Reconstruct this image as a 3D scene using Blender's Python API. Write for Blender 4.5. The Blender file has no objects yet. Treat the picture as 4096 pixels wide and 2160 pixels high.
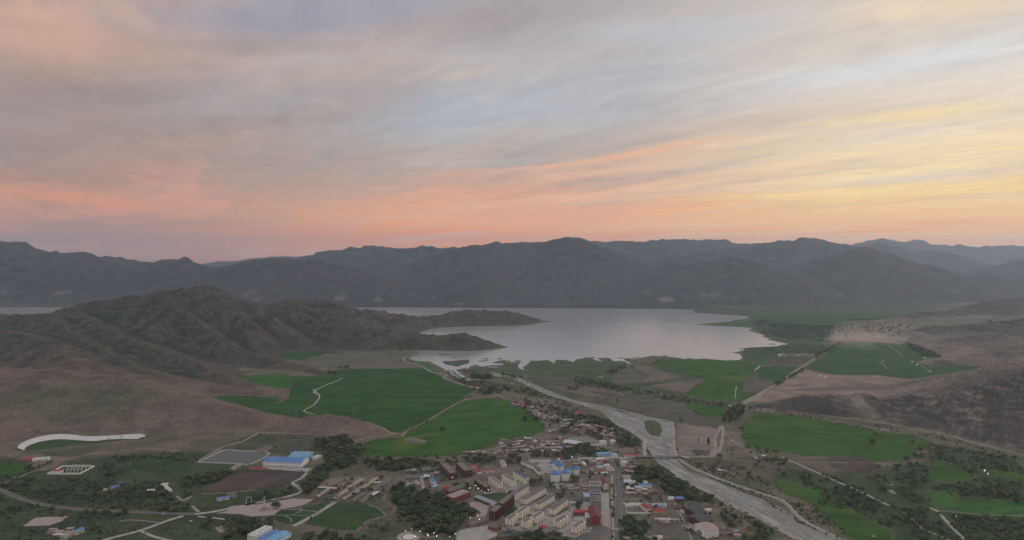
import bpy, bmesh, math, random
import numpy as np
from mathutils import Vector, Matrix

# ------------------------------------------------------------------ scene, camera, sky, sun, exposure
scene = bpy.context.scene
COL = scene.collection
H = 500.0                      # height of the drone above the valley floor (m)
F = 24.0 / 36.0 * 4096.0       # focal length in photo pixels
HY = 1000.0                    # photo row of the true horizon
KS = H / 420.0

cam_d = bpy.data.cameras.new('camera'); cam = bpy.data.objects.new('camera', cam_d); COL.objects.link(cam)
cam.location = (0, 0, H); cam.rotation_euler = (math.radians(90), 0, 0)
cam_d.lens = 24; cam_d.sensor_width = 36; cam_d.shift_y = -(1080 - HY) / 4096.0
cam_d.clip_start = 1; cam_d.clip_end = 120000
scene.camera = cam

SUN_AZ, SUN_EL = math.radians(42), math.radians(4)

class NT:
    """thin helper round a node tree"""
    def __init__(s, nt): s.nt = nt
    def n(s, t, **kw):
        x = s.nt.nodes.new(t)
        for k, v in kw.items(): setattr(x, k, v)
        return x
    def put(s, sock, v):
        if isinstance(v, bpy.types.NodeSocket): s.nt.links.new(v, sock)
        elif v is not None: sock.default_value = v
    def m(s, op, a, b=None, c=None, clamp=False):
        x = s.n('ShaderNodeMath', operation=op, use_clamp=clamp)
        s.put(x.inputs[0], a); s.put(x.inputs[1], b); s.put(x.inputs[2], c)
        return x.outputs[0]
    def ss(s, a, lo, hi):
        x = s.n('ShaderNodeMapRange', interpolation_type='SMOOTHSTEP')
        s.put(x.inputs['Value'], a); x.inputs['From Min'].default_value = lo; x.inputs['From Max'].default_value = hi
        return x.outputs['Result']
    def mix(s, f, a, b, mode='MIX'):
        x = s.n('ShaderNodeMix', data_type='RGBA', blend_type=mode)
        s.put(x.inputs[0], f)
        for i, v in ((6, a), (7, b)):
            if isinstance(v, (tuple, list)): v = (v[0], v[1], v[2], 1)
            s.put(x.inputs[i], v)
        return x.outputs[2]
    def ramp(s, f, stops, interp='EASE'):
        x = s.n('ShaderNodeValToRGB'); s.put(x.inputs[0], f)
        cr = x.color_ramp; cr.interpolation = interp
        while len(cr.elements) > 1: cr.elements.remove(cr.elements[-1])
        for i, (p, c) in enumerate(stops):
            e = cr.elements[0] if i == 0 else cr.elements.new(p)
            e.position = p; e.color = (c[0], c[1], c[2], 1)
        return x.outputs[0]
    def noise(s, vec, scale, detail=4, rough=.55, dist=0.0, out=0):
        x = s.n('ShaderNodeTexNoise'); s.put(x.inputs['Vector'], vec)
        x.inputs['Scale'].default_value = scale; x.inputs['Detail'].default_value = detail
        x.inputs['Roughness'].default_value = rough; x.inputs['Distortion'].default_value = dist
        return x.outputs[out]
    def comb(s, a, b, c):
        x = s.n('ShaderNodeCombineXYZ')
        for i, v in enumerate((a, b, c)): s.put(x.inputs[i], v)
        return x.outputs[0]
    def sep(s, v):
        x = s.n('ShaderNodeSeparateXYZ'); s.put(x.inputs[0], v); return x.outputs

def lin(r, g, b):
    f = lambda c: (c / 255) / 12.92 if c / 255 <= .04045 else ((c / 255 + .055) / 1.055) ** 2.4
    return (f(r), f(g), f(b))

SKY_BANDS = [
    ((200, 40), (1900, 20), 110, (152, 156, 172), .75), ((1450, 560), (3000, 230), 130, (180, 184, 191), .7), ((3000, 330), (4200, 170), 80, (219, 223, 226), .80), ((2200, 150), (3300, 60), 70, (190, 195, 205), .55),
    ((700, 600), (1900, 240), 140, (172, 155, 148), .55), ((1500, 120), (2500, 10), 70, (166, 157, 156), .65), ((2800, 260), (4200, 60), 95, (216, 204, 191), .70), ((3300, 60), (4200, -10), 60, (247, 219, 188), .65),
    ((1900, 530), (4200, 400), 70, (206, 189, 176), .60), ((3150, 520), (4200, 420), 36, (253, 226, 172), .75), ((2150, 610), (2950, 530), 34, (178, 166, 161), .60), ((1750, 710), (3100, 545), 26, (240, 182, 148), .8),
    ((2900, 765), (4200, 620), 40, (253, 227, 172), .75), ((3200, 735), (4200, 690), 34, (227, 210, 197), .70), ((2700, 800), (4200, 745), 26, (253, 223, 160), .7), ((1500, 890), (2900, 800), 46, (240, 176, 140), .65), ((2400, 900), (4200, 850), 40, (250, 200, 146), .5),
    ((-100, 60), (450, 170), 120, (212, 172, 152), .65), ((380, 30), (620, 110), 55, (204, 174, 160), .55), ((-100, 750), (680, 850), 46, (230, 156, 126), .70), ((150, 640), (1050, 540), 46, (182, 152, 142), .55),
    ((1700, 310), (2000, 280), 22, (204, 187, 172), .5), ((1500, 640), (2400, 640), 30, (188, 184, 180), .5), ((1150, 780), (2000, 690), 30, (200, 164, 150), .5), ((-100, 420), (900, 330), 50, (156, 144, 143), .6), ((500, 170), (1500, 190), 40, (158, 149, 148), .55), ((300, 500), (1500, 450), 34, (160, 147, 144), .5), ((1000, 330), (1750, 220), 30, (190, 172, 160), .5), ((0, 900), (1100, 880), 26, (170, 142, 138), .4)]
def build_sky():
    w = bpy.data.worlds.new('World'); scene.world = w; w.use_nodes = True
    nt = w.node_tree; nt.nodes.clear(); t = NT(nt)
    out = t.n('ShaderNodeOutputWorld'); bg = t.n('ShaderNodeBackground')
    nt.links.new(bg.outputs[0], out.inputs[0])
    tc = t.n('ShaderNodeTexCoord')
    x, y, z = t.sep(tc.outputs['Generated'])
    hl = t.m('ADD', t.m('SQRT', t.m('ADD', t.m('MULTIPLY', x, x), t.m('MULTIPLY', y, y))), 1e-4)
    e = t.m('DIVIDE', z, hl)
    az = t.m('ARCTAN2', x, y)
    # the bands of cloud lie in one high sheet: project on it
    zz = t.m('ADD', t.m('MAXIMUM', z, 0.0), 0.045)
    qx = t.m('DIVIDE', x, zz); qy = t.m('DIVIDE', y, zz)
    ph = math.radians(-33)
    al = t.m('ADD', t.m('MULTIPLY', qx, math.sin(ph)), t.m('MULTIPLY', qy, math.cos(ph)))
    ac = t.m('SUBTRACT', t.m('MULTIPLY', qx, math.cos(ph)), t.m('MULTIPLY', qy, math.sin(ph)))
    v1 = t.comb(t.m('MULTIPLY', ac, .62), t.m('MULTIPLY', al, .15), 5.3)
    v2 = t.comb(t.m('MULTIPLY', ac, .55), t.m('MULTIPLY', al, .22), 9.7)
    v3 = t.comb(t.m('MULTIPLY', ac, 1.5), t.m('MULTIPLY', al, .24), 17.3)
    n1 = t.noise(v1, 1.0, 6, .52, .7)
    n2 = t.noise(v2, .8, 5, .5, .9)
    n3 = t.noise(v3, 1.0, 5, .55, .5)
    # gently bend the elevation so the bands are not level
    ee = t.m('ADD', e, t.m('MULTIPLY', t.m('SUBTRACT', n2, .5), .10))
    f = t.m('MULTIPLY', ee, 1.6)
    L = t.ramp(f, [(.0, lin(182,142,130)), (.034, lin(180,142,131)), (.072, lin(182,143,128)), (.11, lin(188,146,129)), (.144, lin(172,144,135)),
                   (.19, lin(163,144,139)), (.27, lin(166,148,142)), (.34, lin(172,150,142)), (.41, lin(182,155,145)), (.49, lin(194,161,147)), (.66, lin(194,188,190)), (.95, lin(222,223,229))])
    C = t.ramp(f, [(.0, lin(255,152,96)), (.029, lin(253,160,106)), (.07, lin(245,174,130)), (.117, lin(224,171,142)), (.164, lin(199,168,151)), (.205, lin(183,169,161)),
                   (.264, lin(181,173,169)), (.32, lin(181,181,185)), (.41, lin(188,184,185)), (.5, lin(176,170,171)), (.59, lin(168,166,172)), (.72, lin(196,196,202)), (.95, lin(224,225,231))])
    R = t.ramp(f, [(.0, lin(255,172,112)), (.025, lin(255,179,118)), (.07, lin(252,201,140)), (.108, lin(250,211,148)), (.15, lin(236,208,180)), (.19, lin(243,220,184)),
                   (.245, lin(230,219,208)), (.30, lin(228,220,213)), (.37, lin(220,218,216)), (.43, lin(214,206,199)), (.49, lin(230,212,191)), (.66, lin(214,210,208)), (.95, lin(224,225,230))])
    wl = t.ss(az, -.06, -.62)
    wr = t.m('MULTIPLY', t.ss(az, .02, .60), t.ss(az, 2.4, 1.1))
    base = t.mix(wr, t.mix(wl, C, L), R)
    # clear air seen through the gaps
    sky = t.n('ShaderNodeTexSky', sky_type='NISHITA', sun_disc=False, sun_elevation=SUN_EL, sun_rotation=SUN_AZ, altitude=1200)
    clear = t.mix(.75, t.mix(1.0, sky.outputs[0], (.10, .10, .10), 'MULTIPLY'), t.mix(wr, t.mix(wl, lin(184,192,204), lin(158,158,170)), lin(220,225,229)))
    gapm = t.m('MULTIPLY', t.ss(e, .10, .21), t.ss(n2, .47, .64))
    col = t.mix(t.m('MULTIPLY', gapm, t.m('ADD', .35, t.m('MULTIPLY', t.ss(az, -.5, -.1), .4))), base, clear)
    # lit undersides: gold towards the sunset, salmon away from it
    warm = t.mix(t.ss(az, .0, .55), t.mix(t.ss(az, -.6, .1), lin(222,160,138), lin(236,184,158)), lin(252,222,172))
    top = t.m('ADD', .115, t.m('MULTIPLY', t.ss(az, -.1, .5), .085))
    low = t.ss(t.m('SUBTRACT', top, e), -.03, .05)
    wm = t.m('MULTIPLY', t.ss(n1, .485, .62), t.m('ADD', t.m('MULTIPLY', low, t.m('SUBTRACT', .66, t.m('ADD', t.m('MULTIPLY', wr, .26), t.m('MULTIPLY', wl, .22)))), .08))
    col = t.mix(wm, col, warm)
    # a pink sheet of cloud high on the side away from the sunset
    pk = t.m('MULTIPLY', t.m('MULTIPLY', t.ss(az, -.33, -.62), t.ss(e, .19, .29)), t.m('ADD', .25, t.m('MULTIPLY', t.ss(n3, .42, .62), .5)))
    col = t.mix(t.m('MULTIPLY', pk, t.ss(e, .5, .36)), col, lin(208,168,150))
    # greyer bellies
    gm = t.m('MULTIPLY', t.ss(n3, .48, .68), t.m('ADD', .16, t.m('MULTIPLY', t.ss(e, .02, .12), .26)))
    col = t.mix(gm, col, t.mix(wr, t.mix(wl, lin(172,163,160), lin(150,143,144)), lin(206,196,189)))
    # named bands of the evening's cloud: (azimuth, elevation) of both ends, half thickness, colour, opacity
    def ae(px_, py_):
        u, v = (px_ - 2048) / F, (HY - py_) / F; return math.atan(u), v / math.sqrt(1 + u * u)
    n4 = t.noise(t.comb(t.m('MULTIPLY', ac, .9), t.m('MULTIPLY', al, .3), 41.0), 1.3, 4, .55, .6)
    A_ = t.m('ADD', az, t.m('MULTIPLY', t.m('SUBTRACT', n4, .5), .10)); E_ = t.m('ADD', e, t.m('MULTIPLY', t.m('SUBTRACT', n2, .5), .045))
    nz = t.m('MULTIPLY', t.m('SUBTRACT', t.m('ADD', n1, n3), 1.0), 1.05)
    for (x0, y0), (x1, y1), th, c_, op in SKY_BANDS:
        (a0, e0), (a1, e1) = ae(x0, y0), ae(x1, y1); am, em, k, la, te = (a0 + a1) / 2, (e0 + e1) / 2, (e1 - e0) / (a1 - a0), abs(a1 - a0) / 2, th / F
        da = t.m('SUBTRACT', A_, am); X_ = t.m('DIVIDE', da, la)
        Y_ = t.m('DIVIDE', t.m('SUBTRACT', t.m('SUBTRACT', E_, em), t.m('MULTIPLY', da, k)), te)
        r = t.m('ADD', t.m('SQRT', t.m('ADD', t.m('MULTIPLY', X_, X_), t.m('MULTIPLY', Y_, Y_))), nz)
        col = t.mix(t.m('MULTIPLY', t.ss(r, 1.25, .2), op), col, lin(*c_))
    # fine wisps
    n5 = t.noise(t.comb(t.m('MULTIPLY', ac, 2.4), t.m('MULTIPLY', al, 1.1), 57.0), 1.5, 8, .64, 1.0)
    wsp = t.m('ADD', 1.0, t.m('MULTIPLY', t.m('SUBTRACT', n5, .5), .48))
    col = t.mix(t.ss(e, .01, .08), col, t.mix(1, col, t.comb(wsp, wsp, t.m('ADD', .2, t.m('MULTIPLY', wsp, .8))), 'MULTIPLY'))
    # the ground side of the world
    col = t.mix(t.ss(e, .0, -.05), col, (.06, .055, .055))
    nt.links.new(col, bg.inputs['Color'])
    bg.inputs['Strength'].default_value = SKY_STRENGTH
SKY_STRENGTH = 1.0
build_sky()

sun_d = bpy.data.lights.new('sun', 'SUN'); sun = bpy.data.objects.new('sun', sun_d); COL.objects.link(sun)
sun_d.energy = 0.6; sun_d.angle = math.radians(20); sun_d.color = (1.0, .80, .62)
_se = math.radians(16)
sun.rotation_euler = Vector((-math.sin(SUN_AZ) * math.cos(_se), -math.cos(SUN_AZ) * math.cos(_se), -math.sin(_se))).to_track_quat('-Z', 'Y').to_euler()

vs = scene.view_settings
vs.view_transform = 'Standard'; vs.look = 'None'; vs.exposure = 0.0; vs.gamma = 1.0; vs.use_curve_mapping = False
cy = scene.cycles
cy.use_denoising = True
try: cy.denoiser = 'OPENIMAGEDENOISE'
except Exception: pass
cy.max_bounces = 5; cy.diffuse_bounces = 2; cy.glossy_bounces = 2; cy.volume_bounces = 1; cy.transparent_max_bounces = 8
cy.sample_clamp_indirect = 4.0
cy.caustics_reflective = False; cy.caustics_refractive = False

# ------------------------------------------------------------------ helpers: photo pixels <-> valley floor
CR = {'A': (0, 1560, 2.2637), 'B': (900, 1560, 2.2637), 'C': (1500, 1760, 3.395), 'D': (2000, 1760, 3.395), 'E': (2400, 1560, 2.2637),
      'F': (3100, 1560, 2.2631), 'G': (0, 900, 1.9404), 'H': (900, 1000, 1.9404), 'I': (1500, 1150, 1.9404), 'J': (2300, 1150, 1.9404),
      'K': (3072, 1100, 1.9404), 'L': (2700, 850, 1.8453), 'P': (0, 0, 1.0)}
def px(k, x, y):
    a = CR[k]; return (a[0] + x / a[2], a[1] + y / a[2])
def W(k, x, y, z=0.0):
    """a point seen at (x, y) of survey sheet k, standing at height z above the valley floor"""
    p = px(k, x, y); D = (H - z) * F / (p[1] - HY)
    return ((p[0] - 2048) / F * D, D, z)
def WP(s):
    """'A 1,2 3,4 B 5,6' -> ground points"""
    k = 'P'; out = []
    for tok in s.split():
        if tok in CR: k = tok
        else:
            a, b = tok.split(','); out.append(W(k, float(a), float(b))[:2])
    return out

# ------------------------------------------------------------------ numpy noise
def _hash(ix, iy, seed):
    h = (ix.astype(np.int64) * 374761393 + iy.astype(np.int64) * 668265263 + seed * 144269504) & 0xffffffff
    h = ((h ^ (h >> 13)) * 1274126177) & 0xffffffff
    return ((h ^ (h >> 16)) & 0xffff) / 65535.0
def vnoise(x, y, seed=0):
    ix = np.floor(x); iy = np.floor(y); fx = x - ix; fy = y - iy
    ux = fx * fx * fx * (fx * (fx * 6 - 15) + 10); uy = fy * fy * fy * (fy * (fy * 6 - 15) + 10)
    a = _hash(ix, iy, seed); b = _hash(ix + 1, iy, seed); c = _hash(ix, iy + 1, seed); d = _hash(ix + 1, iy + 1, seed)
    return (a + (b - a) * ux) * (1 - uy) + (c + (d - c) * ux) * uy
def fbm(x, y, wl, oct=5, seed=0, gain=.5):
    s = 0; a = 1; t = 0; f = 1.0 / wl
    for o in range(oct):
        s = s + a * (vnoise(x * f + 17.3 * o, y * f - 9.1 * o, seed + o) * 2 - 1); t += a; a *= gain; f *= 2.03
    return s / t
def ridged(x, y, wl, oct=5, seed=0, gain=.55):
    s = 0; a = 1; t = 0; f = 1.0 / wl
    for o in range(oct):
        s = s + a * (1 - np.abs(vnoise(x * f + 7.7 * o, y * f + 3.1 * o, seed + o) * 2 - 1)); t += a; a *= gain; f *= 2.1
    return s / t
def in_poly(x, y, poly):
    r = np.zeros(x.shape, bool); n = len(poly)
    for i in range(n):
        x1, y1 = poly[i]; x2, y2 = poly[(i + 1) % n]
        if y1 == y2: continue
        c = ((y1 > y) != (y2 > y)) & (x < (x2 - x1) * (y - y1) / (y2 - y1) + x1)
        r ^= c
    return r
def poly_dist(x, y, poly, closed=True):
    d = np.full(x.shape, 1e9); n = len(poly)
    for i in range(n if closed else n - 1):
        x1, y1 = poly[i]; x2, y2 = poly[(i + 1) % n]
        dx, dy = x2 - x1, y2 - y1; l2 = dx * dx + dy * dy + 1e-9
        t = np.clip(((x - x1) * dx + (y - y1) * dy) / l2, 0, 1)
        d = np.minimum(d, np.hypot(x - x1 - t * dx, y - y1 - t * dy))
    return d
def sdist(x, y, poly):
    """outside positive, inside negative"""
    d = poly_dist(x, y, poly); return np.where(in_poly(x, y, poly), -d, d)

# ------------------------------------------------------------------ object helpers
def link(o, parent=None):
    COL.objects.link(o)
    if parent is not None: o.parent = parent
    return o
def mesh_obj(name, v, f, mats, parent=None, mi=None, smooth=False):
    me = bpy.data.meshes.new(name); me.from_pydata([tuple(p) for p in v], [], f)
    for m in (mats if isinstance(mats, (list, tuple)) else [mats]): me.materials.append(m)
    if mi is not None: me.polygons.foreach_set('material_index', mi)
    if smooth: me.polygons.foreach_set('use_smooth', [True] * len(me.polygons))
    me.update()
    return link(bpy.data.objects.new(name, me), parent)
def np_mesh(name, v, q, mats, smooth=False, attrs=None, nside=4):
    """big mesh from numpy arrays"""
    me = bpy.data.meshes.new(name); v = np.asarray(v, np.float32); q = np.asarray(q, np.int32)
    me.vertices.add(len(v)); me.vertices.foreach_set('co', v.ravel())
    me.loops.add(q.size); me.loops.foreach_set('vertex_index', q.ravel())
    me.polygons.add(len(q)); me.polygons.foreach_set('loop_start', np.arange(0, q.size, nside, dtype=np.int32))
    if smooth: me.polygons.foreach_set('use_smooth', np.ones(len(q), bool))
    for m in (mats if isinstance(mats, (list, tuple)) else [mats]): me.materials.append(m)
    for k, a in (attrs or {}).items():
        a = np.asarray(a, np.float32)
        if a.ndim == 1:
            at = me.attributes.new(k, 'FLOAT', 'POINT'); at.data.foreach_set('value', a)
        else:
            at = me.attributes.new(k, 'FLOAT_COLOR', 'POINT'); at.data.foreach_set('color', np.c_[a, np.ones(len(a), np.float32)].ravel())
    me.update(); me.validate()
    return link(bpy.data.objects.new(name, me))
def tag(o, label=None, cat=None, group=None, kind=None):
    if label: o['label'] = label
    if cat: o['category'] = cat
    if group: o['group'] = group
    if kind: o['kind'] = kind
    return o
def empty(name, loc=(0, 0, 0), rz=0.0):
    o = bpy.data.objects.new(name, None); o.empty_display_size = 1; o.location = loc; o.rotation_euler = (0, 0, rz)
    return link(o)
def thing(name, label, cat, loc=(0, 0, 0), rz=0.0, group=None):
    return tag(empty(name, loc, rz), label, cat, group)

class MB:
    def __init__(s): s.v = []; s.f = []; s.mi = []
    def box(s, x0, x1, y0, y1, z0, z1, m=0, bottom=True):
        b = len(s.v)
        s.v += [(x0,y0,z0),(x1,y0,z0),(x1,y1,z0),(x0,y1,z0),(x0,y0,z1),(x1,y0,z1),(x1,y1,z1),(x0,y1,z1)]
        fs = [(4,5,6,7),(0,1,5,4),(1,2,6,5),(2,3,7,6),(3,0,4,7)] + ([(3,2,1,0)] if bottom else [])
        s.f += [tuple(b + i for i in f) for f in fs]; s.mi += [m] * len(fs); return s
    def poly(s, pts, m=0):
        b = len(s.v); s.v += [tuple(p) for p in pts]; s.f.append(tuple(range(b, b + len(pts)))); s.mi.append(m); return s
    def tube(s, p0, p1, r0, r1=None, n=6, m=0, caps=True):
        r1 = r0 if r1 is None else r1
        p0 = Vector(p0); p1 = Vector(p1); d = (p1 - p0).normalized()
        u = d.orthogonal().normalized(); w = d.cross(u); b = len(s.v)
        for p, r in ((p0, r0), (p1, r1)):
            for i in range(n):
                a = 2 * math.pi * i / n; s.v.append(tuple(p + u * math.cos(a) * r + w * math.sin(a) * r))
        for i in range(n):
            j = (i + 1) % n; s.f.append((b + i, b + j, b + n + j, b + n + i)); s.mi.append(m)
        if caps:
            s.f.append(tuple(b + n + i for i in range(n))); s.mi.append(m)
            s.f.append(tuple(b + n - 1 - i for i in range(n))); s.mi.append(m)
        return s
    def lathe(s, prof, n=20, m=0, c=(0, 0)):
        b = len(s.v)
        for r, z in prof:
            for i in range(n):
                a = 2 * math.pi * i / n; s.v.append((c[0] + r * math.cos(a), c[1] + r * math.sin(a), z))
        for k in range(len(prof) - 1):
            for i in range(n):
                j = (i + 1) % n; s.f.append((b + k*n + i, b + k*n + j, b + (k+1)*n + j, b + (k+1)*n + i)); s.mi.append(m)
        return s
    def build(s, name, mats, parent=None, smooth=False):
        return mesh_obj(name, s.v, s.f, mats, parent, s.mi, smooth)
    def mesh(s, name, mats):
        me = bpy.data.meshes.new(name); me.from_pydata(s.v, [], s.f)
        for m in (mats if isinstance(mats, (list, tuple)) else [mats]): me.materials.append(m)
        me.polygons.foreach_set('material_index', s.mi); me.update(); return me

# ------------------------------------------------------------------ materials
MATS = {}
def pmat(name, color, rough=.9, var=.25, scale=.05, color2=None, bump=0.0, bscale=None, detail=4, spec=.2, metallic=0.0, contrast=(.35, .65), coords='Object'):
    """procedural surface: two tones of one material mixed by noise, fine grain on top"""
    if name in MATS: return MATS[name]
    m = bpy.data.materials.new(name); m.use_nodes = True; nt = m.node_tree; t = NT(nt); b = nt.nodes['Principled BSDF']
    tc = t.n('ShaderNodeTexCoord'); vec = tc.outputs[coords]
    if color2 is None: color2 = tuple(c * (1 - var) for c in color); color = tuple(min(1, c * (1 + var * .6)) for c in color)
    n1 = t.noise(vec, scale, detail, .6, .3)
    c = t.mix(t.ss(n1, *contrast), color, color2)
    n2 = t.noise(vec, scale * 9, 3, .6)
    c = t.mix(.35, c, t.mix(t.ss(n2, .25, .75), tuple(x * 1.25 for x in color), tuple(x * .75 for x in color2)))
    nt.links.new(c, b.inputs['Base Color'])
    b.inputs['Roughness'].default_value = rough; b.inputs['Specular IOR Level'].default_value = spec; b.inputs['Metallic'].default_value = metallic
    if bump:
        bp = t.n('ShaderNodeBump'); bp.inputs['Distance'].default_value = bump; bp.inputs['Strength'].default_value = .8
        nt.links.new(t.noise(vec, bscale or scale * 6, 5, .6), bp.inputs['Height']); nt.links.new(bp.outputs[0], b.inputs['Normal'])
    MATS[name] = m; return m
def emat(name, color, strength):
    if name in MATS: return MATS[name]
    m = bpy.data.materials.new(name); m.use_nodes = True; b = m.node_tree.nodes['Principled BSDF']
    b.inputs['Base Color'].default_value = (*color, 1); b.inputs['Emission Color'].default_value = (*color, 1); b.inputs['Emission Strength'].default_value = strength
    MATS[name] = m; return m

def land_mat(name, bump=1.2, bs=.05, rock=0.0, k=1.0):
    """ground whose land cover comes from the 'cover' colour of the mesh, broken up by noise"""
    m = bpy.data.materials.new(name); m.use_nodes = True; nt = m.node_tree; t = NT(nt); b = nt.nodes['Principled BSDF']
    at = t.n('ShaderNodeAttribute', attribute_name='cover'); pos = t.n('ShaderNodeNewGeometry').outputs['Position']
    n1 = t.noise(pos, .012, 5, .62, .4); n2 = t.noise(pos, .09, 4, .65); n3 = t.noise(pos, .45, 3, .6)
    c = t.mix(t.ss(n1, .3, .7), t.mix(1, at.outputs['Color'], (.72, .76, .74), 'MULTIPLY'), t.mix(1, at.outputs['Color'], (1.26, 1.2, 1.16), 'MULTIPLY'))
    c = t.mix(.55 * k, c, t.mix(1, c, t.mix(t.ss(n2, .3, .7), (.55, .62, .58), (1.5, 1.4, 1.36)), 'MULTIPLY'))
    c = t.mix(.4 * k, c, t.mix(1, c, t.mix(t.ss(n3, .3, .7), (.5, .52, .5), (1.6, 1.55, 1.5)), 'MULTIPLY'))
    if rock:
        wv = t.n('ShaderNodeTexWave', wave_type='BANDS', bands_direction='DIAGONAL')
        nt.links.new(pos, wv.inputs['Vector'])
        for k, v in (('Scale', .03), ('Distortion', 14), ('Detail', 5), ('Detail Scale', 2.2), ('Detail Roughness', .65)): wv.inputs[k].default_value = v
        vo = t.n('ShaderNodeTexVoronoi', feature='F1'); nt.links.new(pos, vo.inputs['Vector']); vo.inputs['Scale'].default_value = .045
        rk = t.n('ShaderNodeAttribute', attribute_name='rock').outputs['Fac']
        c = t.mix(t.m('MULTIPLY', rk, t.m('MULTIPLY', t.ss(wv.outputs['Fac'], .45, .9), .35)), c, t.mix(1, c, (1.75, 1.7, 1.68), 'MULTIPLY'))
        c = t.mix(t.m('MULTIPLY', rk, t.m('MULTIPLY', t.ss(vo.outputs['Distance'], .35, .8), .5)), c, t.mix(1, c, (.5, .52, .52), 'MULTIPLY'))
    nt.links.new(c, b.inputs['Base Color'])
    b.inputs['Roughness'].default_value = 1; b.inputs['Specular IOR Level'].default_value = .05
    bp = t.n('ShaderNodeBump'); bp.inputs['Distance'].default_value = bump; bp.inputs['Strength'].default_value = 1
    nt.links.new(t.noise(pos, bs, 6, .68, .4), bp.inputs['Height']); nt.links.new(bp.outputs[0], b.inputs['Normal'])
    MATS[name] = m; return m

def field_mat(name, c1, c2, rows=0.0, ang=0.0, patch=None):
    m = bpy.data.materials.new(name); m.use_nodes = True; nt = m.node_tree; t = NT(nt); b = nt.nodes['Principled BSDF']
    pos = t.n('ShaderNodeNewGeometry').outputs['Position']; x, y, z = t.sep(pos)
    ca, sa = math.cos(ang), math.sin(ang)
    u = t.m('ADD', t.m('MULTIPLY', x, ca), t.m('MULTIPLY', y, sa)); v = t.m('SUBTRACT', t.m('MULTIPLY', y, ca), t.m('MULTIPLY', x, sa))
    n1 = t.noise(t.comb(t.m('MULTIPLY', u, .35), v, 0), .02, 5, .6, .3)
    n2 = t.noise(pos, .12, 4, .65)
    c = t.mix(t.ss(n1, .32, .68), tuple(x * 1.12 for x in c1), tuple(x * .88 for x in c2))
    c = t.mix(t.m('MULTIPLY', t.ss(t.noise(pos, .009, 4, .6, .5), .5, .72), .45), c, (c1[0] * 1.5, c1[1] * 1.12, c1[2] * 1.05))
    if patch:
        c = t.mix(t.m('MULTIPLY', t.ss(t.noise(pos, .0055, 4, .55, .5), .56, .68), .85), c, patch)
    c = t.mix(.5, c, t.mix(1, c, t.mix(t.ss(n2, .3, .7), (.66, .7, .68), (1.34, 1.3, 1.3)), 'MULTIPLY'))
    if rows:
        st = t.noise(t.comb(t.m('MULTIPLY', u, .03), v, 0), rows, 3, .6)
        c = t.mix(.22, c, t.mix(1, c, t.mix(t.ss(st, .35, .65), (.6, .64, .6), (1.4, 1.36, 1.36)), 'MULTIPLY'))
    nt.links.new(c, b.inputs['Base Color'])
    b.inputs['Roughness'].default_value = 1; b.inputs['Specular IOR Level'].default_value = .04
    bp = t.n('ShaderNodeBump'); bp.inputs['Distance'].default_value = .4; bp.inputs['Strength'].default_value = .8
    nt.links.new(t.noise(pos, .4, 4, .6), bp.inputs['Height']); nt.links.new(bp.outputs[0], b.inputs['Normal'])
    MATS[name] = m; return m

def water_mat(name, base, rough, bump, s1, foam=0.0, foam_col=(.5, .48, .45), ang=0.0, ior=1.33):
    m = bpy.data.materials.new(name); m.use_nodes = True; nt = m.node_tree; t = NT(nt); b = nt.nodes['Principled BSDF']
    pos = t.n('ShaderNodeNewGeometry').outputs['Position']; x, y, z = t.sep(pos)
    ca, sa = math.cos(ang), math.sin(ang)
    u = t.m('ADD', t.m('MULTIPLY', x, ca), t.m('MULTIPLY', y, sa)); v = t.m('SUBTRACT', t.m('MULTIPLY', y, ca), t.m('MULTIPLY', x, sa))
    c = base
    if foam:
        fn = t.noise(t.comb(t.m('MULTIPLY', u, .3), v, 0), .06, 7, .7, .9)
        f2 = t.noise(pos, .9, 3, .6)
        fm = t.m('MULTIPLY', t.ss(t.m('ADD', t.m('MULTIPLY', fn, .75), t.m('MULTIPLY', f2, .25)), .44, .62), foam)
        c = t.mix(fm, base, foam_col)
        gv = t.m('MULTIPLY', t.ss(t.noise(t.comb(t.m('MULTIPLY', u, .16), v, 7.0), .035, 5, .6, .7), .53, .60), .8)
        dk = t.m('MULTIPLY', t.ss(t.noise(t.comb(t.m('MULTIPLY', u, .14), v, 3.0), .05, 4, .6, .7), .52, .62), .7)
        c = t.mix(dk, c, tuple(x * .55 for x in base)); c = t.mix(gv, c, (.20, .172, .152))
        r = t.m('ADD', rough, t.m('ADD', t.m('MULTIPLY', fm, .4), t.m('MULTIPLY', gv, .5))); nt.links.new(r, b.inputs['Roughness'])
        nt.links.new(c, b.inputs['Base Color'])
    else:
        b.inputs['Base Color'].default_value = (*base, 1)
        # wind lanes: rougher and smoother water
        wn = t.noise(t.comb(t.m('MULTIPLY', x, .22), y, 0), .006, 4, .6, .8)
        nt.links.new(t.m('ADD', rough, t.m('MULTIPLY', t.ss(wn, .3, .75), .05)), b.inputs['Roughness'])
    b.inputs['IOR'].default_value = ior
    bp = t.n('ShaderNodeBump'); bp.inputs['Distance'].default_value = bump; bp.inputs['Strength'].default_value = 1
    nt.links.new(t.noise(pos, s1, 4, .6, .3), bp.inputs['Height']); nt.links.new(bp.outputs[0], b.inputs['Normal'])
    MATS[name] = m; return m

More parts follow.
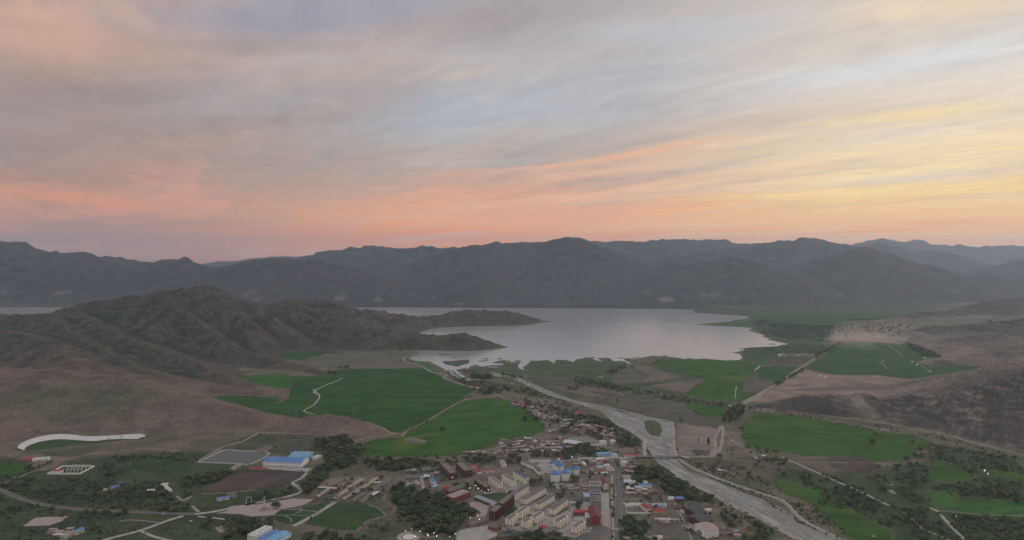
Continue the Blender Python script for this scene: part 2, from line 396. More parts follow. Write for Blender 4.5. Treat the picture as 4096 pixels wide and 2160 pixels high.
# ------------------------------------------------------------------ sheets and strips
def rough_poly(pts, amp=2.0, step=14.0, seed=1, wl=30.0):
    out = []; n = len(pts)
    for i in range(n):
        a = np.array(pts[i]); b = np.array(pts[(i + 1) % n]); l = np.hypot(*(b - a)); k = max(1, int(l / step))
        for j in range(k): out.append(a + (b - a) * j / k)
    o = np.array(out)
    if amp:
        o = o + amp * np.c_[fbm(o[:, 0], o[:, 1], wl, 3, seed), fbm(o[:, 0], o[:, 1], wl, 3, seed + 50)] * 1.6
    return [tuple(p) for p in o]
def sheet(name, pts, z, mat, amp=2.0, step=14.0, seed=1, wl=30.0, kind='structure'):
    p = rough_poly(pts, amp, step, seed, wl)
    bm = bmesh.new(); vs_ = [bm.verts.new((a, b, z)) for a, b in p]
    f = bm.faces.new(vs_); bmesh.ops.triangulate(bm, faces=[f], ngon_method='EAR_CLIP')
    bmesh.ops.recalc_face_normals(bm, faces=bm.faces)
    if sum(f.normal.z for f in bm.faces) < 0: bmesh.ops.reverse_faces(bm, faces=bm.faces)
    me = bpy.data.meshes.new(name); bm.to_mesh(me); bm.free(); me.materials.append(mat)
    o = link(bpy.data.objects.new(name, me)); o['kind'] = kind
    return o
def smooth_line(pts, step=6.0):
    P = [np.array(p, float) for p in pts]; P = [2 * P[0] - P[1]] + P + [2 * P[-1] - P[-2]]; out = []
    for i in range(1, len(P) - 2):
        a, b, c, d = P[i-1:i+3]; n = max(1, int(np.hypot(*(c - b)[:2]) / step))
        for j in range(n):
            t = j / n
            out.append(.5 * (2*b + (c - a)*t + (2*a - 5*b + 4*c - d)*t*t + (3*b - a - 3*c + d)*t**3))
    out.append(P[-2]); return np.array(out)
def offsets(L):
    d = np.gradient(L[:, :2], axis=0); d /= np.linalg.norm(d, axis=1)[:, None] + 1e-9
    return np.c_[-d[:, 1], d[:, 0]]
def road(name, pts, width, z, mat, smooth=True, step=6.0, kind='structure', jag=0.0):
    L = smooth_line(pts, step) if smooth else np.array(pts, float); n = offsets(L); w = np.full(len(L), width / 2.0)
    wa, wb = w, w
    if jag: wa = w * (1 + jag * fbm(L[:, 0], L[:, 1], 18, 3, 5)); wb = w * (1 + jag * fbm(L[:, 0], L[:, 1], 18, 3, 9))
    a = L[:, :2] + n * wa[:, None]; b = L[:, :2] - n * wb[:, None]
    v = [(*p, z) for p in a] + [(*p, z) for p in b]; k = len(L)
    f = [(i, k + i, k + i + 1, i + 1) for i in range(k - 1)]
    o = mesh_obj(name, v, f, mat); o['kind'] = kind; return o
def extrude_profile(name, pts, prof, mat, step=8.0, parent=None):
    """sweep a cross-section (offset, z) along a ground line"""
    L = smooth_line(pts, step); n = offsets(L); k = len(L); m = len(prof); v = []
    for i in range(k):
        for o, z in prof: v.append((L[i, 0] + n[i, 0] * o, L[i, 1] + n[i, 1] * o, z))
    f = [(i*m + j, i*m + j + 1, (i+1)*m + j + 1, (i+1)*m + j) for i in range(k - 1) for j in range(m - 1)]
    f += [tuple(range(m)), tuple(range((k-1)*m + m - 1, (k-1)*m - 1, -1))]
    return mesh_obj(name, v, f, mat, parent)

# ------------------------------------------------------------------ the valley floor, hills and mountains
LAKE = WP('P -900,1252 -900,1230 400,1229 1000,1226 2400,1234 2690,1236 2780,1238 J 920,195 1040,203 1140,210 1250,216 1335,222 1345,240 1290,248 1222,252 1212,264 1080,272 928,287 1000,293 1180,302 1300,308 1385,315 1345,335 1410,352 1478,375 1450,382 1512,396 1488,404 1560,420 1665,440 1600,446 1572,456 1440,462 1330,468 1300,474 1312,490 1220,505 1270,514 1300,535 1282,562 1200,566 1120,575 1035,572 1090,560 1000,550 940,556 850,543 930,570 880,566 810,545 700,535 600,528 520,545 440,542 520,556 380,550 400,572 430,590 410,612 398,612 414,590 370,570 300,572 260,545 170,548 215,570 170,568 100,540 0,565 I 1560,560 1540,580 1480,562 1400,560 1392,590 1340,562 1250,570 1210,566 1180,600 1150,622 1160,640 1120,628 1110,600 1140,572 1060,580 1000,560 960,570 1000,600 900,605 830,615 780,600 735,618 720,650 650,665 700,690 726,715 690,712 640,690 560,655 530,628 470,600 430,575 380,572 300,568 268,550 300,525 350,505 320,492 200,470 P 1500,1370 1400,1300 1300,1262')
FIELDS = {
 'big': 'H 880,930 960,925 1540,920 1600,955 1690,985 1700,1000 1750,1025 1870,1065 1925,1090 1850,1140 1835,1160 1700,1235 1540,1335 B 1580,382 1510,388 1400,322 1290,290 1160,255 930,245 800,222 720,190 770,150 815,120 850,62 800,12 H 735,1140 690,1100 780,1052 880,1012 912,990 880,972 790,950',
 'leftdark': 'H 520,1022 640,985 780,960 876,972 902,990 876,1006 770,1048 672,1098 720,1135 695,1190 605,1250 640,1275 620,1310 300,1262 330,1212 440,1182 505,1140 512,1080',
 'leftbright': 'H 105,985 350,965 500,975 640,985 515,1025 500,1070 420,1076 250,1040 180,1010',
 'leftlow': 'P 845,1588 900,1584 1000,1585 1110,1590 1118,1604 1070,1626 1055,1648 980,1625 900,1605',
 'farsmall': 'H 370,818 560,790 700,780 810,800 640,840 600,860 500,842',
 'olive': 'H 600,860 650,835 950,810 1000,790 1280,785 1400,830 1395,868 1480,890 1540,919 960,924 780,912 700,890',
 'near': 'I 860,862 960,858 1060,888 1150,940 1230,1000 1290,1060 1302,1108 1220,1140 1180,1172 960,1182 900,1240 700,1275 640,1300 300,1310 -60,1310 -100,1280 -110,1240 B 1240,590 1220,540 1280,480 1420,442 1600,440 1640,395 1811,300 I 400,1050 660,895 690,882',
 'right': 'E 1290,330 1330,300 1420,205 1530,212 1700,235 1924,265 F 100,232 250,242 500,292 620,302 780,352 1000,384 1250,412 1390,470 1400,500 1240,560 1150,640 880,648 820,610 590,600 270,588 100,560 E 1650,550 1500,540 1340,500 1300,440',
 'mid': 'J 660,560 800,555 1000,560 1290,572 1440,600 1385,680 1300,740 1285,800 1400,822 1290,878 1100,882 860,828 910,782 1020,712 900,690 830,660 700,620 600,590',
 'mid2': 'J 835,890 1000,905 1190,930 1135,990 1080,1000 1000,1002 900,950',
 'plough': 'J 340,850 560,827 830,890 900,950 1000,1005 1100,1050 1000,1062 750,1030 500,980 322,915',
 'strip1': 'J 440,600 530,590 640,640 820,690 760,712 560,740 470,745 560,690',
 'strip2': 'J 570,760 1020,705 900,785 850,815 600,770',
 'strip3': 'J 10,745 120,760 400,800 360,815 60,800',
 'strip4': 'I 1370,775 1500,750 1700,820 1790,850 1780,870 1560,830',
 'plain': 'K 310,730 420,640 500,585 560,520 760,515 950,530 1080,540 1200,590 1350,640 1200,660 1130,690 1300,705 1500,700 1700,720 1752,742 1700,800 1600,830 1500,835 1300,825 1100,808 850,775 500,770',
 'far': 'J 1345,245 1480,210 1600,195 K 0,312 400,306 800,300 1085,298 900,345 600,350 500,376 250,378 0,372 J 1500,260',
 'shore': 'K -160,640 -60,560 420,555 480,570 400,620 60,605 0,640',
 'side1': 'K 20,655 150,645 340,650 270,690 120,700 0,690',
 'side2': 'K -90,720 100,708 262,715 200,790 60,830 -70,800',
 'lr1': 'F 1350,925 1450,895 1550,892 1600,950 1680,1000 2300,1010 2300,1172 1900,1140 1500,1070 1400,1000',
 'lr2': 'F 0,815 200,852 430,930 420,980 560,1000 680,1080 780,1150 1050,1290 1010,1380 760,1380 570,1240 400,1080 300,1010 50,920',
 'lr3': 'F 1350,790 1420,640 1600,650 1780,720 1800,780 1740,830 1480,830',
 'lr4': 'F 1900,720 2100,700 2300,740 2300,830 2050,790',
 'ploughleft': 'A 1810,905 2080,770 2140,752 B 130,745 370,737 640,735 735,748 600,842 510,872 200,902 0,918',
 'leftmeadow': 'A 1180,690 1230,630 1500,600 1750,640 1740,700 1600,745 1250,745',
 'leftgreen': 'A 0,680 180,672 250,690 290,735 140,770 0,768',
 'greenstrip': 'A 1740,765 1990,690 2100,690 1960,745 1850,792',
 'park': 'B 720,1210 850,1110 1000,1020 1250,1035 1400,1075 1480,1130 1300,1180 1200,1270 1000,1260',
 'park2': 'B 400,1150 500,1080 700,1070 950,1010 840,1110 640,1215 520,1200',
 'scrubR': 'J 1440,600 1690,560 1760,600 1600,720 1400,820 1285,800 1300,740 1385,680',
}
FIELDW = {k: WP(s) for k, s in FIELDS.items()}
FLAT = [FIELDW[k] for k in ('big','leftdark','leftbright','leftlow','farsmall','olive','near','plain','far','right')] + [WP('A 120,560 150,500 260,440 540,398 1000,408 1340,400 1370,440 1000,475 400,575'), WP('B -130,690 -60,640 0,540 300,405 820,415 820,700 400,760')]

def rz(pts, n=None):
    """ridge nodes (photo x, photo y, distance) -> world points"""
    out = []
    for x, y, D in pts:
        D = D * KS; out.append(((x - 2048) / F * D, D, H - (y - HY) / F * D))
    return out
def tents(X, Y, ridges):
    """max over ridge lines of (ridge height - slope * distance)"""
    h = np.full(X.shape, -400.0)
    for pts, k in ridges:
        for (x1, y1, z1), (x2, y2, z2) in zip(pts[:-1], pts[1:]):
            zm = max(z1, z2) + 5; R = zm / k + 30
            sel = np.nonzero((X > min(x1, x2) - R) & (X < max(x1, x2) + R) & (Y > min(y1, y2) - R) & (Y < max(y1, y2) + R))
            if len(sel[0]) == 0: continue
            xs, ys = X[sel], Y[sel]; dx, dy = x2 - x1, y2 - y1; l2 = dx*dx + dy*dy + 1e-9
            t = np.clip(((xs - x1)*dx + (ys - y1)*dy) / l2, 0, 1)
            d = np.hypot(xs - x1 - t*dx, ys - y1 - t*dy)
            h[sel] = np.maximum(h[sel], z1 + (z2 - z1)*t - k*d)
    return h
def spurs(pts, every, ks, kside, rnd, drop=.04, lenf=1.0, sub=True):
    """side spurs running down from a ridge line"""
    out = []; P = np.array(pts); seg = np.r_[0, np.cumsum(np.hypot(*np.diff(P[:, :2], axis=0).T))]
    s = every * rnd.uniform(.3, .9)
    while s < seg[-1]:
        i = min(np.searchsorted(seg, s) - 1, len(P) - 2); t = (s - seg[i]) / (seg[i+1] - seg[i] + 1e-9)
        p = P[i] + (P[i+1] - P[i]) * t; d = (P[i+1] - P[i])[:2]; d = d / (np.linalg.norm(d) + 1e-9)
        for side in (-1, 1):
            a = math.atan2(d[1], d[0]) + side * math.radians(rnd.uniform(58, 108))
            z0 = p[2] * (1 - drop * rnd.uniform(.6, 1.6)); L = z0 / ks * rnd.uniform(.75, 1.1) * lenf
            if z0 < 8: continue
            q = [(p[0], p[1], z0)]; n = max(3, int(L / 90)); cx, cyy, ca = p[0], p[1], a; zz = z0
            jag = rnd.uniform(-.1, .1)
            for j in range(n):
                ca += rnd.uniform(-.22, .22); cx += math.cos(ca) * L / n; cyy += math.sin(ca) * L / n
                f = (j + 1) / n; zz = z0 * (1 - f) ** (1.0 + jag) * (1 + rnd.uniform(-.05, .05)); q.append((cx, cyy, zz))
            out.append((q, kside))
            if sub and L > 260:
                for j in range(1, n - 1, 2):
                    for sd in (-1, 1):
                        zc = q[j][2] * .93; l2 = zc / (kside * .72) * rnd.uniform(.6, 1)
                        if zc < 12: continue
                        b = math.atan2(q[j+1][1] - q[j][1], q[j+1][0] - q[j][0]) + sd * math.radians(rnd.uniform(40, 75))
                        out.append(([(q[j][0], q[j][1], zc), (q[j][0] + math.cos(b)*l2*.5, q[j][1] + math.sin(b)*l2*.5, zc*.52), (q[j][0] + math.cos(b)*l2, q[j][1] + math.sin(b)*l2, 0)], kside * 1.25))
        s += every * rnd.uniform(.7, 1.3)
    return out

def heightfield(name, x0, x1, y0, y1, step, ridges, mat, seed, namp=.16, nwl=140, warp=14, soft=7, flats=(), cover=None, cut=.5, keep=-3.0, rockamp=0.0):
    xs = np.arange(x0, x1 + step, step); ys = np.arange(y0, y1 + step, step); X, Y = np.meshgrid(xs, ys)
    wx = warp * fbm(X, Y, nwl * 1.6, 4, seed + 3); wy = warp * fbm(X, Y, nwl * 1.6, 4, seed + 8)
    h = tents(X + wx, Y + wy, ridges)
    h0 = np.clip(h, 0, None)
    a = np.minimum(h0, 3.2 * nwl * namp + 40) * namp
    h = h + a * (ridged(X, Y, nwl, 5, seed + 20) - .62) * 1.8 + a * .5 * fbm(X, Y, nwl / 5, 4, seed + 31)
    h = h + np.minimum(h0, 90) * .07 * (ridged(X + wx, Y + wy, nwl * .42, 3, seed + 90) - .62) * 1.8
    h = h - 2.2 * np.abs(fbm(X, Y, nwl * .33, 3, seed + 60)) * np.minimum(h0, 20) / 20 * (1 + rockamp)
    hs = soft * np.logaddexp(0, h / soft) - soft * .3
    for fl in flats:
        d = sdist(X, Y, fl); hs = np.where(d < 260, np.minimum(hs, d * cut - 1.0 + 0 * d), hs)
    hs = np.maximum(hs, keep)
    ok = hs > -soft * .3 + .15
    ny, nx = X.shape; idx = np.arange(nx * ny).reshape(ny, nx)
    okq = ok[:-1, :-1] | ok[1:, :-1] | ok[:-1, 1:] | ok[1:, 1:]
    q = np.stack([idx[:-1, :-1], idx[:-1, 1:], idx[1:, 1:], idx[1:, :-1]], -1)[okq]
    gy, gx = np.gradient(hs, step); slope = np.hypot(gx, gy)
    k = max(1, int(round(24 / step)))
    sm = hs.copy()
    for _ in range(3): sm = (np.roll(sm, k, 0) + np.roll(sm, -k, 0) + np.roll(sm, k, 1) + np.roll(sm, -k, 1)) / 4
    conc = (sm - hs) / (step * 1.5)          # > 0 in gullies
    used = np.unique(q); remap = -np.ones(nx * ny, np.int64); remap[used] = np.arange(len(used))
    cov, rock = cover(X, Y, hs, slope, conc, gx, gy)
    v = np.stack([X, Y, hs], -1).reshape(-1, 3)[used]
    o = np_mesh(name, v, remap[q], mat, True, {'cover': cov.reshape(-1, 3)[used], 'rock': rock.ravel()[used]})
    o['kind'] = 'structure'; return o

def mixc(a, b, f): f = f[..., None]; return a * (1 - f) + b * f
def sstep(x, a, b): t = np.clip((x - a) / (b - a), 0, 1); return t * t * (3 - 2 * t)
BROWN = np.array((.155, .118, .100)); GREY = np.array((.126, .114, .100)); OLIVE = np.array((.115, .118, .078)); GREEN = np.array((.046, .066, .040)); TAN = np.array((.185, .150, .130))
def cover_left(X, Y, h, s, conc, gx, gy):
    n = fbm(X, Y, 260, 5, 4); n2 = fbm(X, Y, 60, 4, 14); n3 = fbm(X, Y, 420, 4, 77)
    back = sstep(Y, 2250, 2750)                       # the front slopes are bare red earth, the main hill grey rock and grass
    c = mixc(np.broadcast_to(BROWN, X.shape + (3,)), GREY, np.clip(back * .9 + .2 * n2, 0, 1))
    c = mixc(c, TAN, .45 * sstep(n2, .15, .6) * (1 - back))
    veg = np.clip(sstep(conc + .35 * n + .15 * n2, -.05, .45), 0, 1)
    c = mixc(c, OLIVE, .75 * sstep(n3 + .4 * n, -.1, .5) * (1 - .4 * back))
    c = mixc(c, GREEN, .72 * veg * (.25 + .75 * back) * sstep(h, 3, 30))
    # grass green, with spur shading painted in, on sides turned from the evening sun
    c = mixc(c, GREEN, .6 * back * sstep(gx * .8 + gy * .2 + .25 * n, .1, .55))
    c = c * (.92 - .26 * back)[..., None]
    return c, np.clip(back * 1.0 + .25, 0, 1) * (1 - .6 * veg)
def cover_right(X, Y, h, s, conc, gx, gy):
    n = fbm(X, Y, 160, 5, 5); n2 = fbm(X, Y, 40, 4, 15)
    dark = np.array((.072, .063, .06)); c = mixc(np.broadcast_to(np.array((.17, .14, .124)), X.shape + (3,)), dark, sstep(s + .25 * n, .06, .34) * np.maximum(.9 * sstep(h, 6, 25) * sstep(Y, 3300, 3600), sstep(2260 - Y, 0, 120)))
    c = mixc(c, np.array((.085, .082, .068)), .5 * sstep(n, .05, .5))
    wx = (X - W('F', 850, 230)[0]) / 42; pale = np.exp(-wx * wx) * sstep(Y, 1900, 2000) * sstep(2210 - Y, 0, 80) * sstep(n2 + .2, -.1, .5)
    c = mixc(c, np.array((.27, .25, .21)), .6 * pale)
    return c, np.full(X.shape, .9)
def cover_mtn(X, Y, h, s, conc, gx, gy):
    n = fbm(X, Y, 700, 5, 6); n2 = fbm(X, Y, 160, 4, 16)
    c = mixc(np.broadcast_to(np.array((.075, .076, .076)), X.shape + (3,)), np.array((.045, .053, .048)), sstep(conc * 1.2 + .5 * n, -.15, .5))
    c = mixc(c, np.array((.3, .28, .26)), .6 * sstep(n2 + .6 * s, .62, 1.05) * sstep(160 - h, 0, 140))
    return c, np.full(X.shape, 1.0)

rnd = random.Random(7)
m_left = land_mat('hill_rock', 4.0, .05, 1); m_right = land_mat('bare_rock', 3.0, .05, 1, .55); m_mtn = land_mat('mountain_rock', 3.5, .012, .0, .4)
sky_a = rz([(-700,1275,2800),(-350,1262,2850),(0,1257,2900),(190,1245,2950),(330,1207,3050),(420,1200,3050),(500,1187,3100),(570,1180,3100),(640,1155,3150),(700,1160,3150),(760,1150,3150),(811,1140,3150),(860,1148,3150),(930,1185,3150),(985,1197,3150),(1060,1215,3200),(1150,1200,3300),(1250,1200,3350),(1340,1205,3400),(1430,1232,3450),(1560,1245,3600),(1640,1262,3700),(1700,1262,3800),(1850,1240,3900),(1910,1235,3930),(2050,1242,3950),(2130,1268,3980),(2197,1286,4000)])
pen2 = rz([(1150,1235,3230),(1261,1273,3120),(1364,1294,3050),(1518,1304,3010),(1642,1330,2990),(1699,1332,2985),(1750,1337,2980),(1802,1332,2975),(1864,1330,2970),(1924,1350,2960),(1985,1373,2955),(2015,1388,2950)])
spC = rz([(639,1158,3130),(722,1220,2950),(825,1312,2750),(979,1395,2600),(1080,1420,2520)])
spC2 = rz([(811,1145,3140),(930,1240,2980),(1040,1320,2830),(1150,1385,2720),(1230,1410,2650)])
spC3 = rz([(985,1200,3140),(1100,1270,3020),(1190,1330,2900),(1290,1385,2800),(1340,1400,2780)])
spD = rz([(296,1226,3000),(381,1281,2820),(490,1338,2620),(618,1395,2420),(721,1420,2350),(825,1467,2230),(902,1493,2180),(979,1534,2100),(1010,1560,2040)])
spE = rz([(640,1250,2950),(811,1330,2780),(900,1386,2640),(1106,1438,2470),(1209,1459,2420),(1276,1487,2330),(1307,1502,2290)])
spF = rz([(-900,1465,1950),(-400,1470,1950),(0,1477,1950),(155,1477,1950),(258,1487,1940),(386,1503,1930),(515,1534,1880),(618,1552,1860),(773,1565,1830),(850,1590,1790),(900,1620,1730),(980,1628,1710),(1046,1657,1670),(1099,1670,1650),(1187,1675,1640),(1298,1662,1640),(1311,1655,1640),(1364,1666,1630),(1412,1664,1620),(1465,1688,1600),(1545,1723,1586)])
spG = rz([(515,1420,2350),(618,1470,2250),(900,1495,2180),(1003,1531,2080),(1080,1557,2010),(1120,1582,1965)])
spH = rz([(-300,1300,2600),(-50,1310,2600),(100,1335,2450),(200,1380,2250),(300,1440,2080)])
spH2 = rz([(200,1250,2900),(290,1330,2600),(400,1400,2350),(560,1465,2180),(700,1500,2080)])
rl = [(sky_a, .5), (pen2, .5), (spC, .55), (spC2, .55), (spC3, .55), (spD, .34), (spE, .42), (spF[:10], .17), (spF[9:], .3), (spG, .3), (spH, .3), (spH2, .34)]
rl += spurs(sky_a[:18], 210, .36, .62, rnd) + spurs(sky_a[18:], 110, .42, .62, rnd, sub=False) + spurs(pen2, 100, .42, .62, rnd, sub=False)
rl += spurs(spC, 130, .42, .65, rnd, sub=False) + spurs(spC2, 130, .42, .65, rnd, sub=False) + spurs(spD, 150, .28, .45, rnd, sub=False) + spurs(spE, 150, .34, .5, rnd, sub=False) + spurs(spF[:9], 190, .15, .24, rnd, sub=False) + spurs(spF[9:], 60, .26, .42, rnd, sub=False)
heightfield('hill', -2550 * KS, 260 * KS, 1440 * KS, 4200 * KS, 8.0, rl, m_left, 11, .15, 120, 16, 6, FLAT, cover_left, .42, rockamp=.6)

r1 = rz([(2990,1622,1830),(3072,1610,1830),(3150,1603,1820),(3190,1582,1815),(3242,1574,1810),(3319,1571,1805),(3381,1577,1805),(3453,1570,1800),(3500,1580,1790),(3587,1587,1780),(3639,1587,1770),(3654,1578,1770),(3742,1578,1760),(3793,1571,1760),(3896,1564,1760),(3974,1553,1760),(4036,1538,1770),(4096,1490,1800),(4200,1440,1850),(4500,1400,1900)])
r2 = rz([(3600,1342,3330),(3680,1322,3400),(3726,1301,3430),(3793,1306,3450),(3876,1291,3480),(3948,1280,3500),(4025,1283,3500),(4150,1270,3500),(4400,1240,3500)])
r3 = rz([(3480,1285,4000),(3536,1275,4080),(3665,1249,4200),(3742,1244,4250),(3850,1235,4350),(3948,1203,4500),(4000,1193,4600),(4096,1198,4650),(4300,1170,4700)])
r4 = rz([(3860,1400,2800),(3960,1385,2800),(4060,1365,2800),(4200,1330,2800),(4500,1280,2800)])
r5 = rz([(4000,1470,2280),(4100,1440,2300),(4300,1390,2300)])
rr = [(r1, .42), (r2, .33), (r3, .36), (r4, .16), (r5, .13)]
rr += spurs(r1[:12], 60, .33, .5, rnd, sub=False)
for i, (fx, fy) in enumerate([(3560, 1694), (3640, 1712), (3720, 1726), (3800, 1742), (3880, 1762), (3960, 1782), (4040, 1804), (4120, 1826), (4220, 1850)]):   # buttresses running down to the road
    tx = fx - 30; zt = np.interp(tx, [3500, 3587, 3654, 3793, 3974, 4036, 4096, 4250], range(8)); j = 12 + i * .85; top = r1[min(len(r1) - 1, int(j))]; g = W('P', fx, fy)
    mid = ((top[0] * .5 + g[0] * .5) + rnd.uniform(-15, 15), top[1] * .5 + g[1] * .5, top[2] * .5 + 3)
    rr.append(([top, mid, (g[0], g[1] + 12, 2.0)], .30))
rr += spurs(r2, 120, .26, .42, rnd, sub=False) + spurs(r3, 150, .3, .45, rnd, sub=False) + spurs(r4, 140, .14, .22, rnd, sub=False)
ROADR = WP('K -60,1032 0,1040 400,1085 830,1140 F 900,285 1500,390 1800,480 2254,590 2500,670')
heightfield('rocky_hill', 620 * KS, 3750 * KS, 1380 * KS, 5050 * KS, 9.0, rr, m_right, 23, .26, 60, 9, 2.5, FLAT + [ROADR + [(3200, 1300), (600, 1300)]], cover_right, .55, rockamp=1.0)

def mountain(nodes, extra, every, k, ks, kside, step, seed, back=1400, front=2300, nwl=520, flats=()):
    P = rz(nodes); R = [(P, k)] + spurs(P, every * KS, ks, kside, random.Random(seed), lenf=1.0)
    for e in extra: E = rz(e); R += [(E, k)] + spurs(E, every * .8 * KS, ks, kside, random.Random(seed + 1), sub=False)
    xs = [p[0] for p, in zip(P)]; ys = [p[1] for p in P]
    heightfield('mountain', min(xs) - 900, max(xs) + 900, min(ys) - front, max(ys) + back, step, R, m_mtn, seed, .17, nwl, 60, 16, flats, cover_mtn, .5, keep=-6)
mountain([(-900,930,6600),(-500,945,6600),(-200,955,6500),(0,962,6500),(48,959,6500),(100,970,6500),(155,988,6500),(190,1003,6500),(218,995,6500),(290,1003,6500),(350,1017,6500),(390,1025,6500),(440,1023,6550),(480,1035,6600),(560,1048,6700),(640,1060,6800)], [[(218,1000,6450),(360,1060,6200),(520,1090,6000),(650,1140,5800)]], 330, .42, .36, .55, 24, 31)
mountain([(540,1075,6200),(610,1050,6200),(650,1037,6200),(680,1033,6200),(735,1033,6200),(790,1042,6200),(850,1055,6200),(900,1053,6200),(960,1043,6150),(1085,1033,6100),(1200,1030,6050),(1240,1031,6000),(1340,1052,5950),(1430,1063,5900),(1500,1092,5800),(1540,1130,5700),(1560,1170,5600)], [], 300, .45, .38, .58, 20, 37)
mountain([(1200,1035,8200),(1230,1020,8200),(1270,1007,8200),(1310,1005,8200),(1360,1001,8200),(1400,990,8200),(1500,985,8200),(1560,985,8200),(1620,990,8200),(1690,985,8200),(1750,990,8200),(1820,988,8100),(1900,985,8000)], [[(1560,990,8000),(1620,1040,7400),(1680,1090,6900)]], 420, .45, .4, .6, 30, 41)
mountain([(1560,1130,6100),(1640,1065,6300),(1740,1020,6500),(1850,985,6600),(1950,970,6600),(2030,955,6600),(2100,958,6600),(2150,962,6600),(2230,955,6600),(2270,949,6600),(2330,960,6600),(2430,985,6600),(2510,1015,6500),(2560,1045,6400),(2620,1090,6300)], [[(2030,960,6550),(1960,1040,6050),(1900,1120,5600)], [(2270,955,6550),(2230,1060,6000),(2200,1150,5500)]], 330, .45, .38, .56, 22, 43)
mountain([(2380,1185,5600),(2480,1120,5750),(2560,1088,5850),(2640,1068,5900),(2700,1053,5900),(2808,1050,5900),(2879,1034,5900),(2928,1028,5900),(2998,1037,5900),(3068,1050,5900),(3133,1072,5900),(3171,1085,5900),(3240,1130,5850),(3300,1175,5800)], [], 280, .48, .4, .6, 20, 47)
mountain([(2250,960,9000),(2330,962,9000),(2430,966,9000),(2500,960,9000),(2600,958,9000),(2690,957,9000),(2790,960,9000),(2830,954,9000),(2900,960,9000),(2960,970,9000),(3020,967,9000),(3080,980,9000)], [], 480, .42, .37, .55, 34, 53)
mountain([(2500,1080,7200),(2700,1020,7500),(2900,995,7700),(3020,990,7800),(3052,975,7800),(3079,963,7800),(3160,956,7800),(3204,950,7800),(3253,949,7800),(3296,961,7800),(3350,975,7800),(3432,988,7700),(3520,1015,7600),(3600,1050,7500)], [], 420, .42, .36, .55, 30, 59)
mountain([(3200,1090,6300),(3260,1050,6450),(3323,1018,6500),(3394,999,6500),(3459,994,6500),(3529,1002,6500),(3621,1034,6500),(3757,1067,6400),(3827,1105,6300),(3900,1150,6200)], [], 320, .44, .37, .56, 24, 61)
mountain([(3240,985,13000),(3320,980,13000),(3404,975,13000),(3502,956,13000),(3535,946,13000),(3567,958,13000),(3610,969,13000),(3665,964,13000),(3730,972,13000),(3805,985,13000),(3843,975,13000),(3919,992,13000),(3963,991,13000),(4028,977,13000),(4096,976,13000),(4300,965,13000),(4600,960,13000)], [], 700, .36, .32, .48, 55, 67, back=1500, front=3200, nwl=900)
mountain([(3380,990,10000),(3459,982,10000),(3518,970,10000),(3567,983,10000),(3648,999,10000),(3708,997,10000),(3784,1007,10000),(3865,1029,10000),(3919,1048,10000),(4000,1060,10000)], [], 520, .4, .35, .52, 40, 71, nwl=700)
mountain([(3700,1110,8300),(3800,1085,8400),(3865,1075,8500),(3946,1056,8500),(4096,1026,8500),(4300,1005,8500),(4600,990,8500)], [], 420, .4, .35, .52, 34, 73)
mountain([(3760,1150,6500),(3838,1105,6500),(3900,1092,6500),(3957,1086,6500),(4011,1108,6500),(4096,1120,6500),(4250,1100,6500),(4500,1060,6500)], [], 320, .42, .36, .55, 26, 79)
mountain([(820,1052,12000),(900,1046,12000),(1000,1036,12000),(1100,1024,12000),(1150,1026,12000),(1250,1020,12000),(1400,1010,12000)], [], 700, .36, .32, .5, 55, 83, nwl=900)

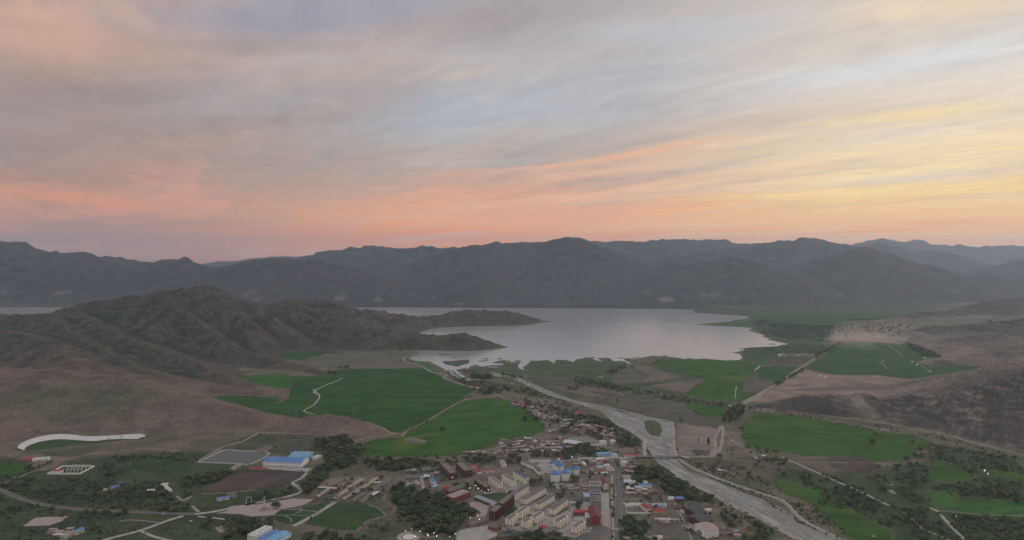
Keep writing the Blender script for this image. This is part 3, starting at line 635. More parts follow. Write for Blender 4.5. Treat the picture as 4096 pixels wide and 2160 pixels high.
# valley floor: one sheet to the horizon; its cover follows the land use
def cover_ground(X, Y):
    n = fbm(X, Y, 120, 5, 21); n2 = fbm(X, Y, 35, 4, 22)
    base = np.array((.135, .118, .09)); c = np.broadcast_to(base, X.shape + (3,)).copy()
    c = mixc(c, np.array((.085, .092, .058)), .8 * sstep(n, -.2, .35))
    Z = [ # land-use zones (outline, tone, edge softness)
        ('A -200,560 500,560 1000,600 1400,540 1900,560 B 100,700 650,740 600,850 700,950 400,1010 A 2300,1358 B 1000,1500 A -600,1700', (.052, .068, .040), 18, .95),
        ('A 0,540 200,560 600,600 900,590 1350,520 1700,560 1400,540 800,560 500,700 350,720 300,640 0,600', (.2, .15, .125), 12, .7),
        ('B 0,470 300,395 820,410 830,560 720,640 430,570 0,540', (.075, .08, .055), 10, .9),
        ('B 830,800 1450,780 1600,720 1811,700 C 900,300 1650,150 1900,330 D 200,300 1000,200 1600,230 1800,300 2300,560 E 350,840 620,960 800,1000 1000,1100 1100,1358 C 1900,1500 1100,1400 900,800 200,700 0,760 B 1200,1030 840,1000', (.152, .134, .114), 14, .9),
        ('I 1060,860 1400,880 1900,1080 1990,1180 1990,1358 900,1310 700,1280 1200,1170 1300,1110 1230,990', (.15, .13, .112), 12, .9),
        ('D 1000,-250 1600,-60 1860,40 1960,240 1000,240', (.16, .135, .115), 10, .8),
        ('E 690,300 1080,350 1020,600 700,605 680,400', (.205, .168, .15), 6, .95),
        ('E 1110,330 1290,420 1330,520 1500,600 1100,640 1020,600 1090,540', (.155, .135, .11), 10, .9),
        ('E 760,640 1100,640 1500,600 1700,640 F 100,650 500,640 900,700 880,760 700,780 E 1500,800 1300,840 1000,740', (.11, .098, .076), 16, .9),
        ('F 100,700 600,760 900,760 1300,640 1500,600 2300,650 2400,1500 1000,1500 300,1000 0,820 E 1500,840', (.048, .072, .036), 22, .95),
        ('F 620,300 1000,380 1400,480 2254,620 2254,760 1700,700 1400,560', (.050, .074, .038), 15, .95),
        ('J 1300,890 1530,765 1700,650 K 310,740 500,775 850,778 1100,812 1500,842 1700,825 1770,740 1987,640 2300,600 2300,1000 1100,950 200,930 0,985', (.215, .165, .142), 14, .95),
        ('K 560,500 1000,500 1500,520 1987,480 2300,560 2000,760 1770,740 1500,680 1350,640 1200,580', (.19, .16, .138), 20, .9),
        ('K 1180,640 1560,630 1600,690 1150,690', (.15, .125, .11), 10, .9),
        ('K 480,390 900,370 1150,400 1100,500 480,500', (.2, .175, .155), 16, .8),
        ('J 1290,250 1500,190 K 0,290 900,290 700,360 560,380 480,420 500,500 420,600 340,700 -200,700 J 1290,560 1300,470 1650,445 1500,390 1380,320 1000,292', (.05, .085, .044), 18, .95),
        ('I 830,620 1180,580 1560,570 1990,550 J 300,600 400,700 300,800 0,700 I 1300,690 1000,680', (.065, .092, .05), 10, .9),
        ('J 0,590 300,600 700,560 1300,560 1440,600 1700,560 1760,600 1500,780 1290,885 1100,890 700,850 300,800 0,740', (.062, .086, .046), 14, .9), ('J 280,640 420,620 560,700 470,745 300,760', (.12, .108, .085), 8, .8),
        ('J 0,700 500,790 900,860 1200,910 1200,940 560,830 340,850 300,920 0,870 I 1300,800 1200,700', (.08, .085, .058), 10, .85),
        ('H -150,790 400,800 700,900 900,960 600,990 300,960 0,950', (.13, .115, .085), 14, .8),
        ('H 1400,830 1480,800 1560,880 1690,950 1600,945 1500,900', (.07, .12, .05), 4, .95),
        ('I 560,640 760,700 1100,760 1300,840 1500,880 1280,860 1000,800 850,850 760,790 600,720', (.09, .09, .06), 8, .9),
        ('J 700,150 1500,150 K 0,180 1500,180 1200,300 500,300 0,310 J 1200,240', (.056, .08, .05), 20, .95),
        ('P -900,1240 -900,1190 2900,1190 2800,1240 2400,1238 1000,1232', (.05, .056, .048), 30, 1.0), ('P -900,1240 -900,1212 330,1212 500,1230', (.075, .095, .065), 20, .8),
    ]
    for s, col, soft, w in Z:
        d = sdist(X, Y, WP(s)) + n2 * soft * 1.4 + n * soft
        c = mixc(c, np.array(col), w * sstep(-d, -soft, soft))
    return c
def ground_grid(x0, x1, y0, y1, step):
    xs = np.arange(x0, x1 + .1, step); ys = np.arange(y0, y1 + .1, step); return np.meshgrid(xs, ys)
def build_ground():
    # graded spacing: fine under the town, coarse towards the horizon, one continuous sheet
    ys = [600.0]; 
    while ys[-1] < 24000: ys.append(ys[-1] + max(8.0, (ys[-1] - 1300) * .012 if ys[-1] < 7000 else ys[-1] * .06))
    ys = np.array([-6000, -2000, -500, 0, 300] + ys)
    xs = [0.0]
    while xs[-1] < 20000: xs.append(xs[-1] + (9.0 if xs[-1] < 1300 else max(9.0, (xs[-1] - 1300) * .06)))
    xs = np.array([-a for a in xs[:0:-1]] + xs)
    X, Y = np.meshgrid(xs, ys); c = cover_ground(X, Y)
    ny, nx = X.shape; idx = np.arange(nx * ny).reshape(ny, nx)
    q = np.stack([idx[:-1, :-1], idx[:-1, 1:], idx[1:, 1:], idx[1:, :-1]], -1).reshape(-1, 4)
    Zg = -.03 * np.clip(Y - 8600, 0, None)       # the land falls away behind the range
    v = np.stack([X, Y, Zg], -1).reshape(-1, 3)
    o = np_mesh('ground', v, q, land_mat('valley_soil', .5, .25), False, {'cover': c.reshape(-1, 3), 'rock': np.zeros(nx * ny)})
    o['kind'] = 'structure'
build_ground()

# water
m_lake = water_mat('lake_water', (.28, .272, .272), .16, .05, .25, ior=1.75)
m_river = water_mat('river_water', (.105, .106, .096), .2, .45, .3, .75, (.36, .345, .315), math.radians(110))
m_pool = water_mat('pool_water', (.08, .085, .08), .08, .03, .5)
sheet('lake', LAKE, .10, m_lake, 3.0, 16, 3, 26)

# ------------------------------------------------------------------ haze in the valley
def build_haze():
    mb = MB().box(-22500, 22500, -6500, 26500, -540, 980)
    m = bpy.data.materials.new('valley_haze'); m.use_nodes = True; nt = m.node_tree; nt.nodes.clear()
    o = nt.nodes.new('ShaderNodeOutputMaterial'); v = nt.nodes.new('ShaderNodeVolumePrincipled')
    v.inputs['Color'].default_value = (.63, .78, 1.0, 1); v.inputs['Density'].default_value = HAZE; v.inputs['Anisotropy'].default_value = .55
    nt.links.new(v.outputs[0], o.inputs['Volume'])
    tag(mb.build('haze', m), kind='stuff')
HAZE = 3.4e-5
build_haze()

# ------------------------------------------------------------------ fields
G1 = field_mat('crop_deep_green', (.037, .086, .024), (.029, .071, .023), .10, .1)
G2 = field_mat('crop_bright_green', (.050, .112, .030), (.040, .092, .031), .08, .3)
G3 = field_mat('crop_near_green', (.045, .100, .022), (.037, .086, .023), .09, .5, patch=(.088, .128, .028))
G4 = field_mat('crop_right_green', (.048, .100, .023), (.038, .083, .024), .07, -.3, patch=(.070, .115, .030))
G5 = field_mat('meadow_green', (.047, .080, .033), (.040, .066, .033), .0, .2)
B1 = field_mat('plough_dark', (.088, .070, .064), (.072, .060, .056), .12, .9)
B2 = field_mat('stubble_brown', (.150, .122, .104), (.125, .105, .090), .09, .2)
B3 = field_mat('olive_fallow', (.118, .122, .082), (.100, .092, .070), .07, .02)
B4 = field_mat('grey_fallow', (.108, .100, .080), (.092, .088, .072), .06, .6)
FM = {'big': G1, 'leftdark': G1, 'leftbright': G2, 'leftlow': G1, 'farsmall': G1, 'olive': B3, 'near': G3, 'right': G4, 'mid': G3, 'mid2': G3, 'plough': B4, 'strip1': B2, 'strip2': B2,
      'strip3': B2, 'strip4': B2, 'plain': G1, 'far': G1, 'shore': G5, 'side1': B1, 'side2': G1, 'lr1': G2, 'lr2': G4, 'lr3': G4, 'lr4': G4, 'ploughleft': B1, 'leftmeadow': G5, 'leftgreen': G4,
      'greenstrip': G5, 'park': G5, 'park2': G5, 'scrubR': B4}
for i, (k, p) in enumerate(FIELDW.items()):
    sheet('field', p, .14 + .004 * (i % 5), FM[k], 5.0 if k not in ('ploughleft', 'park', 'park2', 'greenstrip') else 1.5, 10, 10 + i, 24)
def expand(p, d):
    a = np.array(p); nx_ = np.roll(a, -1, 0) - np.roll(a, 1, 0); n = np.c_[nx_[:, 1], -nx_[:, 0]]; n /= np.linalg.norm(n, axis=1)[:, None] + 1e-9
    area = np.sum(a[:, 0] * np.roll(a[:, 1], -1) - np.roll(a[:, 0], -1) * a[:, 1]); return a + n * d * (1 if area > 0 else -1)
MG = field_mat('margin_grass', (.075, .090, .045), (.10, .098, .066))
for i, k in enumerate(('big', 'leftdark', 'leftbright', 'near', 'right', 'mid', 'mid2', 'plough', 'plain', 'far', 'lr1', 'lr2', 'lr3', 'leftmeadow', 'farsmall')):
    p = rough_poly(FIELDW[k], 0, 9); e_ = expand(p, 1.0); w = 7 + 7 * fbm(e_[:, 0], e_[:, 1], 40, 3, 600 + i)
    a_ = np.array(p); m_ = a_ + (e_ - a_) * np.clip(w, .5, None)[:, None]
    n_ = len(p); v_ = [(*q_, .122) for q_ in a_] + [(*q_, .122 + .0002 * i) for q_ in m_]
    o_ = mesh_obj('field_margin', v_, [(j, (j + 1) % n_, n_ + (j + 1) % n_, n_ + j) for j in range(n_)], MG); o_['kind'] = 'structure'
for i, s in enumerate(['F 590,602 820,612 885,655 640,650', 'F 480,600 590,604 640,650 480,652', 'F 480,658 900,660 890,745 640,740 520,700', 'F 1500,640 1580,632 1740,700 1700,712', 'F 1310,730 1430,705 1400,740',
                        'H 960,880 1400,870 1540,915 965,920', 'K 100,900 700,840 1500,870 1300,900 700,895', 'E 830,540 1000,545 990,590 850,590']):
    sheet('bare_plot', WP(s), .17, [B1, B1, B1, B2, B2, B2, B2, B4][i], 2.0, 9, 70 + i, 18)

# ------------------------------------------------------------------ river, pools, islets
RIV = WP('I 560,640 600,650 640,690 690,712 730,700 760,690 850,655 900,655 960,665 1060,690 1100,700 1180,740 1300,790 1420,840 1550,885 1700,915 1850,950 1990,985 E 130,170 300,215 480,262 640,296 655,330 662,450 676,560 690,606 700,640 790,730 870,760 980,795 1150,870 1250,910 1450,985 1560,1060 1750,1160 1770,1190 1924,1258 2120,1340 2400,1470 3000,1800 2600,1800 2100,1500 1900,1420 1780,1352 1600,1245 1480,1180 1200,1045 1050,972 900,900 800,845 700,790 640,740 560,690 500,640 470,600 440,540 400,480 330,420 270,380 170,330 110,290 60,240 20,200 I 1720,948 1640,925 1560,903 1450,870 1330,835 1220,780 1130,740 1040,705 930,690 860,700 800,720 740,725 650,705 590,680')
sheet('river', RIV, .20, m_river, 2.0, 8, 5, 16)
gravel = pmat('river_gravel', (.21, .18, .165), 1, .3, .08, bump=.3)
grassy = field_mat('islet_grass', (.062, .09, .042), (.10, .095, .07))
def mound(name, poly, hgt, mat, z0=.12, seed=0, step=5.0):
    """low island or bank: rises smoothly from its outline"""
    p = rough_poly(poly, 2.0, 8, seed, 18); a = np.array(p); x0, y0 = a.min(0) - step; x1, y1 = a.max(0) + step
    step = max(step, (x1 - x0) / 90)
    X, Y = np.meshgrid(np.arange(x0, x1 + step, step), np.arange(y0, y1 + step, step)); d = -sdist(X, Y, p)
    Z = z0 + hgt * (1 - np.exp(-np.clip(d, -3, None) / (step * 2.0))) + .12 * hgt * fbm(X, Y, 20, 3, seed) * (d > 0)
    ok = d > -step * .8; ny, nx = X.shape; idx = np.arange(nx * ny).reshape(ny, nx)
    q = np.stack([idx[:-1, :-1], idx[:-1, 1:], idx[1:, 1:], idx[1:, :-1]], -1)[ok[:-1, :-1] | ok[1:, :-1] | ok[:-1, 1:] | ok[1:, 1:]]
    if len(q) == 0: return sheet(name, poly, z0 + .1, mat)
    u = np.unique(q); r = -np.ones(nx * ny, np.int64); r[u] = np.arange(len(u))
    o = np_mesh(name, np.stack([X, Y, Z], -1).reshape(-1, 3)[u], r[q], mat, True); o['kind'] = 'structure'; return o
for i, (s, m, hh) in enumerate([
    ('E 395,290 430,272 500,278 545,310 565,350 560,390 545,425 470,415 430,385 410,350', grassy, 1.2), ('E 275,315 320,335 380,385 450,425 530,440 545,465 480,455 400,425 330,380', gravel, .8),
    ('E 400,262 520,275 640,305 600,300 500,270', gravel, .4), ('E 945,858 1000,862 1080,890 1140,905 1060,905 980,885', gravel, .7), ('E 1470,990 1600,1050 1740,1130 1750,1165 1620,1100 1500,1030', gravel, .6),
    ('E 1060,985 1200,1045 1330,1110 1300,1112 1160,1050', gravel, .5), ('E 700,780 800,830 900,880 860,880 760,830', gravel, .5), ('E 560,470 600,470 640,520 650,590 610,590 580,520', gravel, .5), ('E 1180,880 1320,940 1300,955 1180,905', gravel, .5), ('E 1560,1190 1680,1250 1800,1320 1760,1320 1620,1240', gravel, .5), ('I 1420,850 1560,895 1640,915 1560,905 1440,868', gravel, .4), ('E 200,200 330,240 340,255 240,235', gravel, .4),
    ('I 520,572 620,570 700,560 735,560 728,590 680,600 640,615 590,605 540,595', grassy, .6), ('I 630,640 700,625 760,640 720,660 650,658', grassy, .7), ('I 740,640 800,630 880,650 920,670 900,700 830,712 740,705', grassy, .8),
    ('I 960,700 1030,690 1080,710 1070,735 1000,730', grassy, .8), ('I 800,570 870,565 880,572 810,576', grassy, .3), ('I 905,585 960,570 1040,580 960,590', grassy, .3), ('I 590,540 625,538 630,543 595,545', grassy, .25),
    ('I 470,520 560,515 590,518 540,528', grassy, .25), ('I 705,512 745,512 740,517 708,517', grassy, .25), ('I 830,552 880,550 880,556 835,557', grassy, .25), ('I 955,548 980,548 980,556 960,556', grassy, .25), ('I 1080,565 1130,565 1125,570 1085,571', grassy, .25),
    ('J 100,545 150,540 160,548 110,552', grassy, .25), ('J 445,540 520,545 515,550 450,547', grassy, .25), ('J 1500,435 1560,438 1550,443 1505,441', grassy, .25), ('J 330,545 380,544 370,552 335,551', grassy, .25),
    ('I 1020,560 1060,563 1040,568', grassy, .25), ('J 680,530 710,525 712,535 685,538', grassy, .4), ('I 850,555 885,552 875,560', grassy, .25)]):
    mound('islet', WP(s), hh, m, .12, 100 + i, 4.0)
mound('mound', WP('B 1612,445 1660,430 1760,440 1811,455 1830,470 1790,485 1700,488 1640,470'), 6, pmat('mound_earth', (.17, .145, .115), 1, .3, .05, bump=.4), .1, 140, 5)

for i, s in enumerate(['J 650,820 678,822 676,836 652,832', 'J 718,832 740,832 735,848 720,845', 'J 1088,893 1115,896 1112,907 1090,905', 'J 1172,905 1218,905 1215,922 1178,918', 'J 1050,890 1070,890 1068,900 1052,898',
                        'J 1318,925 1340,925 1335,945 1322,942', 'J 1412,936 1436,936 1425,952 1415,958', 'J 1450,950 1485,955 1480,963', 'J 1248,770 1258,768 1252,800 1246,862 1239,860 1243,810', 'J 205,745 240,762 280,768 275,775 215,765',
                        'J 175,692 218,688 220,697 190,698', 'J 255,658 272,662 270,682 260,682', 'J 330,640 345,622 345,640', 'I 875,614 945,613 975,620 880,622', 'I 1755,745 1800,765 1830,768 1825,776 1765,765', 'I 1040,742 1090,745 1060,752',
                        'E 748,300 812,308 805,318 752,308', 'E 940,362 965,365 980,385 965,388', 'E 955,335 1020,345 1000,352', 'E 905,328 950,335 940,338', 'E 1130,405 1146,405 1150,425 1135,425', 'E 1170,438 1270,490 1272,500 1230,488 1175,460',
                        'E 1120,380 1140,378 1140,398', 'F 990,845 1075,852 1068,866 1010,862', 'F 1000,885 1040,895 1080,920 1140,955 1130,964 1080,945 1005,908', 'F 865,1312 900,1312 915,1330 885,1335', 'F 1325,1260 1365,1275 1350,1285',
                        'F 780,312 880,340 1045,365 1030,372 800,330', 'F 1885,725 1910,725 1900,738', 'F 1920,748 1938,762 1930,766', 'F 1775,874 1818,872 1815,880', 'F 480,848 512,850 505,860', 'J 1395,640 1440,600 1436,618 1388,660',
                        'F 1800,1340 1822,1345 1815,1358', 'F 1625,1140 1648,1142 1645,1152', 'A 120,782 150,790 145,798 118,795', 'J 560,700 620,702 610,706']):
    sheet('pool', WP(s), .24, m_pool, .8, 5, 200 + i, 8)

# ------------------------------------------------------------------ roads and tracks
asph = pmat('asphalt', (.115, .11, .108), .9, .18, .06); conc = pmat('pale_concrete', (.33, .30, .28), .9, .18, .07)
dirt = pmat('track_dirt', (.27, .225, .19), 1, .25, .05); pave = pmat('paving_pink', (.33, .265, .24), .9, .15, .12); white_line = pmat('road_paint', (.7, .7, .68), .8, .1, .3)
levee = pmat('levee_concrete', (.30, .275, .255), .95, .2, .06); redpath = pmat('path_red_brown', (.19, .14, .125), .95, .2, .1); dkpath = pmat('path_grey', (.2, .19, .18), .95, .2, .1)
ROADS = [
 ('A -300,790 0,900 150,970 350,1030 560,1065 800,1085 1200,1105 1600,1120 1760,1125', 11, asph), ('A 1760,1125 1900,1108 2100,1070 2318,1020 B 180,1045 400,1000 550,970 660,940', 9, conc), ('A 0,845 100,820 280,745 430,715', 5, dirt),
 ('A 1660,1140 1500,1190 1280,1270 950,1358 800,1420', 9, conc), ('A 1270,1275 1400,1330 1540,1365 1650,1400', 6, conc), ('A 1740,1050 1800,1105', 6, dirt), ('A 1600,960 1660,1000 1740,960', 6, dirt), ('A 1080,1190 1200,1178 1430,1200', 4, dirt),
 ('D 1600,330 1590,500 1605,700 1600,900 1615,1100 1640,1358 1660,1500 1700,1900', 11, asph), ('D 1525,470 1515,700 1525,900 1545,1358', 4, conc), ('E -500,660 -300,640 0,617 300,611 380,611', 9, conc), ('E 690,611 900,605 1010,602 1080,545 1108,440 1110,335 1090,325', 8, dirt),
 ('E 1010,600 1045,530 1040,450 1070,380 1090,330', 9, dirt), ('E 610,1065 680,1130 740,1240 790,1358 830,1440 900,1700', 9, asph), ('E 660,1050 720,1120 790,1250 830,1358', 3, conc), ('E 200,1030 400,1025 610,1055', 5, conc), ('D 1380,1140 1560,1210 1620,1215', 6, conc),
 ('K -60,1032 0,1040 400,1085 830,1140 F 900,285 1500,390 1800,480 2254,590 2500,670', 8, dirt), ('E 1110,330 1200,240 J 1300,895 K -400,930', 0, dirt), ('J 1300,892 1420,830 1530,768 1620,715 1720,640 1800,590 1900,525', 9, dirt), ('K 430,600 560,510 620,470 690,430', 7, dirt),
 ('J 1310,905 1420,850 1470,800', 12, dirt), ('F 60,605 300,712 550,825 800,935 1040,1050', 6, conc), ('F 0,660 130,655 660,660', 4, dirt), ('F 1400,1065 1470,1100 1600,1240 1720,1358 1800,1440', 6, conc), ('F 1160,1110 1250,1170 1340,1260 1460,1310 1600,1370', 4, dirt), ('F 1200,1060 1450,1090 1900,1130 2254,1140', 3, dirt),
 ('B 800,-5 855,55 820,120 770,155 715,188 760,208 815,220', 5, conc), ('H 735,1130 690,1100 780,1052 880,1012 915,990', 5, conc), ('H 1480,800 1400,832 1400,865 1480,887 1550,915 1600,945 1720,970 1700,995 1850,1045 1960,1078', 5, conc), ('H 1210,1163 1500,1166 1840,1166', 2.5, dirt),
 ('B 1280,288 1400,330 1500,385 1570,395', 5, dirt), ('B 1570,395 1480,400 1350,420 1200,455 1130,460', 6, dirt), ('I 880,848 800,862 690,878 560,945 400,1040 230,1130 225,1160', 4, dirt), ('I 915,818 980,845 1100,870 1250,910 1400,960 1500,1010 1620,1095', 5, dirt),
 ('B 1000,1015 850,1110 620,1235', 9, conc), ('B 1470,945 1440,985 1500,1045 1540,1080 1460,1140 1300,1185 1190,1280', 5, redpath), ('B 1300,1040 1400,1080 1460,1138', 4, dkpath), ('B 430,1135 620,1135 760,1145', 3, dkpath), ('B 500,1080 690,1088 860,1108', 4, dkpath), ('B 690,1070 680,1100 620,1130', 3, dkpath), ('B 540,1140 595,1170 600,1195', 3, dkpath),
 ('B 1510,1050 1390,1078', 4, redpath), ('B 740,750 690,800 612,842 660,880 685,925 560,965', 7, conc), ('B 0,515 150,470 300,395', 4, dirt), ('C 150,745 120,790 200,880 270,920 250,980 150,1030 0,1080', 5, redpath), ('C 500,1250 700,1330 900,1280 1060,1215 1300,1090 1480,1050', 7, redpath),
 ('D -50,1200 150,1280 300,1345', 4, conc), ('C 1700,1180 1900,1290 2037,1345', 4, conc), ('D 200,870 330,960 470,1000 700,1070 900,1010 1010,925', 10, conc), ('D 820,1250 960,1170 1040,1120', 8, conc), ('D 500,1190 640,1100', 6, conc), ('D 1060,250 1330,245 1600,240', 5, conc),
 ('C 600,390 630,500 655,660', 6, conc), ('I 1540,1045 1620,1095', 6, dirt), ('B 1050,1000 1250,870 1440,760', 5, dirt), ('B 850,880 1000,830 1200,790', 4, dirt), ('K 940,545 1010,600 1045,635', 2.5, conc), ('K 880,685 910,660 1120,665 1250,750', 2.5, conc), ('K 880,685 930,730', 3, conc), ('K 500,650 900,660', 2.5, dirt),
 ('K 1530,640 1700,690 1760,745 1700,805 1500,838', 4, dirt), ('K 160,815 400,818 480,790', 3, dirt), ('J 1290,270 1420,230 1500,205', 4, dirt), ('E 1100,632 1300,645 1500,655', 4, dirt), ('D 1380,490 1200,510 1090,560 1190,680', 4, dirt), ('D 620,0 700,90 740,140', 5, dirt), ('D 0,130 70,215', 5, dirt),
 ('E 620,990 700,960', 3, dirt), ('B 1290,665 1420,700', 4, conc), ('A 430,720 300,735', 4, dirt), ('J 1630,410 1700,425 1950,432', 3, dirt), ('E 60,40 150,20 210,50', 3, dirt)]
for i, (s, w, m) in enumerate(ROADS):
    if not w: continue
    road('track' if m in (dirt, redpath, dkpath) else 'road', WP(s), w, max(.30, .30 + .0022 * i), m, step=6, jag=.35 if m is dirt else .06)
hw = smooth_line(WP(ROADS[0][0]), 6); tr = smooth_line(WP(ROADS[8][0]), 6)
for L, wd in ((hw, 11), (tr, 11)):
    n = offsets(L)
    for sgn in (-1, 1): road('road_marking', L[:, :2] + n * sgn * (wd / 2 - .6), .18, .53, white_line, smooth=False)
    for j in range(0, len(L) - 2, 3): road('road_marking', L[j:j+2, :2], .16, .534, white_line, smooth=False)
# paved grounds
for i, (s, m) in enumerate([
    ('B 0,1085 60,1050 200,1045 330,1030 400,1020 620,985 800,990 720,1040 520,1080 440,1130 300,1145 200,1140 100,1110', pave), ('C 1270,850 1420,820 1560,900 1530,970 1480,1050 1400,1085 1350,1060 1440,1000 1420,950 1330,930', pave),
    ('C 1080,1240 1300,1190 1400,1180 1540,1160 1640,1230 1700,1290 1560,1340 1400,1400 1120,1400', conc), ('D 1360,720 1470,720 1500,960 1380,960', conc), ('D 1380,960 1505,960 1510,1165 1375,1150', pave), ('D 1090,840 1240,840 1240,950 1090,950', conc),
    ('D 1000,1050 1170,1030 1170,1100 1010,1090', conc), ('D 530,300 650,320 720,380 690,450 560,450 520,360', conc), ('B 340,690 690,705 790,715 740,745 640,735 340,715', conc), ('D 1160,1240 1380,1180 1480,1240 1280,1358 1100,1340', asph), ('E 720,1080 800,1090 810,1120 740,1120', conc), ('E 790,1205 880,1210 910,1270 820,1280', conc),
    ('A 1960,1115 2100,1090 2318,1050 2318,1150 2150,1120', pave), ('I 1480,1165 1680,1150 1745,1200 1560,1205', dkpath), ('D 540,1160 640,1110 770,1090 740,1150 700,1190 620,1200', pmat('playground_teal', (.16, .22, .25), .9, .15, .1)), ('D 600,1160 680,1125 745,1110 720,1150 640,1180', pmat('playground_orange', (.38, .2, .07), .9, .15, .1)),
    ('A 200,1235 330,1155 560,1150 600,1140 620,1145 560,1185 440,1230', pave), ('A 1940,1250 2060,1210 2180,1240 2100,1310 1980,1290', dirt), ('C 430,580 540,590 550,640 450,640', conc), ('D 130,840 400,705 640,705 760,835 940,885 1015,930 965,1060 1180,1170 1240,1240 1010,1330 700,1280 560,1210 290,1240 60,1190 250,1070 215,905', pmat('estate_paving', (.27, .25, .235), .9, .2, .06)), ('C 1330,620 1500,560 1560,610 1700,560 1900,520 2037,620 1900,680 1700,700 1520,740', pmat('estate_paving', (.27, .25, .235), .9, .2, .06))]):
    sheet('paving', WP(s), .26 + .0018 * i, m, 2.2, 8, 300 + i, 12)
for i, s in enumerate(['D 10,960 200,900 250,930 60,1060', 'D 250,1060 400,1010 440,1020 320,1090', 'D 400,830 600,740 640,750 440,860', 'D 760,985 930,915 940,930 800,1010', 'D 210,1150 270,1130 280,1150 230,1180', 'C 1340,750 1500,740 1700,720 1830,740 1800,780 1640,810 1500,800']):
    sheet('lawn', WP(s), .297 + .0004 * i, G5, 1.5, 6, 350 + i, 10)
# the grey plaza ring with its white disc
pc = W('B', 1665, 1330)
def disc(name, c, r0, r1, z, mat):
    n = 40; v = []; 
    for i in range(n):
        a = 2 * math.pi * i / n; v += [(c[0] + math.cos(a) * r0, c[1] + math.sin(a) * r0, z), (c[0] + math.cos(a) * r1, c[1] + math.sin(a) * r1, z)]
    f = [(2*i, 2*i + 1, 2*((i+1) % n) + 1, 2*((i+1) % n)) for i in range(n)]
    o = mesh_obj(name, v, f, mat); o['kind'] = 'structure'; return o
disc('paving', pc, .01, 11, .42, pmat('plaza_white', (.55, .52, .48), .8, .1, .2)); disc('paving', pc, 11.2, 13, .46, redpath); disc('paving', pc, 13, 20, .40, conc); disc('path', pc, 20, 22, .44, redpath)

# levees along the river
for s, hh in (('E 715,628 800,685 900,735 1150,835 1400,922 1560,972 1650,1005 1710,1050 1770,1120 1850,1190 1960,1250 2150,1340 2440,1460 3050,1780', 2.4), ('E 1040,975 1200,1050 1470,1183 1600,1250 1800,1365 2080,1500', 1.8),
              ('I 1090,695 1180,735 1300,785 1420,835 1550,882 1700,912 1990,972 E 250,200 480,258 640,290 660,325 668,450 682,560 690,598', 2.0), ('E 395,480 405,540 408,600', 1.5)):
    e = extrude_profile('embankment', WP(s), [(4.6, .15), (2.2, hh), (-2.2, hh), (-5.2, .15)], levee); e['kind'] = 'structure'

# dust hanging over the road beyond the green plain
def dust():
    m = bpy.data.materials.new('road_dust'); m.use_nodes = True; nt = m.node_tree; nt.nodes.clear()
    o = nt.nodes.new('ShaderNodeOutputMaterial'); v = nt.nodes.new('ShaderNodeVolumePrincipled')
    v.inputs['Color'].default_value = (1.0, .86, .74, 1); v.inputs['Density'].default_value = .0009; v.inputs['Anisotropy'].default_value = .3
    nt.links.new(v.outputs[0], o.inputs['Volume'])
    for i, (x, y, rx, ry, rz_) in enumerate([(640, 548, 120, 200, 60), (730, 515, 170, 190, 55), (850, 500, 150, 150, 40)]):
        p = W('K', x, y); bm = bmesh.new(); bmesh.ops.create_icosphere(bm, subdivisions=4, radius=1)
        for q in bm.verts:
            f = 1 + .35 * float(fbm(np.array([q.co.x * 2.0 + i * 7]), np.array([q.co.y * 2.0 + q.co.z * 3]), 1.0, 3, 41)[0]); q.co = Vector((q.co.x * rx * f, q.co.y * ry * f, max(-.02, q.co.z) * rz_ * f))
        me = bpy.data.meshes.new('dust'); bm.to_mesh(me); bm.free(); me.materials.append(m)
        o_ = link(bpy.data.objects.new('dust', me)); o_.location = (p[0], p[1], 1.5); o_['kind'] = 'stuff'
dust()

# ------------------------------------------------------------------ buildings
def wmat(n, c, v=.12): return pmat('wall_' + n, c, .9, v, .25)
def rmat(n, c, v=.2, metal=0.0, rough=.8): return pmat('roof_' + n, c, rough, v, .12, metallic=metal)
w_cream = wmat('cream', (.84, .74, .60), .07); w_pink = wmat('pink', (.42, .26, .22)); w_white = wmat('white', (.84, .83, .81), .07); w_brick = wmat('dark_brick', (.115, .042, .04)); w_red = wmat('red', (.28, .062, .045))
w_beige = wmat('beige', (.43, .375, .31)); w_mud = wmat('mud', (.27, .215, .18)); w_grey = wmat('grey', (.34, .325, .31)); w_lime = wmat('pale_green', (.42, .44, .30)); w_cyan = wmat('cyan_sheet', (.24, .45, .55))
r_grey = rmat('grey', (.14, .132, .125)); r_dark = rmat('dark', (.075, .073, .075)); r_brown = rmat('brown', (.17, .145, .13)); r_blue = rmat('blue', (.10, .20, .40), .25, 0, .6); r_cyan = rmat('cyan', (.16, .33, .46), .22, 0, .6)
r_red = rmat('red', (.34, .055, .06), .28, 0, .7); r_maroon = rmat('maroon', (.16, .05, .06), .12); r_white = rmat('white', (.5, .48, .46), .12); r_tan = rmat('tan', (.30, .245, .205)); r_sky = rmat('pale_blue', (.30, .38, .48), .1)
r_pink = rmat('dusty_pink', (.36, .25, .24), .15); r_navy = rmat('slate_blue', (.08, .11, .17), .12)
m_glass = pmat('window_glass', (.03, .035, .042), .15, .3, .5, spec=.5); m_door = pmat('door_paint', (.12, .08, .06), .7, .2, .4); m_frame = pmat('window_frame', (.55, .53, .5), .7, .1, .5)
m_steel = pmat('galvanised_steel', (.3, .3, .3), .5, .2, .4, metallic=.5); m_lamp = emat('lamp_glow', (1.0, .95, .85), 12.0); m_pole = pmat('lamp_pole', (.25, .25, .25), .6, .1, .5)
_wm = {}
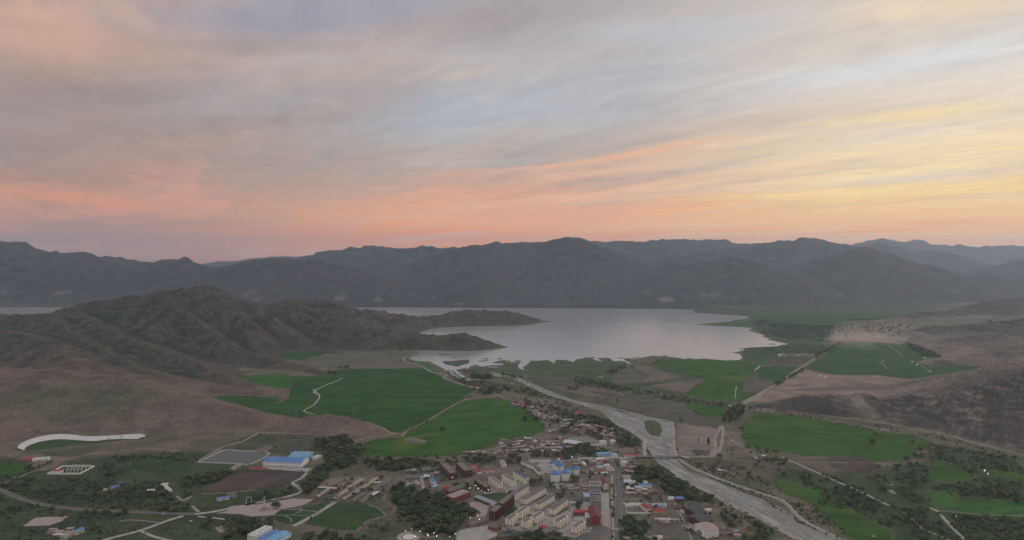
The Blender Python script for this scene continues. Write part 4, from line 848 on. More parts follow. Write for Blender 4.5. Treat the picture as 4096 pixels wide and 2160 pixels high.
def window_mesh(w, h, frame=True):
    k = (round(w, 1), round(h, 1))
    if k not in _wm:
        b = MB(); b.box(-w/2, w/2, -.05, .0, 0, h, 0); b.box(-w/2 - .1, w/2 + .1, -.12, .0, -.14, -.02, 1)
        b.box(-w/2 - .08, -w/2 - .005, -.08, 0, 0, h, 1); b.box(w/2 + .005, w/2 + .08, -.08, 0, 0, h, 1); b.box(-w/2 - .08, w/2 + .08, -.08, 0, h + .01, h + .1, 1)
        _wm[k] = b.mesh('window', [m_glass, m_frame])
    return _wm[k]
def ground_hit(k, x, y): p = W(k, x, y); return np.array(p[:2])
def roof_part(root, L, D, h, kind, mat, ov=.5, rise=None, parapet=None, ridge='x', wallmat=None):
    b = MB(); rise = rise or min(L, D) * .22
    if kind == 'flat':
        b.box(-.15, L + .15, -.15, D + .15, h + .003, h + .35); o = b.build('roof', mat, root)
        if parapet:
            p = MB(); t = .35
            for a in ((-.2, L + .2, -.2, -.2 + t), (-.2, L + .2, D + .2 - t, D + .2), (-.2, -.2 + t, -.19 + t, D + .19 - t), (L + .2 - t, L + .2, -.19 + t, D + .19 - t)): p.box(a[0], a[1], a[2], a[3], h + .353, h + 1.1)
            p.build('parapet', parapet, o)
        rv = random.Random(int(L * 100)); vb = MB().box(-.7, .7, -.7, .7, 0, 1.1).box(-.9, .9, -.9, .9, 1.103, 1.3).mesh('roof_vent', w_grey)
        for i in range(int(L / 9)):
            vo = bpy.data.objects.new('roof_vent', vb); vo.location = (L * (i + rv.uniform(.3, .7)) / max(1, int(L / 9)), D * rv.uniform(.3, .7), h + .352); link(vo, o)
        return o
    x0, x1, y0, y1 = -ov, L + ov, -ov, D + ov; z = h; zr = h + rise; t = .25
    if kind == 'shed':
        b.poly([(x0, y0, z), (x1, y0, z), (x1, y1, zr), (x0, y1, zr)]); b.poly([(x0, y0, z - t), (x0, y1, zr - t), (x1, y1, zr - t), (x1, y0, z - t)])
        b.poly([(x0, y0, z - t), (x1, y0, z - t), (x1, y0, z), (x0, y0, z)]); b.poly([(x0, y1, zr - t), (x0, y0, z - t), (x0, y0, z), (x0, y1, zr)]); b.poly([(x1, y0, z - t), (x1, y1, zr - t), (x1, y1, zr), (x1, y0, z)]); b.poly([(x1, y1, zr - t), (x0, y1, zr - t), (x0, y1, zr), (x1, y1, zr)])
        return b.build('roof', mat, root)
    if ridge == 'x':
        hp = (D / 2) * .8 if kind == 'hip' else 0
        A, B = (x0 + hp, D / 2, zr), (x1 - hp, D / 2, zr)
    else:
        hp = (L / 2) * .8 if kind == 'hip' else 0
        A, B = (L / 2, y0 + hp, zr), (L / 2, y1 - hp, zr)
    c = [(x0, y0, z), (x1, y0, z), (x1, y1, z), (x0, y1, z)]
    if ridge == 'x':
        b.poly([c[0], c[1], B, A]); b.poly([c[2], c[3], A, B]); b.poly([c[3], c[0], A]); b.poly([c[1], c[2], B])
    else:
        b.poly([c[1], c[2], B, A]); b.poly([c[3], c[0], A, B]); b.poly([c[0], c[1], A]); b.poly([c[2], c[3], B])
    b.poly([c[3], c[2], c[1], c[0]])
    mats = [mat, wallmat or mat]
    if kind == 'gable': b.mi[2] = b.mi[3] = 1
    return b.build('roof', mats, root)
def building(name, label, k, p0, p1, depth, h, wall, roofm, roof='flat', rows=0, cols=0, ends=0, base=None, parapet=None, ridge='x', rise=None, cat='building', group=None, door=True, bays=0, chim=0, wsize=(1.5, 1.5), ov=.5):
    """p0 -> p1: ground line of the long facade in sheet k (depth runs away from the viewer)"""
    a = ground_hit(k, *p0); b = ground_hit(k, *p1)
    if k != 'P' and a[0] > b[0]: a, b = b, a
    d = b - a; L = float(np.hypot(*d)); ang = math.atan2(d[1], d[0])
    root = thing(name, label, cat, (a[0], a[1], .05), ang, group)
    zb = 0
    if base:
        zb = h * .26; MB().box(-.12, L + .12, -.12, depth + .12, -.5, zb).build('base_storey', base, root)
    mb = MB().box(0, L, 0, depth, (zb + .003) if base else -.5, h)
    mb.build('wall', wall, root)
    rfo = roof_part(root, L, depth, h, roof, roofm, rise=rise, parapet=parapet, ridge=ridge, wallmat=wall, ov=ov)
    if bays:                                            # projecting stair bays with raised gables
        for i in range(bays):
            x = L * (i + .5) / bays; MB().box(x - 1.7, x + 1.7, -1.1, -.003, -.3, h + 1.3).box(x - 1.75, x + 1.75, -1.15, 1.0, h + 1.303, h + 1.6).build('stair_bay', wall, root)
    if rows:
        fh = h / rows; me = window_mesh(*wsize)
        for r in range(rows):
            for c_ in range(cols):
                x = L * (c_ + .5) / cols
                if bays and any(abs(x - L * (i + .5) / bays) < 2.6 for i in range(bays)): continue
                o = bpy.data.objects.new('window', me); o.location = (x, -.125 if (base and fh * r + fh * .35 < zb) else -.004, fh * r + fh * .35); link(o, root)
            for e in range(ends):
                y = depth * (e + .5) / ends
                for sx, rot in ((-.004, -math.pi / 2), (L + .004, math.pi / 2)):
                    o = bpy.data.objects.new('window', me); o.location = (sx, y, fh * r + fh * .35); o.rotation_euler = (0, 0, rot); link(o, root)
    if door:
        MB().box(L * .5 - .9, L * .5 + .9, -.2, -.005, 0, 2.4).build('door', m_door, root)
    if roof in ('gable', 'hip') and not chim and L > 18: chim = 2
    for i in range(chim):
        x = L * (i + .6) / (chim + .3); MB().box(x - .4, x + .4, depth * .5 - .4, depth * .5 + .4, h + .3, h + (rise or min(L, depth) * .22) + 1.2).build('chimney', w_grey, rfo)
    return root

# apartment blocks of the new quarter
for i, (p0, p1) in enumerate([((180, 852), (395, 715)), ((355, 905), (625, 745)), ((545, 975), (742, 850)), ((740, 1045), (930, 900))]):
    building('apartment_block', ['cream apartment block with dark flat roof, the one beside the dark red block', 'longest cream apartment block, second of four parallel dark-roofed blocks', 'third of four parallel cream blocks with dark flat roofs', 'cream apartment block beside the parked cars, fourth of four parallel blocks'][i],
             'D', p0, p1, 12.5, 14.0, w_cream, r_grey, 'flat', 5, [14, 18, 12, 12][i], 2, w_pink if i else None, None, group='cream apartment blocks')
sl = ['small cream block with pink ground floor at the end of the dark red block', 'small cream block with pink base beside the lawn behind two others', 'small cream block with pink base beside the trees at the lower row', 'small cream block with pink base between the long block and the playground',
      'small cream block with pink base just behind the playground', 'small cream block with pink base next to the empty car park']
for i, (p0, p1) in enumerate([((150, 1185), (245, 1112)), ((280, 1092), (393, 1012)), ((365, 1222), (448, 1166)), ((490, 1162), (597, 1087)), ((800, 1217), (930, 1132)), ((1045, 1296), (1165, 1207))]):
    building('apartment_block', sl[i], 'D', p0, p1, 12, 12.8, w_cream, r_brown if i % 2 else r_grey, 'flat', 4, 9, 1, w_pink, w_cream, group='small cream blocks', bays=3)
for i, (p0, p1, rf) in enumerate([((1540, 597), (1668, 683), r_brown), ((1722, 562), (1852, 642), r_grey), ((1872, 512), (2035, 608), r_navy)]):
    building('apartment_block', ['cream block with brown roof beside the dark brick block with pipes', 'cream block with grey roof between two other cream blocks near the silos', 'cream block with long slate blue roof nearest the silos'][i], 'C', p0, p1, 11.5, 12.5, w_cream, rf, 'flat' if i < 2 else 'gable', 4, 12, 1, w_pink if i == 0 else None, w_cream if i < 2 else None, bays=4, group='upper cream blocks')
building('brick_block', 'dark brick block with black vertical pipes beside the small square', 'C', (1345, 612), (1492, 716), 12, 10.5, w_brick, r_brown, 'flat', 3, 12, 1, parapet=w_brick, bays=4)
building('brick_block', 'long dark red brick block with ribbed facade beside the pinkish plaza', 'C', (1640, 1097), (1745, 1004), 14, 15.5, w_brick, r_brown, 'flat', 5, 10, 2, parapet=w_brick, bays=5)
building('brick_block', 'taller end of the dark red ribbed block next to the cream block', 'C', (1750, 1000), (1895, 872), 14, 17.5, w_brick, r_brown, 'flat', 5, 12, 2, parapet=w_brick, bays=5)
building('brick_block', 'dark red brick block with brown flat roof, nearer the grey workshops', 'C', (880, 402), (1012, 546), 17, 14, w_brick, r_brown, 'flat', 4, 14, 2, parapet=w_brick)
building('brick_block', 'dark red brick block with brown flat roof, nearer the red-roofed school', 'C', (1095, 395), (1218, 511), 18, 14, w_brick, r_brown, 'flat', 4, 14, 2, parapet=w_brick)
building('civic_hall', 'orange red brick hall with pale flat roof above the plaza', 'C', (1066, 867), (1300, 772), 24, 10, w_red, r_tan, 'flat', 2, 9, 3, parapet=w_red)
building('civic_hall', 'red brick wing with grey pitched roof behind the orange red hall', 'C', (1010, 772), (1215, 702), 15, 10, w_red, r_grey, 'gable', 2, 7, 2)
building('market_hall', 'long grey-roofed arcade with yellow sign facing the plaza', 'C', (1345, 812), (1615, 925), 13, 6, wmat('dark_arcade', (.1, .09, .085)), rmat('sheet_grey', (.27, .275, .28)), 'gable', 1, 16, 1, rise=1.6)
building('market_hall', 'lower grey-roofed annex at the end of the arcade', 'C', (1618, 935), (1700, 905), 13, 5, w_grey, rmat('sheet_grey', (.27, .275, .28)), 'gable', 1, 5, 0, rise=1.4)
sg = MB().box(-2.6, 2.6, -.3, 0, 0, 1.6); p = W('C', 1500, 872); o = sg.build('shop_sign', pmat('sign_yellow', (.75, .55, .04), .6, .08, .5)); o.location = (p[0], p[1] - .6, 4.2); tag(o, 'small yellow sign on the front of the grey arcade', 'sign')
building('long_house', 'low brown-roofed house between the plaza and the pale square', 'C', (1300, 1192), (1552, 1108), 10, 5, wmat('rose', (.3, .19, .17)), r_brown, 'gable', 1, 10, 1, rise=2)
building('brick_house', 'small red brick house with grey gable roof on the pale square', 'C', (1535, 1212), (1652, 1252), 13, 6, w_red, r_grey, 'gable', 2, 5, 1)
building('brick_house', 'brick building with dark flat roof at the very bottom edge beside the pale square', 'C', (1700, 1378), (1945, 1352), 22, 8, wmat('brown_brick', (.2, .12, .1)), r_dark, 'flat', 2, 9, 2, parapet=w_grey)
# school with red roofs, white shed, small houses west of it
for i, (p0, p1, dp) in enumerate([((1297, 384), (1385, 382), 9), ((1338, 420), (1400, 466), 9), ((1400, 466), (1446, 460), 28), ((1512, 452), (1625, 440), 10), ((1672, 433), (1726, 430), 9)]):
    if i == 2: continue
    building('school_building', ['white house with red roof behind the other school wings', 'long white school wing with red roof set at an angle', '', 'white school wing with red roof and a row of windows', 'smallest white school house with red roof by the lawn'][i], 'C', p0, p1, dp, 5, w_white, r_red, 'hip', 1, 6, 1, rise=2.6, group='red roofed school wings')
building('shed', 'white gabled shed with tan roof behind the school', 'C', (1725, 375), (1787, 372), 34, 6, w_white, r_tan, 'gable', 1, 3, 0, ridge='y', rise=2)
building('shed', 'bright blue roofed shed between the workshops and the grove', 'C', (768, 612), (832, 606), 26, 5, w_white, r_blue, 'gable', 0, 0, ridge='y', rise=2.4)
building('house', 'pale cube house with light blue roof beside the blue shed', 'C', (797, 682), (866, 660), 10, 7, w_beige, r_sky, 'hip', 2, 3, 1, rise=1.6)
building('house', 'dark red roofed house tucked behind the grove', 'C', (920, 712), (1040, 700), 10, 4.5, w_mud, r_maroon, 'gable', 1, 5, 0)
building('house', 'bright red roofed house behind the dark red roofed one', 'C', (925, 676), (1005, 672), 9, 4.5, w_mud, r_red, 'gable', 1, 4, 0)
building('house', 'pink roofed house on the yard beside the workshop lane', 'C', (565, 640), (622, 632), 24, 4.5, w_beige, r_pink, 'gable', 1, 2, 0, ridge='y', rise=2)
for i, (p0, p1, dp, rf, lab) in enumerate([((405, 455), (495, 450), 14, r_grey, 'grey flat workshop west of the lane, far row'), ((500, 445), (560, 442), 16, r_tan, 'tan roofed workshop on the corner of the lane'), ((415, 545), (500, 545), 22, r_brown, 'brown workshop with a walled yard west of the lane'), ((505, 540), (592, 535), 18, r_grey, 'grey workshop beside the lane, near row'),
        ((640, 440), (760, 430), 22, r_grey, 'wide grey workshop roof east of the lane'), ((650, 535), (735, 535), 18, r_white, 'pale workshop roof east of the lane, near row'), ((745, 530), (800, 528), 26, r_grey, 'narrow grey workshop behind the blue shed'), ((800, 480), (868, 478), 12, r_tan, 'pale tan workshop next to the dark red block'), ((640, 390), (760, 385), 8, r_dark, 'dark open shed behind the wide grey workshop'), ((720, 645), (790, 645), 7, r_maroon, 'small maroon roofed store by the blue shed')]):
    building('workshop', lab, 'C', p0, p1, dp, 4.6, w_grey if i % 2 else w_mud, rf, 'flat' if i in (0, 2, 3, 5) else 'gable', 1, 5, 0, rise=1.6, group='workshops along the lane')

# grain silos
w_silo = pmat('silo_white', (.84, .83, .81), .6, .1, .15); r_silo = rmat('silo_blue', (.085, .19, .44), .2, 0, .5)
def silo(label, x, y, r, hw, hc):
    p = W('D', x, y); t = thing('grain_silo', label, 'silo', (p[0], p[1] + r, 0), 0, 'grain silos with blue cones')
    MB().lathe([(r, -.5), (r, hw)], 28).build('wall', w_silo, t, True)
    rf = MB().lathe([(r + .05, hw - 1.5), (r + .35, hw - 1.2), (r + .35, hw + .004), (r * .06, hw + hc), (0.01, hw + hc)], 28).build('roof', r_silo, t)
    MB().lathe([(r * .09, hw + hc - .4), (r * .09, hw + hc + 1.2), (0.01, hw + hc + 1.8)], 10).build('cap', m_steel, rf)
    b = MB()
    for j in range(1, 7): b.lathe([(r + .06, hw * j / 7 - .12), (r + .1, hw * j / 7), (r + .06, hw * j / 7 + .12)], 28)
    b.build('hoop', m_steel, t)
silo('white grain silo with blue cone, front left of the group', 755, 578, 10, 17.5, 6)
silo('white grain silo with blue cone, front right beside the round tree', 890, 562, 9.8, 17.5, 6)
silo('white grain silo with blue cone, rearmost under the elevator mast', 775, 428, 9.8, 18, 6)
silo('white grain silo with blue cone in the second row at the elevator tower', 812, 462, 9.8, 18, 6)
silo('smaller white silo with blue cone behind the round tree', 938, 470, 6.2, 12, 4)
silo('smaller white silo with blue cone at the outer end of the group', 1040, 472, 7.2, 12.5, 4.5)
def elevator(label, k, x, y, h, arms):
    p = W(k, x, y); t = thing('elevator_tower', label, 'tower', (p[0], p[1], 0)); b = MB()
    for sx in (-1, 1):
        for sy in (-1, 1): b.tube((sx * 1.3, sy * 1.3, 0), (sx * 1.1, sy * 1.1, h), .22, n=4)
    n = int(h / 3)
    for i in range(n):
        for sx in (-1, 1):
            b.tube((sx * 1.2, -1.2, i * 3), (sx * 1.2, 1.2, i * 3 + 3), .12, n=4); b.tube((-1.2, sx * 1.2, i * 3), (1.2, sx * 1.2, i * 3 + 3), .12, n=4)
    b.build('lattice_mast', m_steel, t); MB().box(-2, 2, -2, 2, h, h + 3).build('head_house', w_silo, t)
    for a in arms: MB().tube((0, 0, h), a, .45, n=6).build('chute', m_steel, t)
elevator('steel elevator tower with sloping chutes between the big silos', 'D', 800, 480, 34, [(-16, -22, 24), (22, -18, 24), (-10, 14, 24)])
elevator('thin steel mast standing behind the two smaller silos', 'D', 976, 400, 26, [(14, -10, 15)])
building('warehouse', 'long grey-roofed white warehouse at the back of the silo yard', 'D', (400, 308), (695, 303), 16, 6.5, w_white, r_brown, 'gable', 1, 14, 1, rise=2.2)
building('warehouse', 'white warehouse wing on the near side of the silo yard', 'D', (470, 402), (540, 384), 52, 6, w_white, r_brown, 'gable', 1, 3, 0, ridge='y', rise=2)
building('warehouse', 'grey gabled shed with white end wall in the silo yard', 'D', (525, 475), (600, 468), 36, 6, w_white, r_grey, 'gable', 1, 3, 0, ridge='y', rise=2.4)
building('warehouse', 'white shed with grey roof against the rear silos', 'D', (650, 345), (722, 372), 14, 6, w_white, r_grey, 'gable', 1, 6, 0, rise=2)
building('shed', 'small blue roofed shelter beside the silo yard wall', 'D', (462, 392), (512, 386), 8, 4, w_grey, r_navy, 'gable', 0, 0)
building('office_building', 'white two storey building with blue roof by the bridge road', 'D', (1318, 237), (1508, 232), 14, 8, wmat('pale_blue_wall', (.42, .5, .58)), r_cyan, 'hip', 2, 11, 2, rise=2.4)
building('office_building', 'small blue roofed annex beside the two storey blue-roofed building', 'D', (1515, 232), (1602, 230), 12, 5.5, w_white, r_sky, 'hip', 1, 5, 1, rise=1.8)
building('house', 'white house with red hipped roofs beside the bridge', 'D', (1690, 238), (1790, 236), 11, 5, w_white, r_red, 'hip', 1, 6, 1, rise=3)
building('house', 'white house with red roof nearer the river bank', 'D', (1795, 238), (1872, 238), 10, 5, w_white, r_red, 'hip', 1, 4, 1, rise=3)
# main street
building('hotel', 'cream four storey building with maroon gable roof on the main street', 'D', (1397, 692), (1474, 692), 48, 11.5, w_cream, r_maroon, 'gable', 4, 4, 10, ridge='y', rise=4, base=w_pink)
building('red_hall', 'bright red hall with maroon roof and gable front facing the viewer', 'D', (1240, 1150), (1366, 1150), 52, 13, w_red, r_maroon, 'gable', 3, 5, 9, ridge='y', rise=4.5)
building('office_building', 'grey flat-roofed office with parapet north of the green court', 'D', (1232, 712), (1368, 712), 26, 13, w_grey, r_grey, 'flat', 3, 9, 3, parapet=w_white)
building('office_building', 'grey office wing with dark roof in the middle of the street front', 'D', (1225, 785), (1370, 785), 16, 9, w_grey, r_dark, 'flat', 2, 9, 2, parapet=w_white)
building('office_building', 'pale grey building with domed roof behind the red hall', 'D', (1250, 915), (1372, 915), 30, 11, w_grey, r_grey, 'gable', 3, 8, 4, ridge='y', rise=3)
building('office_building', 'pale green glazed annex beside the grey offices', 'D', (1143, 825), (1228, 825), 24, 7, wmat('pale_teal', (.3, .36, .35)), r_sky, 'flat', 2, 5, 2, parapet=w_grey)
building('shed', 'long bright red roofed shelter west of the red hall', 'D', (1005, 1012), (1235, 1012), 11, 4, w_red, r_red, 'shed', 0, 0, rise=1.2)
building('office_building', 'pale flat-roofed service building in front of the red shelter', 'D', (1170, 1090), (1232, 1090), 20, 5, w_white, r_white, 'flat', 1, 5, 1, parapet=w_white)
building('kindergarten', 'red roofed orange pavilion beside the coloured playground', 'D', (582, 1246), (662, 1222), 13, 6, wmat('orange', (.5, .3, .16)), r_red, 'hip', 2, 5, 1, rise=2.6)
building('brick_house', 'brown brick building in the trees below the playground', 'D', (605, 1318), (762, 1272), 16, 7, wmat('brown_brick', (.2, .12, .1)), r_brown, 'gable', 2, 9, 1, rise=2.6)
building('kiosk', 'small pale blue kiosk by the car park of the cream blocks', 'D', (940, 878), (1025, 888), 9, 4, w_white, r_sky, 'gable', 1, 4, 1, rise=1.4)
sh = [r_white, r_red, r_tan, r_sky, r_white, r_pink, r_red, r_tan, r_white]
for i, (p0, p1, dp, hh, lab) in enumerate([((1300, 300), (1420, 298), 14, 6, 'pale flat shop at the crossroads, back row'), ((1310, 330), (1430, 328), 10, 5, 'red roofed shop row behind the crossroads'), ((1425, 300), (1475, 300), 12, 6, 'tan shop nearest the crossroads'), ((1330, 400), (1420, 398), 12, 5, 'pale blue roofed shop in the second row'),
        ((1425, 395), (1500, 392), 14, 7, 'tall pale shop on the street corner'), ((1440, 420), (1545, 420), 12, 6, 'dusty pink roofed shop on the street'), ((1335, 450), (1420, 440), 12, 5.5, 'bright red roofed shop beside the small tree'), ((1490, 440), (1555, 440), 12, 6, 'tan shop next to the dusty pink one'), ((1380, 485), (1470, 480), 10, 5, 'white shop just behind the maroon-roofed building')]):
    building('shop', lab, 'D', p0, p1, dp, hh, [w_beige, w_white][i % 2], sh[i], 'flat' if i in (0, 2, 4, 7) else 'gable', 1, 6, 1, rise=1.6, group='shops at the crossroads')
for i, (p0, p1, dp, hh, wl_, rf, lab) in enumerate([((1655, 400), (1712, 400), 32, 7, w_beige, r_tan, 'long tan shop on the east side of the crossroads'), ((1655, 350), (1715, 350), 14, 8, w_white, r_white, 'white shop on the corner opposite the crossroads'), ((1700, 560), (1800, 556), 30, 5, w_beige, r_tan, 'tan warehouse beside the long street trees'),
        ((1705, 615), (1850, 610), 18, 6, w_white, r_white, 'white flat-roofed shop east of the main street'), ((1760, 640), (1910, 636), 10, 5, w_beige, r_tan, 'low beige shop in front of the white one'), ((1910, 655), (2060, 655), 12, 6, w_white, r_blue, 'white building with blue roof east of the main street'), ((1960, 612), (2010, 610), 24, 6, w_white, r_white, 'white wing behind the blue-roofed building'),
        ((1730, 700), (1775, 700), 16, 6, w_white, r_white, 'small white shop beside two trees'), ((1840, 690), (1925, 690), 14, 6, w_white, r_sky, 'white shop with pale blue roof facing the field'), ((1850, 720), (1915, 722), 10, 5, w_pink, r_pink, 'pink fronted shop on the edge of the field')]):
    building('shop', lab, 'D', p0, p1, dp, hh, wl_, rf, 'flat' if rf in (r_white, r_tan) else 'gable', 1, 6, 1, rise=1.5, group='shops east of the main street')
building('town_office', 'cream building with red hipped roof in a white walled court', 'E', (495, 1130), (592, 1128), 14, 6, wmat('yellow', (.56, .43, .2)), r_red, 'hip', 1, 7, 1, rise=3)
building('town_office', 'cream building with steep red roof set behind the other in the court', 'E', (412, 1105), (470, 1100), 24, 6, w_cream, r_red, 'hip', 1, 4, 2, rise=4, ridge='y')
building('town_office', 'long pale blue roofed range at the back of the white court', 'E', (480, 1068), (605, 1066), 10, 5, w_white, r_sky, 'gable', 1, 9, 1, rise=1.6)
building('town_office', 'low white range closing the court beside the main street', 'E', (232, 1062), (400, 1060), 9, 4, w_white, r_white, 'flat', 1, 10, 0)
building('house', 'red house with blue roof in the trees near the river', 'E', (690, 1015), (765, 1013), 12, 6, w_red, r_blue, 'hip', 2, 4, 1, rise=3)
building('house', 'white roofed house next to the red house with the blue roof', 'E', (632, 1008), (672, 1006), 12, 5, w_white, r_white, 'gable', 1, 3, 1)
building('dormitory', 'dark roofed pale building, farthest of the stepped row by the river trees', 'E', (805, 1102), (922, 1098), 28, 8, w_grey, r_dark, 'gable', 2, 7, 2, rise=3.5)
building('dormitory', 'dark roofed brick building in the middle of the stepped row', 'E', (868, 1172), (968, 1150), 32, 9, w_brick, r_dark, 'gable', 3, 6, 4, rise=4)
building('dormitory', 'dark roofed red brick building, nearest of the stepped row', 'E', (915, 1252), (1022, 1222), 34, 10, w_brick, r_dark, 'gable', 3, 6, 4, rise=4)
building('dormitory', 'tall white building with pale pink roof at the end of the stepped row', 'E', (960, 1345), (1078, 1325), 34, 13, w_white, r_pink, 'gable', 4, 6, 4, rise=3)
building('house', 'small white house between the stepped row and the river trees', 'E', (965, 1115), (1012, 1112), 10, 5, w_white, r_white, 'gable', 1, 3, 0)
building('house', 'brown roofed house beside the field and the bend of the road', 'E', (540, 945), (575, 942), 18, 6, w_pink, r_dark, 'gable', 1, 3, 1)
building('house', 'white cube house with tower by the walled yard', 'E', (10, 505), (60, 500), 12, 9, w_white, r_white, 'flat', 3, 3, 2, parapet=w_white)
building('house', 'pale house with white roof near the river embankment', 'E', (100, 485), (142, 484), 14, 6, w_white, r_white, 'hip', 1, 3, 1)
building('shed', 'white roofed hall beside the grey sports ground', 'I', (1560, 1235), (1602, 1215), 40, 6, w_white, r_white, 'gable', 1, 2, 0, ridge='y', rise=2)
building('shed', 'bright blue shed at the corner of the sports ground', 'I', (1482, 1205), (1515, 1203), 12, 5, w_white, r_blue, 'gable', 0, 0)
building('house', 'white house with red roof among the riverside trees', 'I', (1560, 1003), (1612, 1000), 14, 8, w_white, r_red, 'hip', 2, 4, 1, rise=3.5)
# west side works
building('factory_hall', 'big white factory hall with blue roof and dark windows', 'B', (340, 688), (690, 702), 42, 10, w_white, r_blue, 'gable', 2, 16, 3, rise=4.5, wsize=(2.2, 1.6))
building('factory_hall', 'pale blue sheet-metal hall behind the white factory hall', 'B', (575, 645), (742, 648), 46, 10, w_cyan, r_cyan, 'gable', 1, 10, 3, rise=5)
building('shed', 'small white shed with blue roof in front of the factory halls', 'B', (650, 737), (736, 739), 9, 4, w_white, r_sky, 'gable', 1, 6, 0, rise=1.5)
building('shed', 'white flat shed behind the pale blue hall', 'B', (815, 636), (876, 615), 12, 6, w_white, r_white, 'flat', 1, 5, 0)
building('shed', 'long red roofed shed on the edge of the ploughed field', 'B', (215, 733), (366, 732), 12, 4, w_mud, r_red, 'gable', 1, 8, 0, rise=1.8)
building('shed', 'pale brick ruin with open rooms beside the settling pond', 'B', (75, 730), (150, 690), 10, 4, w_beige, r_tan, 'flat', 1, 4, 0)
for i, (p0, p1) in enumerate([((312, 558), (400, 522)), ((345, 566), (432, 524))]): building('barn', ['long pink-walled barn, the outer of two beside the pond', 'long pink-walled barn, the inner of two beside the pond'][i], 'B', p0, p1, 7, 4, w_pink, r_grey, 'gable', 0, 0, rise=1.4, group='barns by the pond')
for i, (p0, p1) in enumerate([((668, 488), (786, 490)), ((605, 512), (740, 514)), ((568, 540), (690, 542)), ((480, 566), (628, 570)), ((535, 455), (800, 458))]):
    building('barn', ['long dark roofed barn, second from the brown slope', 'long dark roofed barn in the middle of the farmyard', 'long dark roofed barn nearest the pale blue hall', 'long dark roofed barn beside the pond corner', 'longest dark barn under the brown slope'][i], 'B', p0, p1, 9, 3.5, w_grey, r_dark, 'gable', 1, 9, 0, rise=1.6, group='dark barns of the farmyard')
building('office_building', 'white three storey building with flat roof at the bottom edge', 'B', (268, 1376), (430, 1288), 16, 9, w_white, r_white, 'flat', 3, 10, 3, parapet=w_white)
building('factory_hall', 'blue roofed hall directly beside the white three storey building', 'B', (330, 1392), (492, 1302), 13, 5, w_white, r_blue, 'gable', 1, 9, 0, rise=2.5)
building('factory_hall', 'wide bright blue roof at the bottom edge beside the trees', 'B', (440, 1420), (602, 1325), 26, 5, w_white, r_cyan, 'gable', 1, 9, 0, rise=3.5)
building('house', 'cream house with blue roof and arched windows by the rubble yard', 'A', (683, 1316), (767, 1284), 10, 6, w_cream, r_blue, 'gable', 1, 6, 1, rise=2.2, wsize=(1.6, 2.4))
building('house', 'beige house with tan roof next to the cream house', 'A', (590, 1360), (665, 1320), 10, 5, w_beige, r_tan, 'gable', 1, 4, 1, rise=1.8)
building('house', 'long house with bright blue roof alone among dark trees', 'A', (1010, 912), (1085, 884), 9, 4.5, w_mud, r_blue, 'gable', 1, 5, 0, rise=2)
building('house', 'faded blue roofed house behind the one among dark trees', 'A', (1068, 865), (1122, 855), 9, 4, w_mud, r_navy, 'gable', 1, 4, 0, rise=1.8)
building('shed', 'blue roofed shed in the walled yard by the junction', 'A', (1970, 1008), (2082, 988), 11, 4, w_white, r_blue, 'gable', 1, 7, 0, rise=2)
building('shed', 'grey lean-to at the back of the walled yard', 'A', (2055, 952), (2110, 980), 9, 4, w_grey, r_grey, 'shed', 0, 0, rise=1.2)
building('shed', 'red canopy shed near the lined channel', 'A', (180, 650), (282, 645), 14, 5, w_mud, r_red, 'shed', 0, 0, rise=1.5)
for i, (p0, p1, dp) in enumerate([((290, 652), (328, 648), 14), ((335, 645), (385, 640), 12), ((390, 640), (445, 634), 10)]): building('shed', ['white walled shed next to the red canopy', 'white shed in the middle of the three by the red canopy', 'white shed beside the shrubs, farthest from the red canopy'][i], 'A', p0, p1, dp, 4.5, w_white, r_white, 'flat', 0, 0, parapet=w_white, group='white sheds near the channel')
building('shed', 'white angled canopy among the dark trees', 'A', (1452, 880), (1520, 872), 9, 4, w_white, r_white, 'shed', 0, 0, rise=.8)
building('shed', 'long white canopy leg running down to the dirt road', 'A', (1536, 928), (1562, 922), 40, 4, w_white, r_white, 'gable', 0, 0, ridge='y', rise=1)
building('shed', 'small white vaulted hut among dark bushes', 'A', (1330, 925), (1392, 922), 8, 3.5, w_white, r_white, 'gable', 0, 0, rise=1.5)
building('shed', 'tiny white hut beside the blue roofed house in the trees', 'A', (935, 915), (965, 913), 5, 3, w_white, r_white, 'flat', 0, 0)
building('shed', 'small white hut alone at the edge of the trees above the long sheds', 'B', (822, 802), (858, 792), 6, 3.5, w_white, r_white, 'shed', 0, 0, rise=.7)
rows_b = [((845, 900), (1006, 910), 6, r_white, 'long narrow white-roofed stall range along the market lane'), ((850, 985), (952, 915), 9, r_tan, 'long tan market row at the park side'), ((915, 1000), (1010, 1000), 20, r_dark, 'wide dark roofed market hall'), ((1005, 1000), (1118, 918), 8, r_tan, 'long market row beside the dark hall'), ((1080, 1010), (1180, 950), 8, r_tan, 'long market row in the middle of the lower block'),
          ((1160, 968), (1230, 922), 8, r_tan, 'short market row at the top of the lower block'), ((1175, 1020), (1285, 945), 10, r_grey, 'grey market row before the last one'), ((1250, 1022), (1348, 940), 9, r_grey, 'grey market row at the outer end'), ((1130, 900), (1255, 825), 10, r_tan, 'pale market row in the upper block'), ((1245, 912), (1390, 812), 10, r_tan, 'longest pale market row of the upper block'),
          ((1350, 915), (1510, 810), 10, r_grey, 'greenish market row beside the trees'), ((1345, 970), (1398, 940), 10, r_white, 'small white roofed shed at the end of the market'), ((1350, 860), (1420, 850), 6, r_white, 'short white roofed stall between two market rows')]
for i, (p0, p1, dp, rf, lab) in enumerate(rows_b): building('market_row', lab, 'B', p0, p1, dp, 4.0, w_lime if i in (3, 5, 7, 8, 9, 10) else w_mud, rf, 'gable', 1, 12, 0, rise=1.5, group='long market rows')

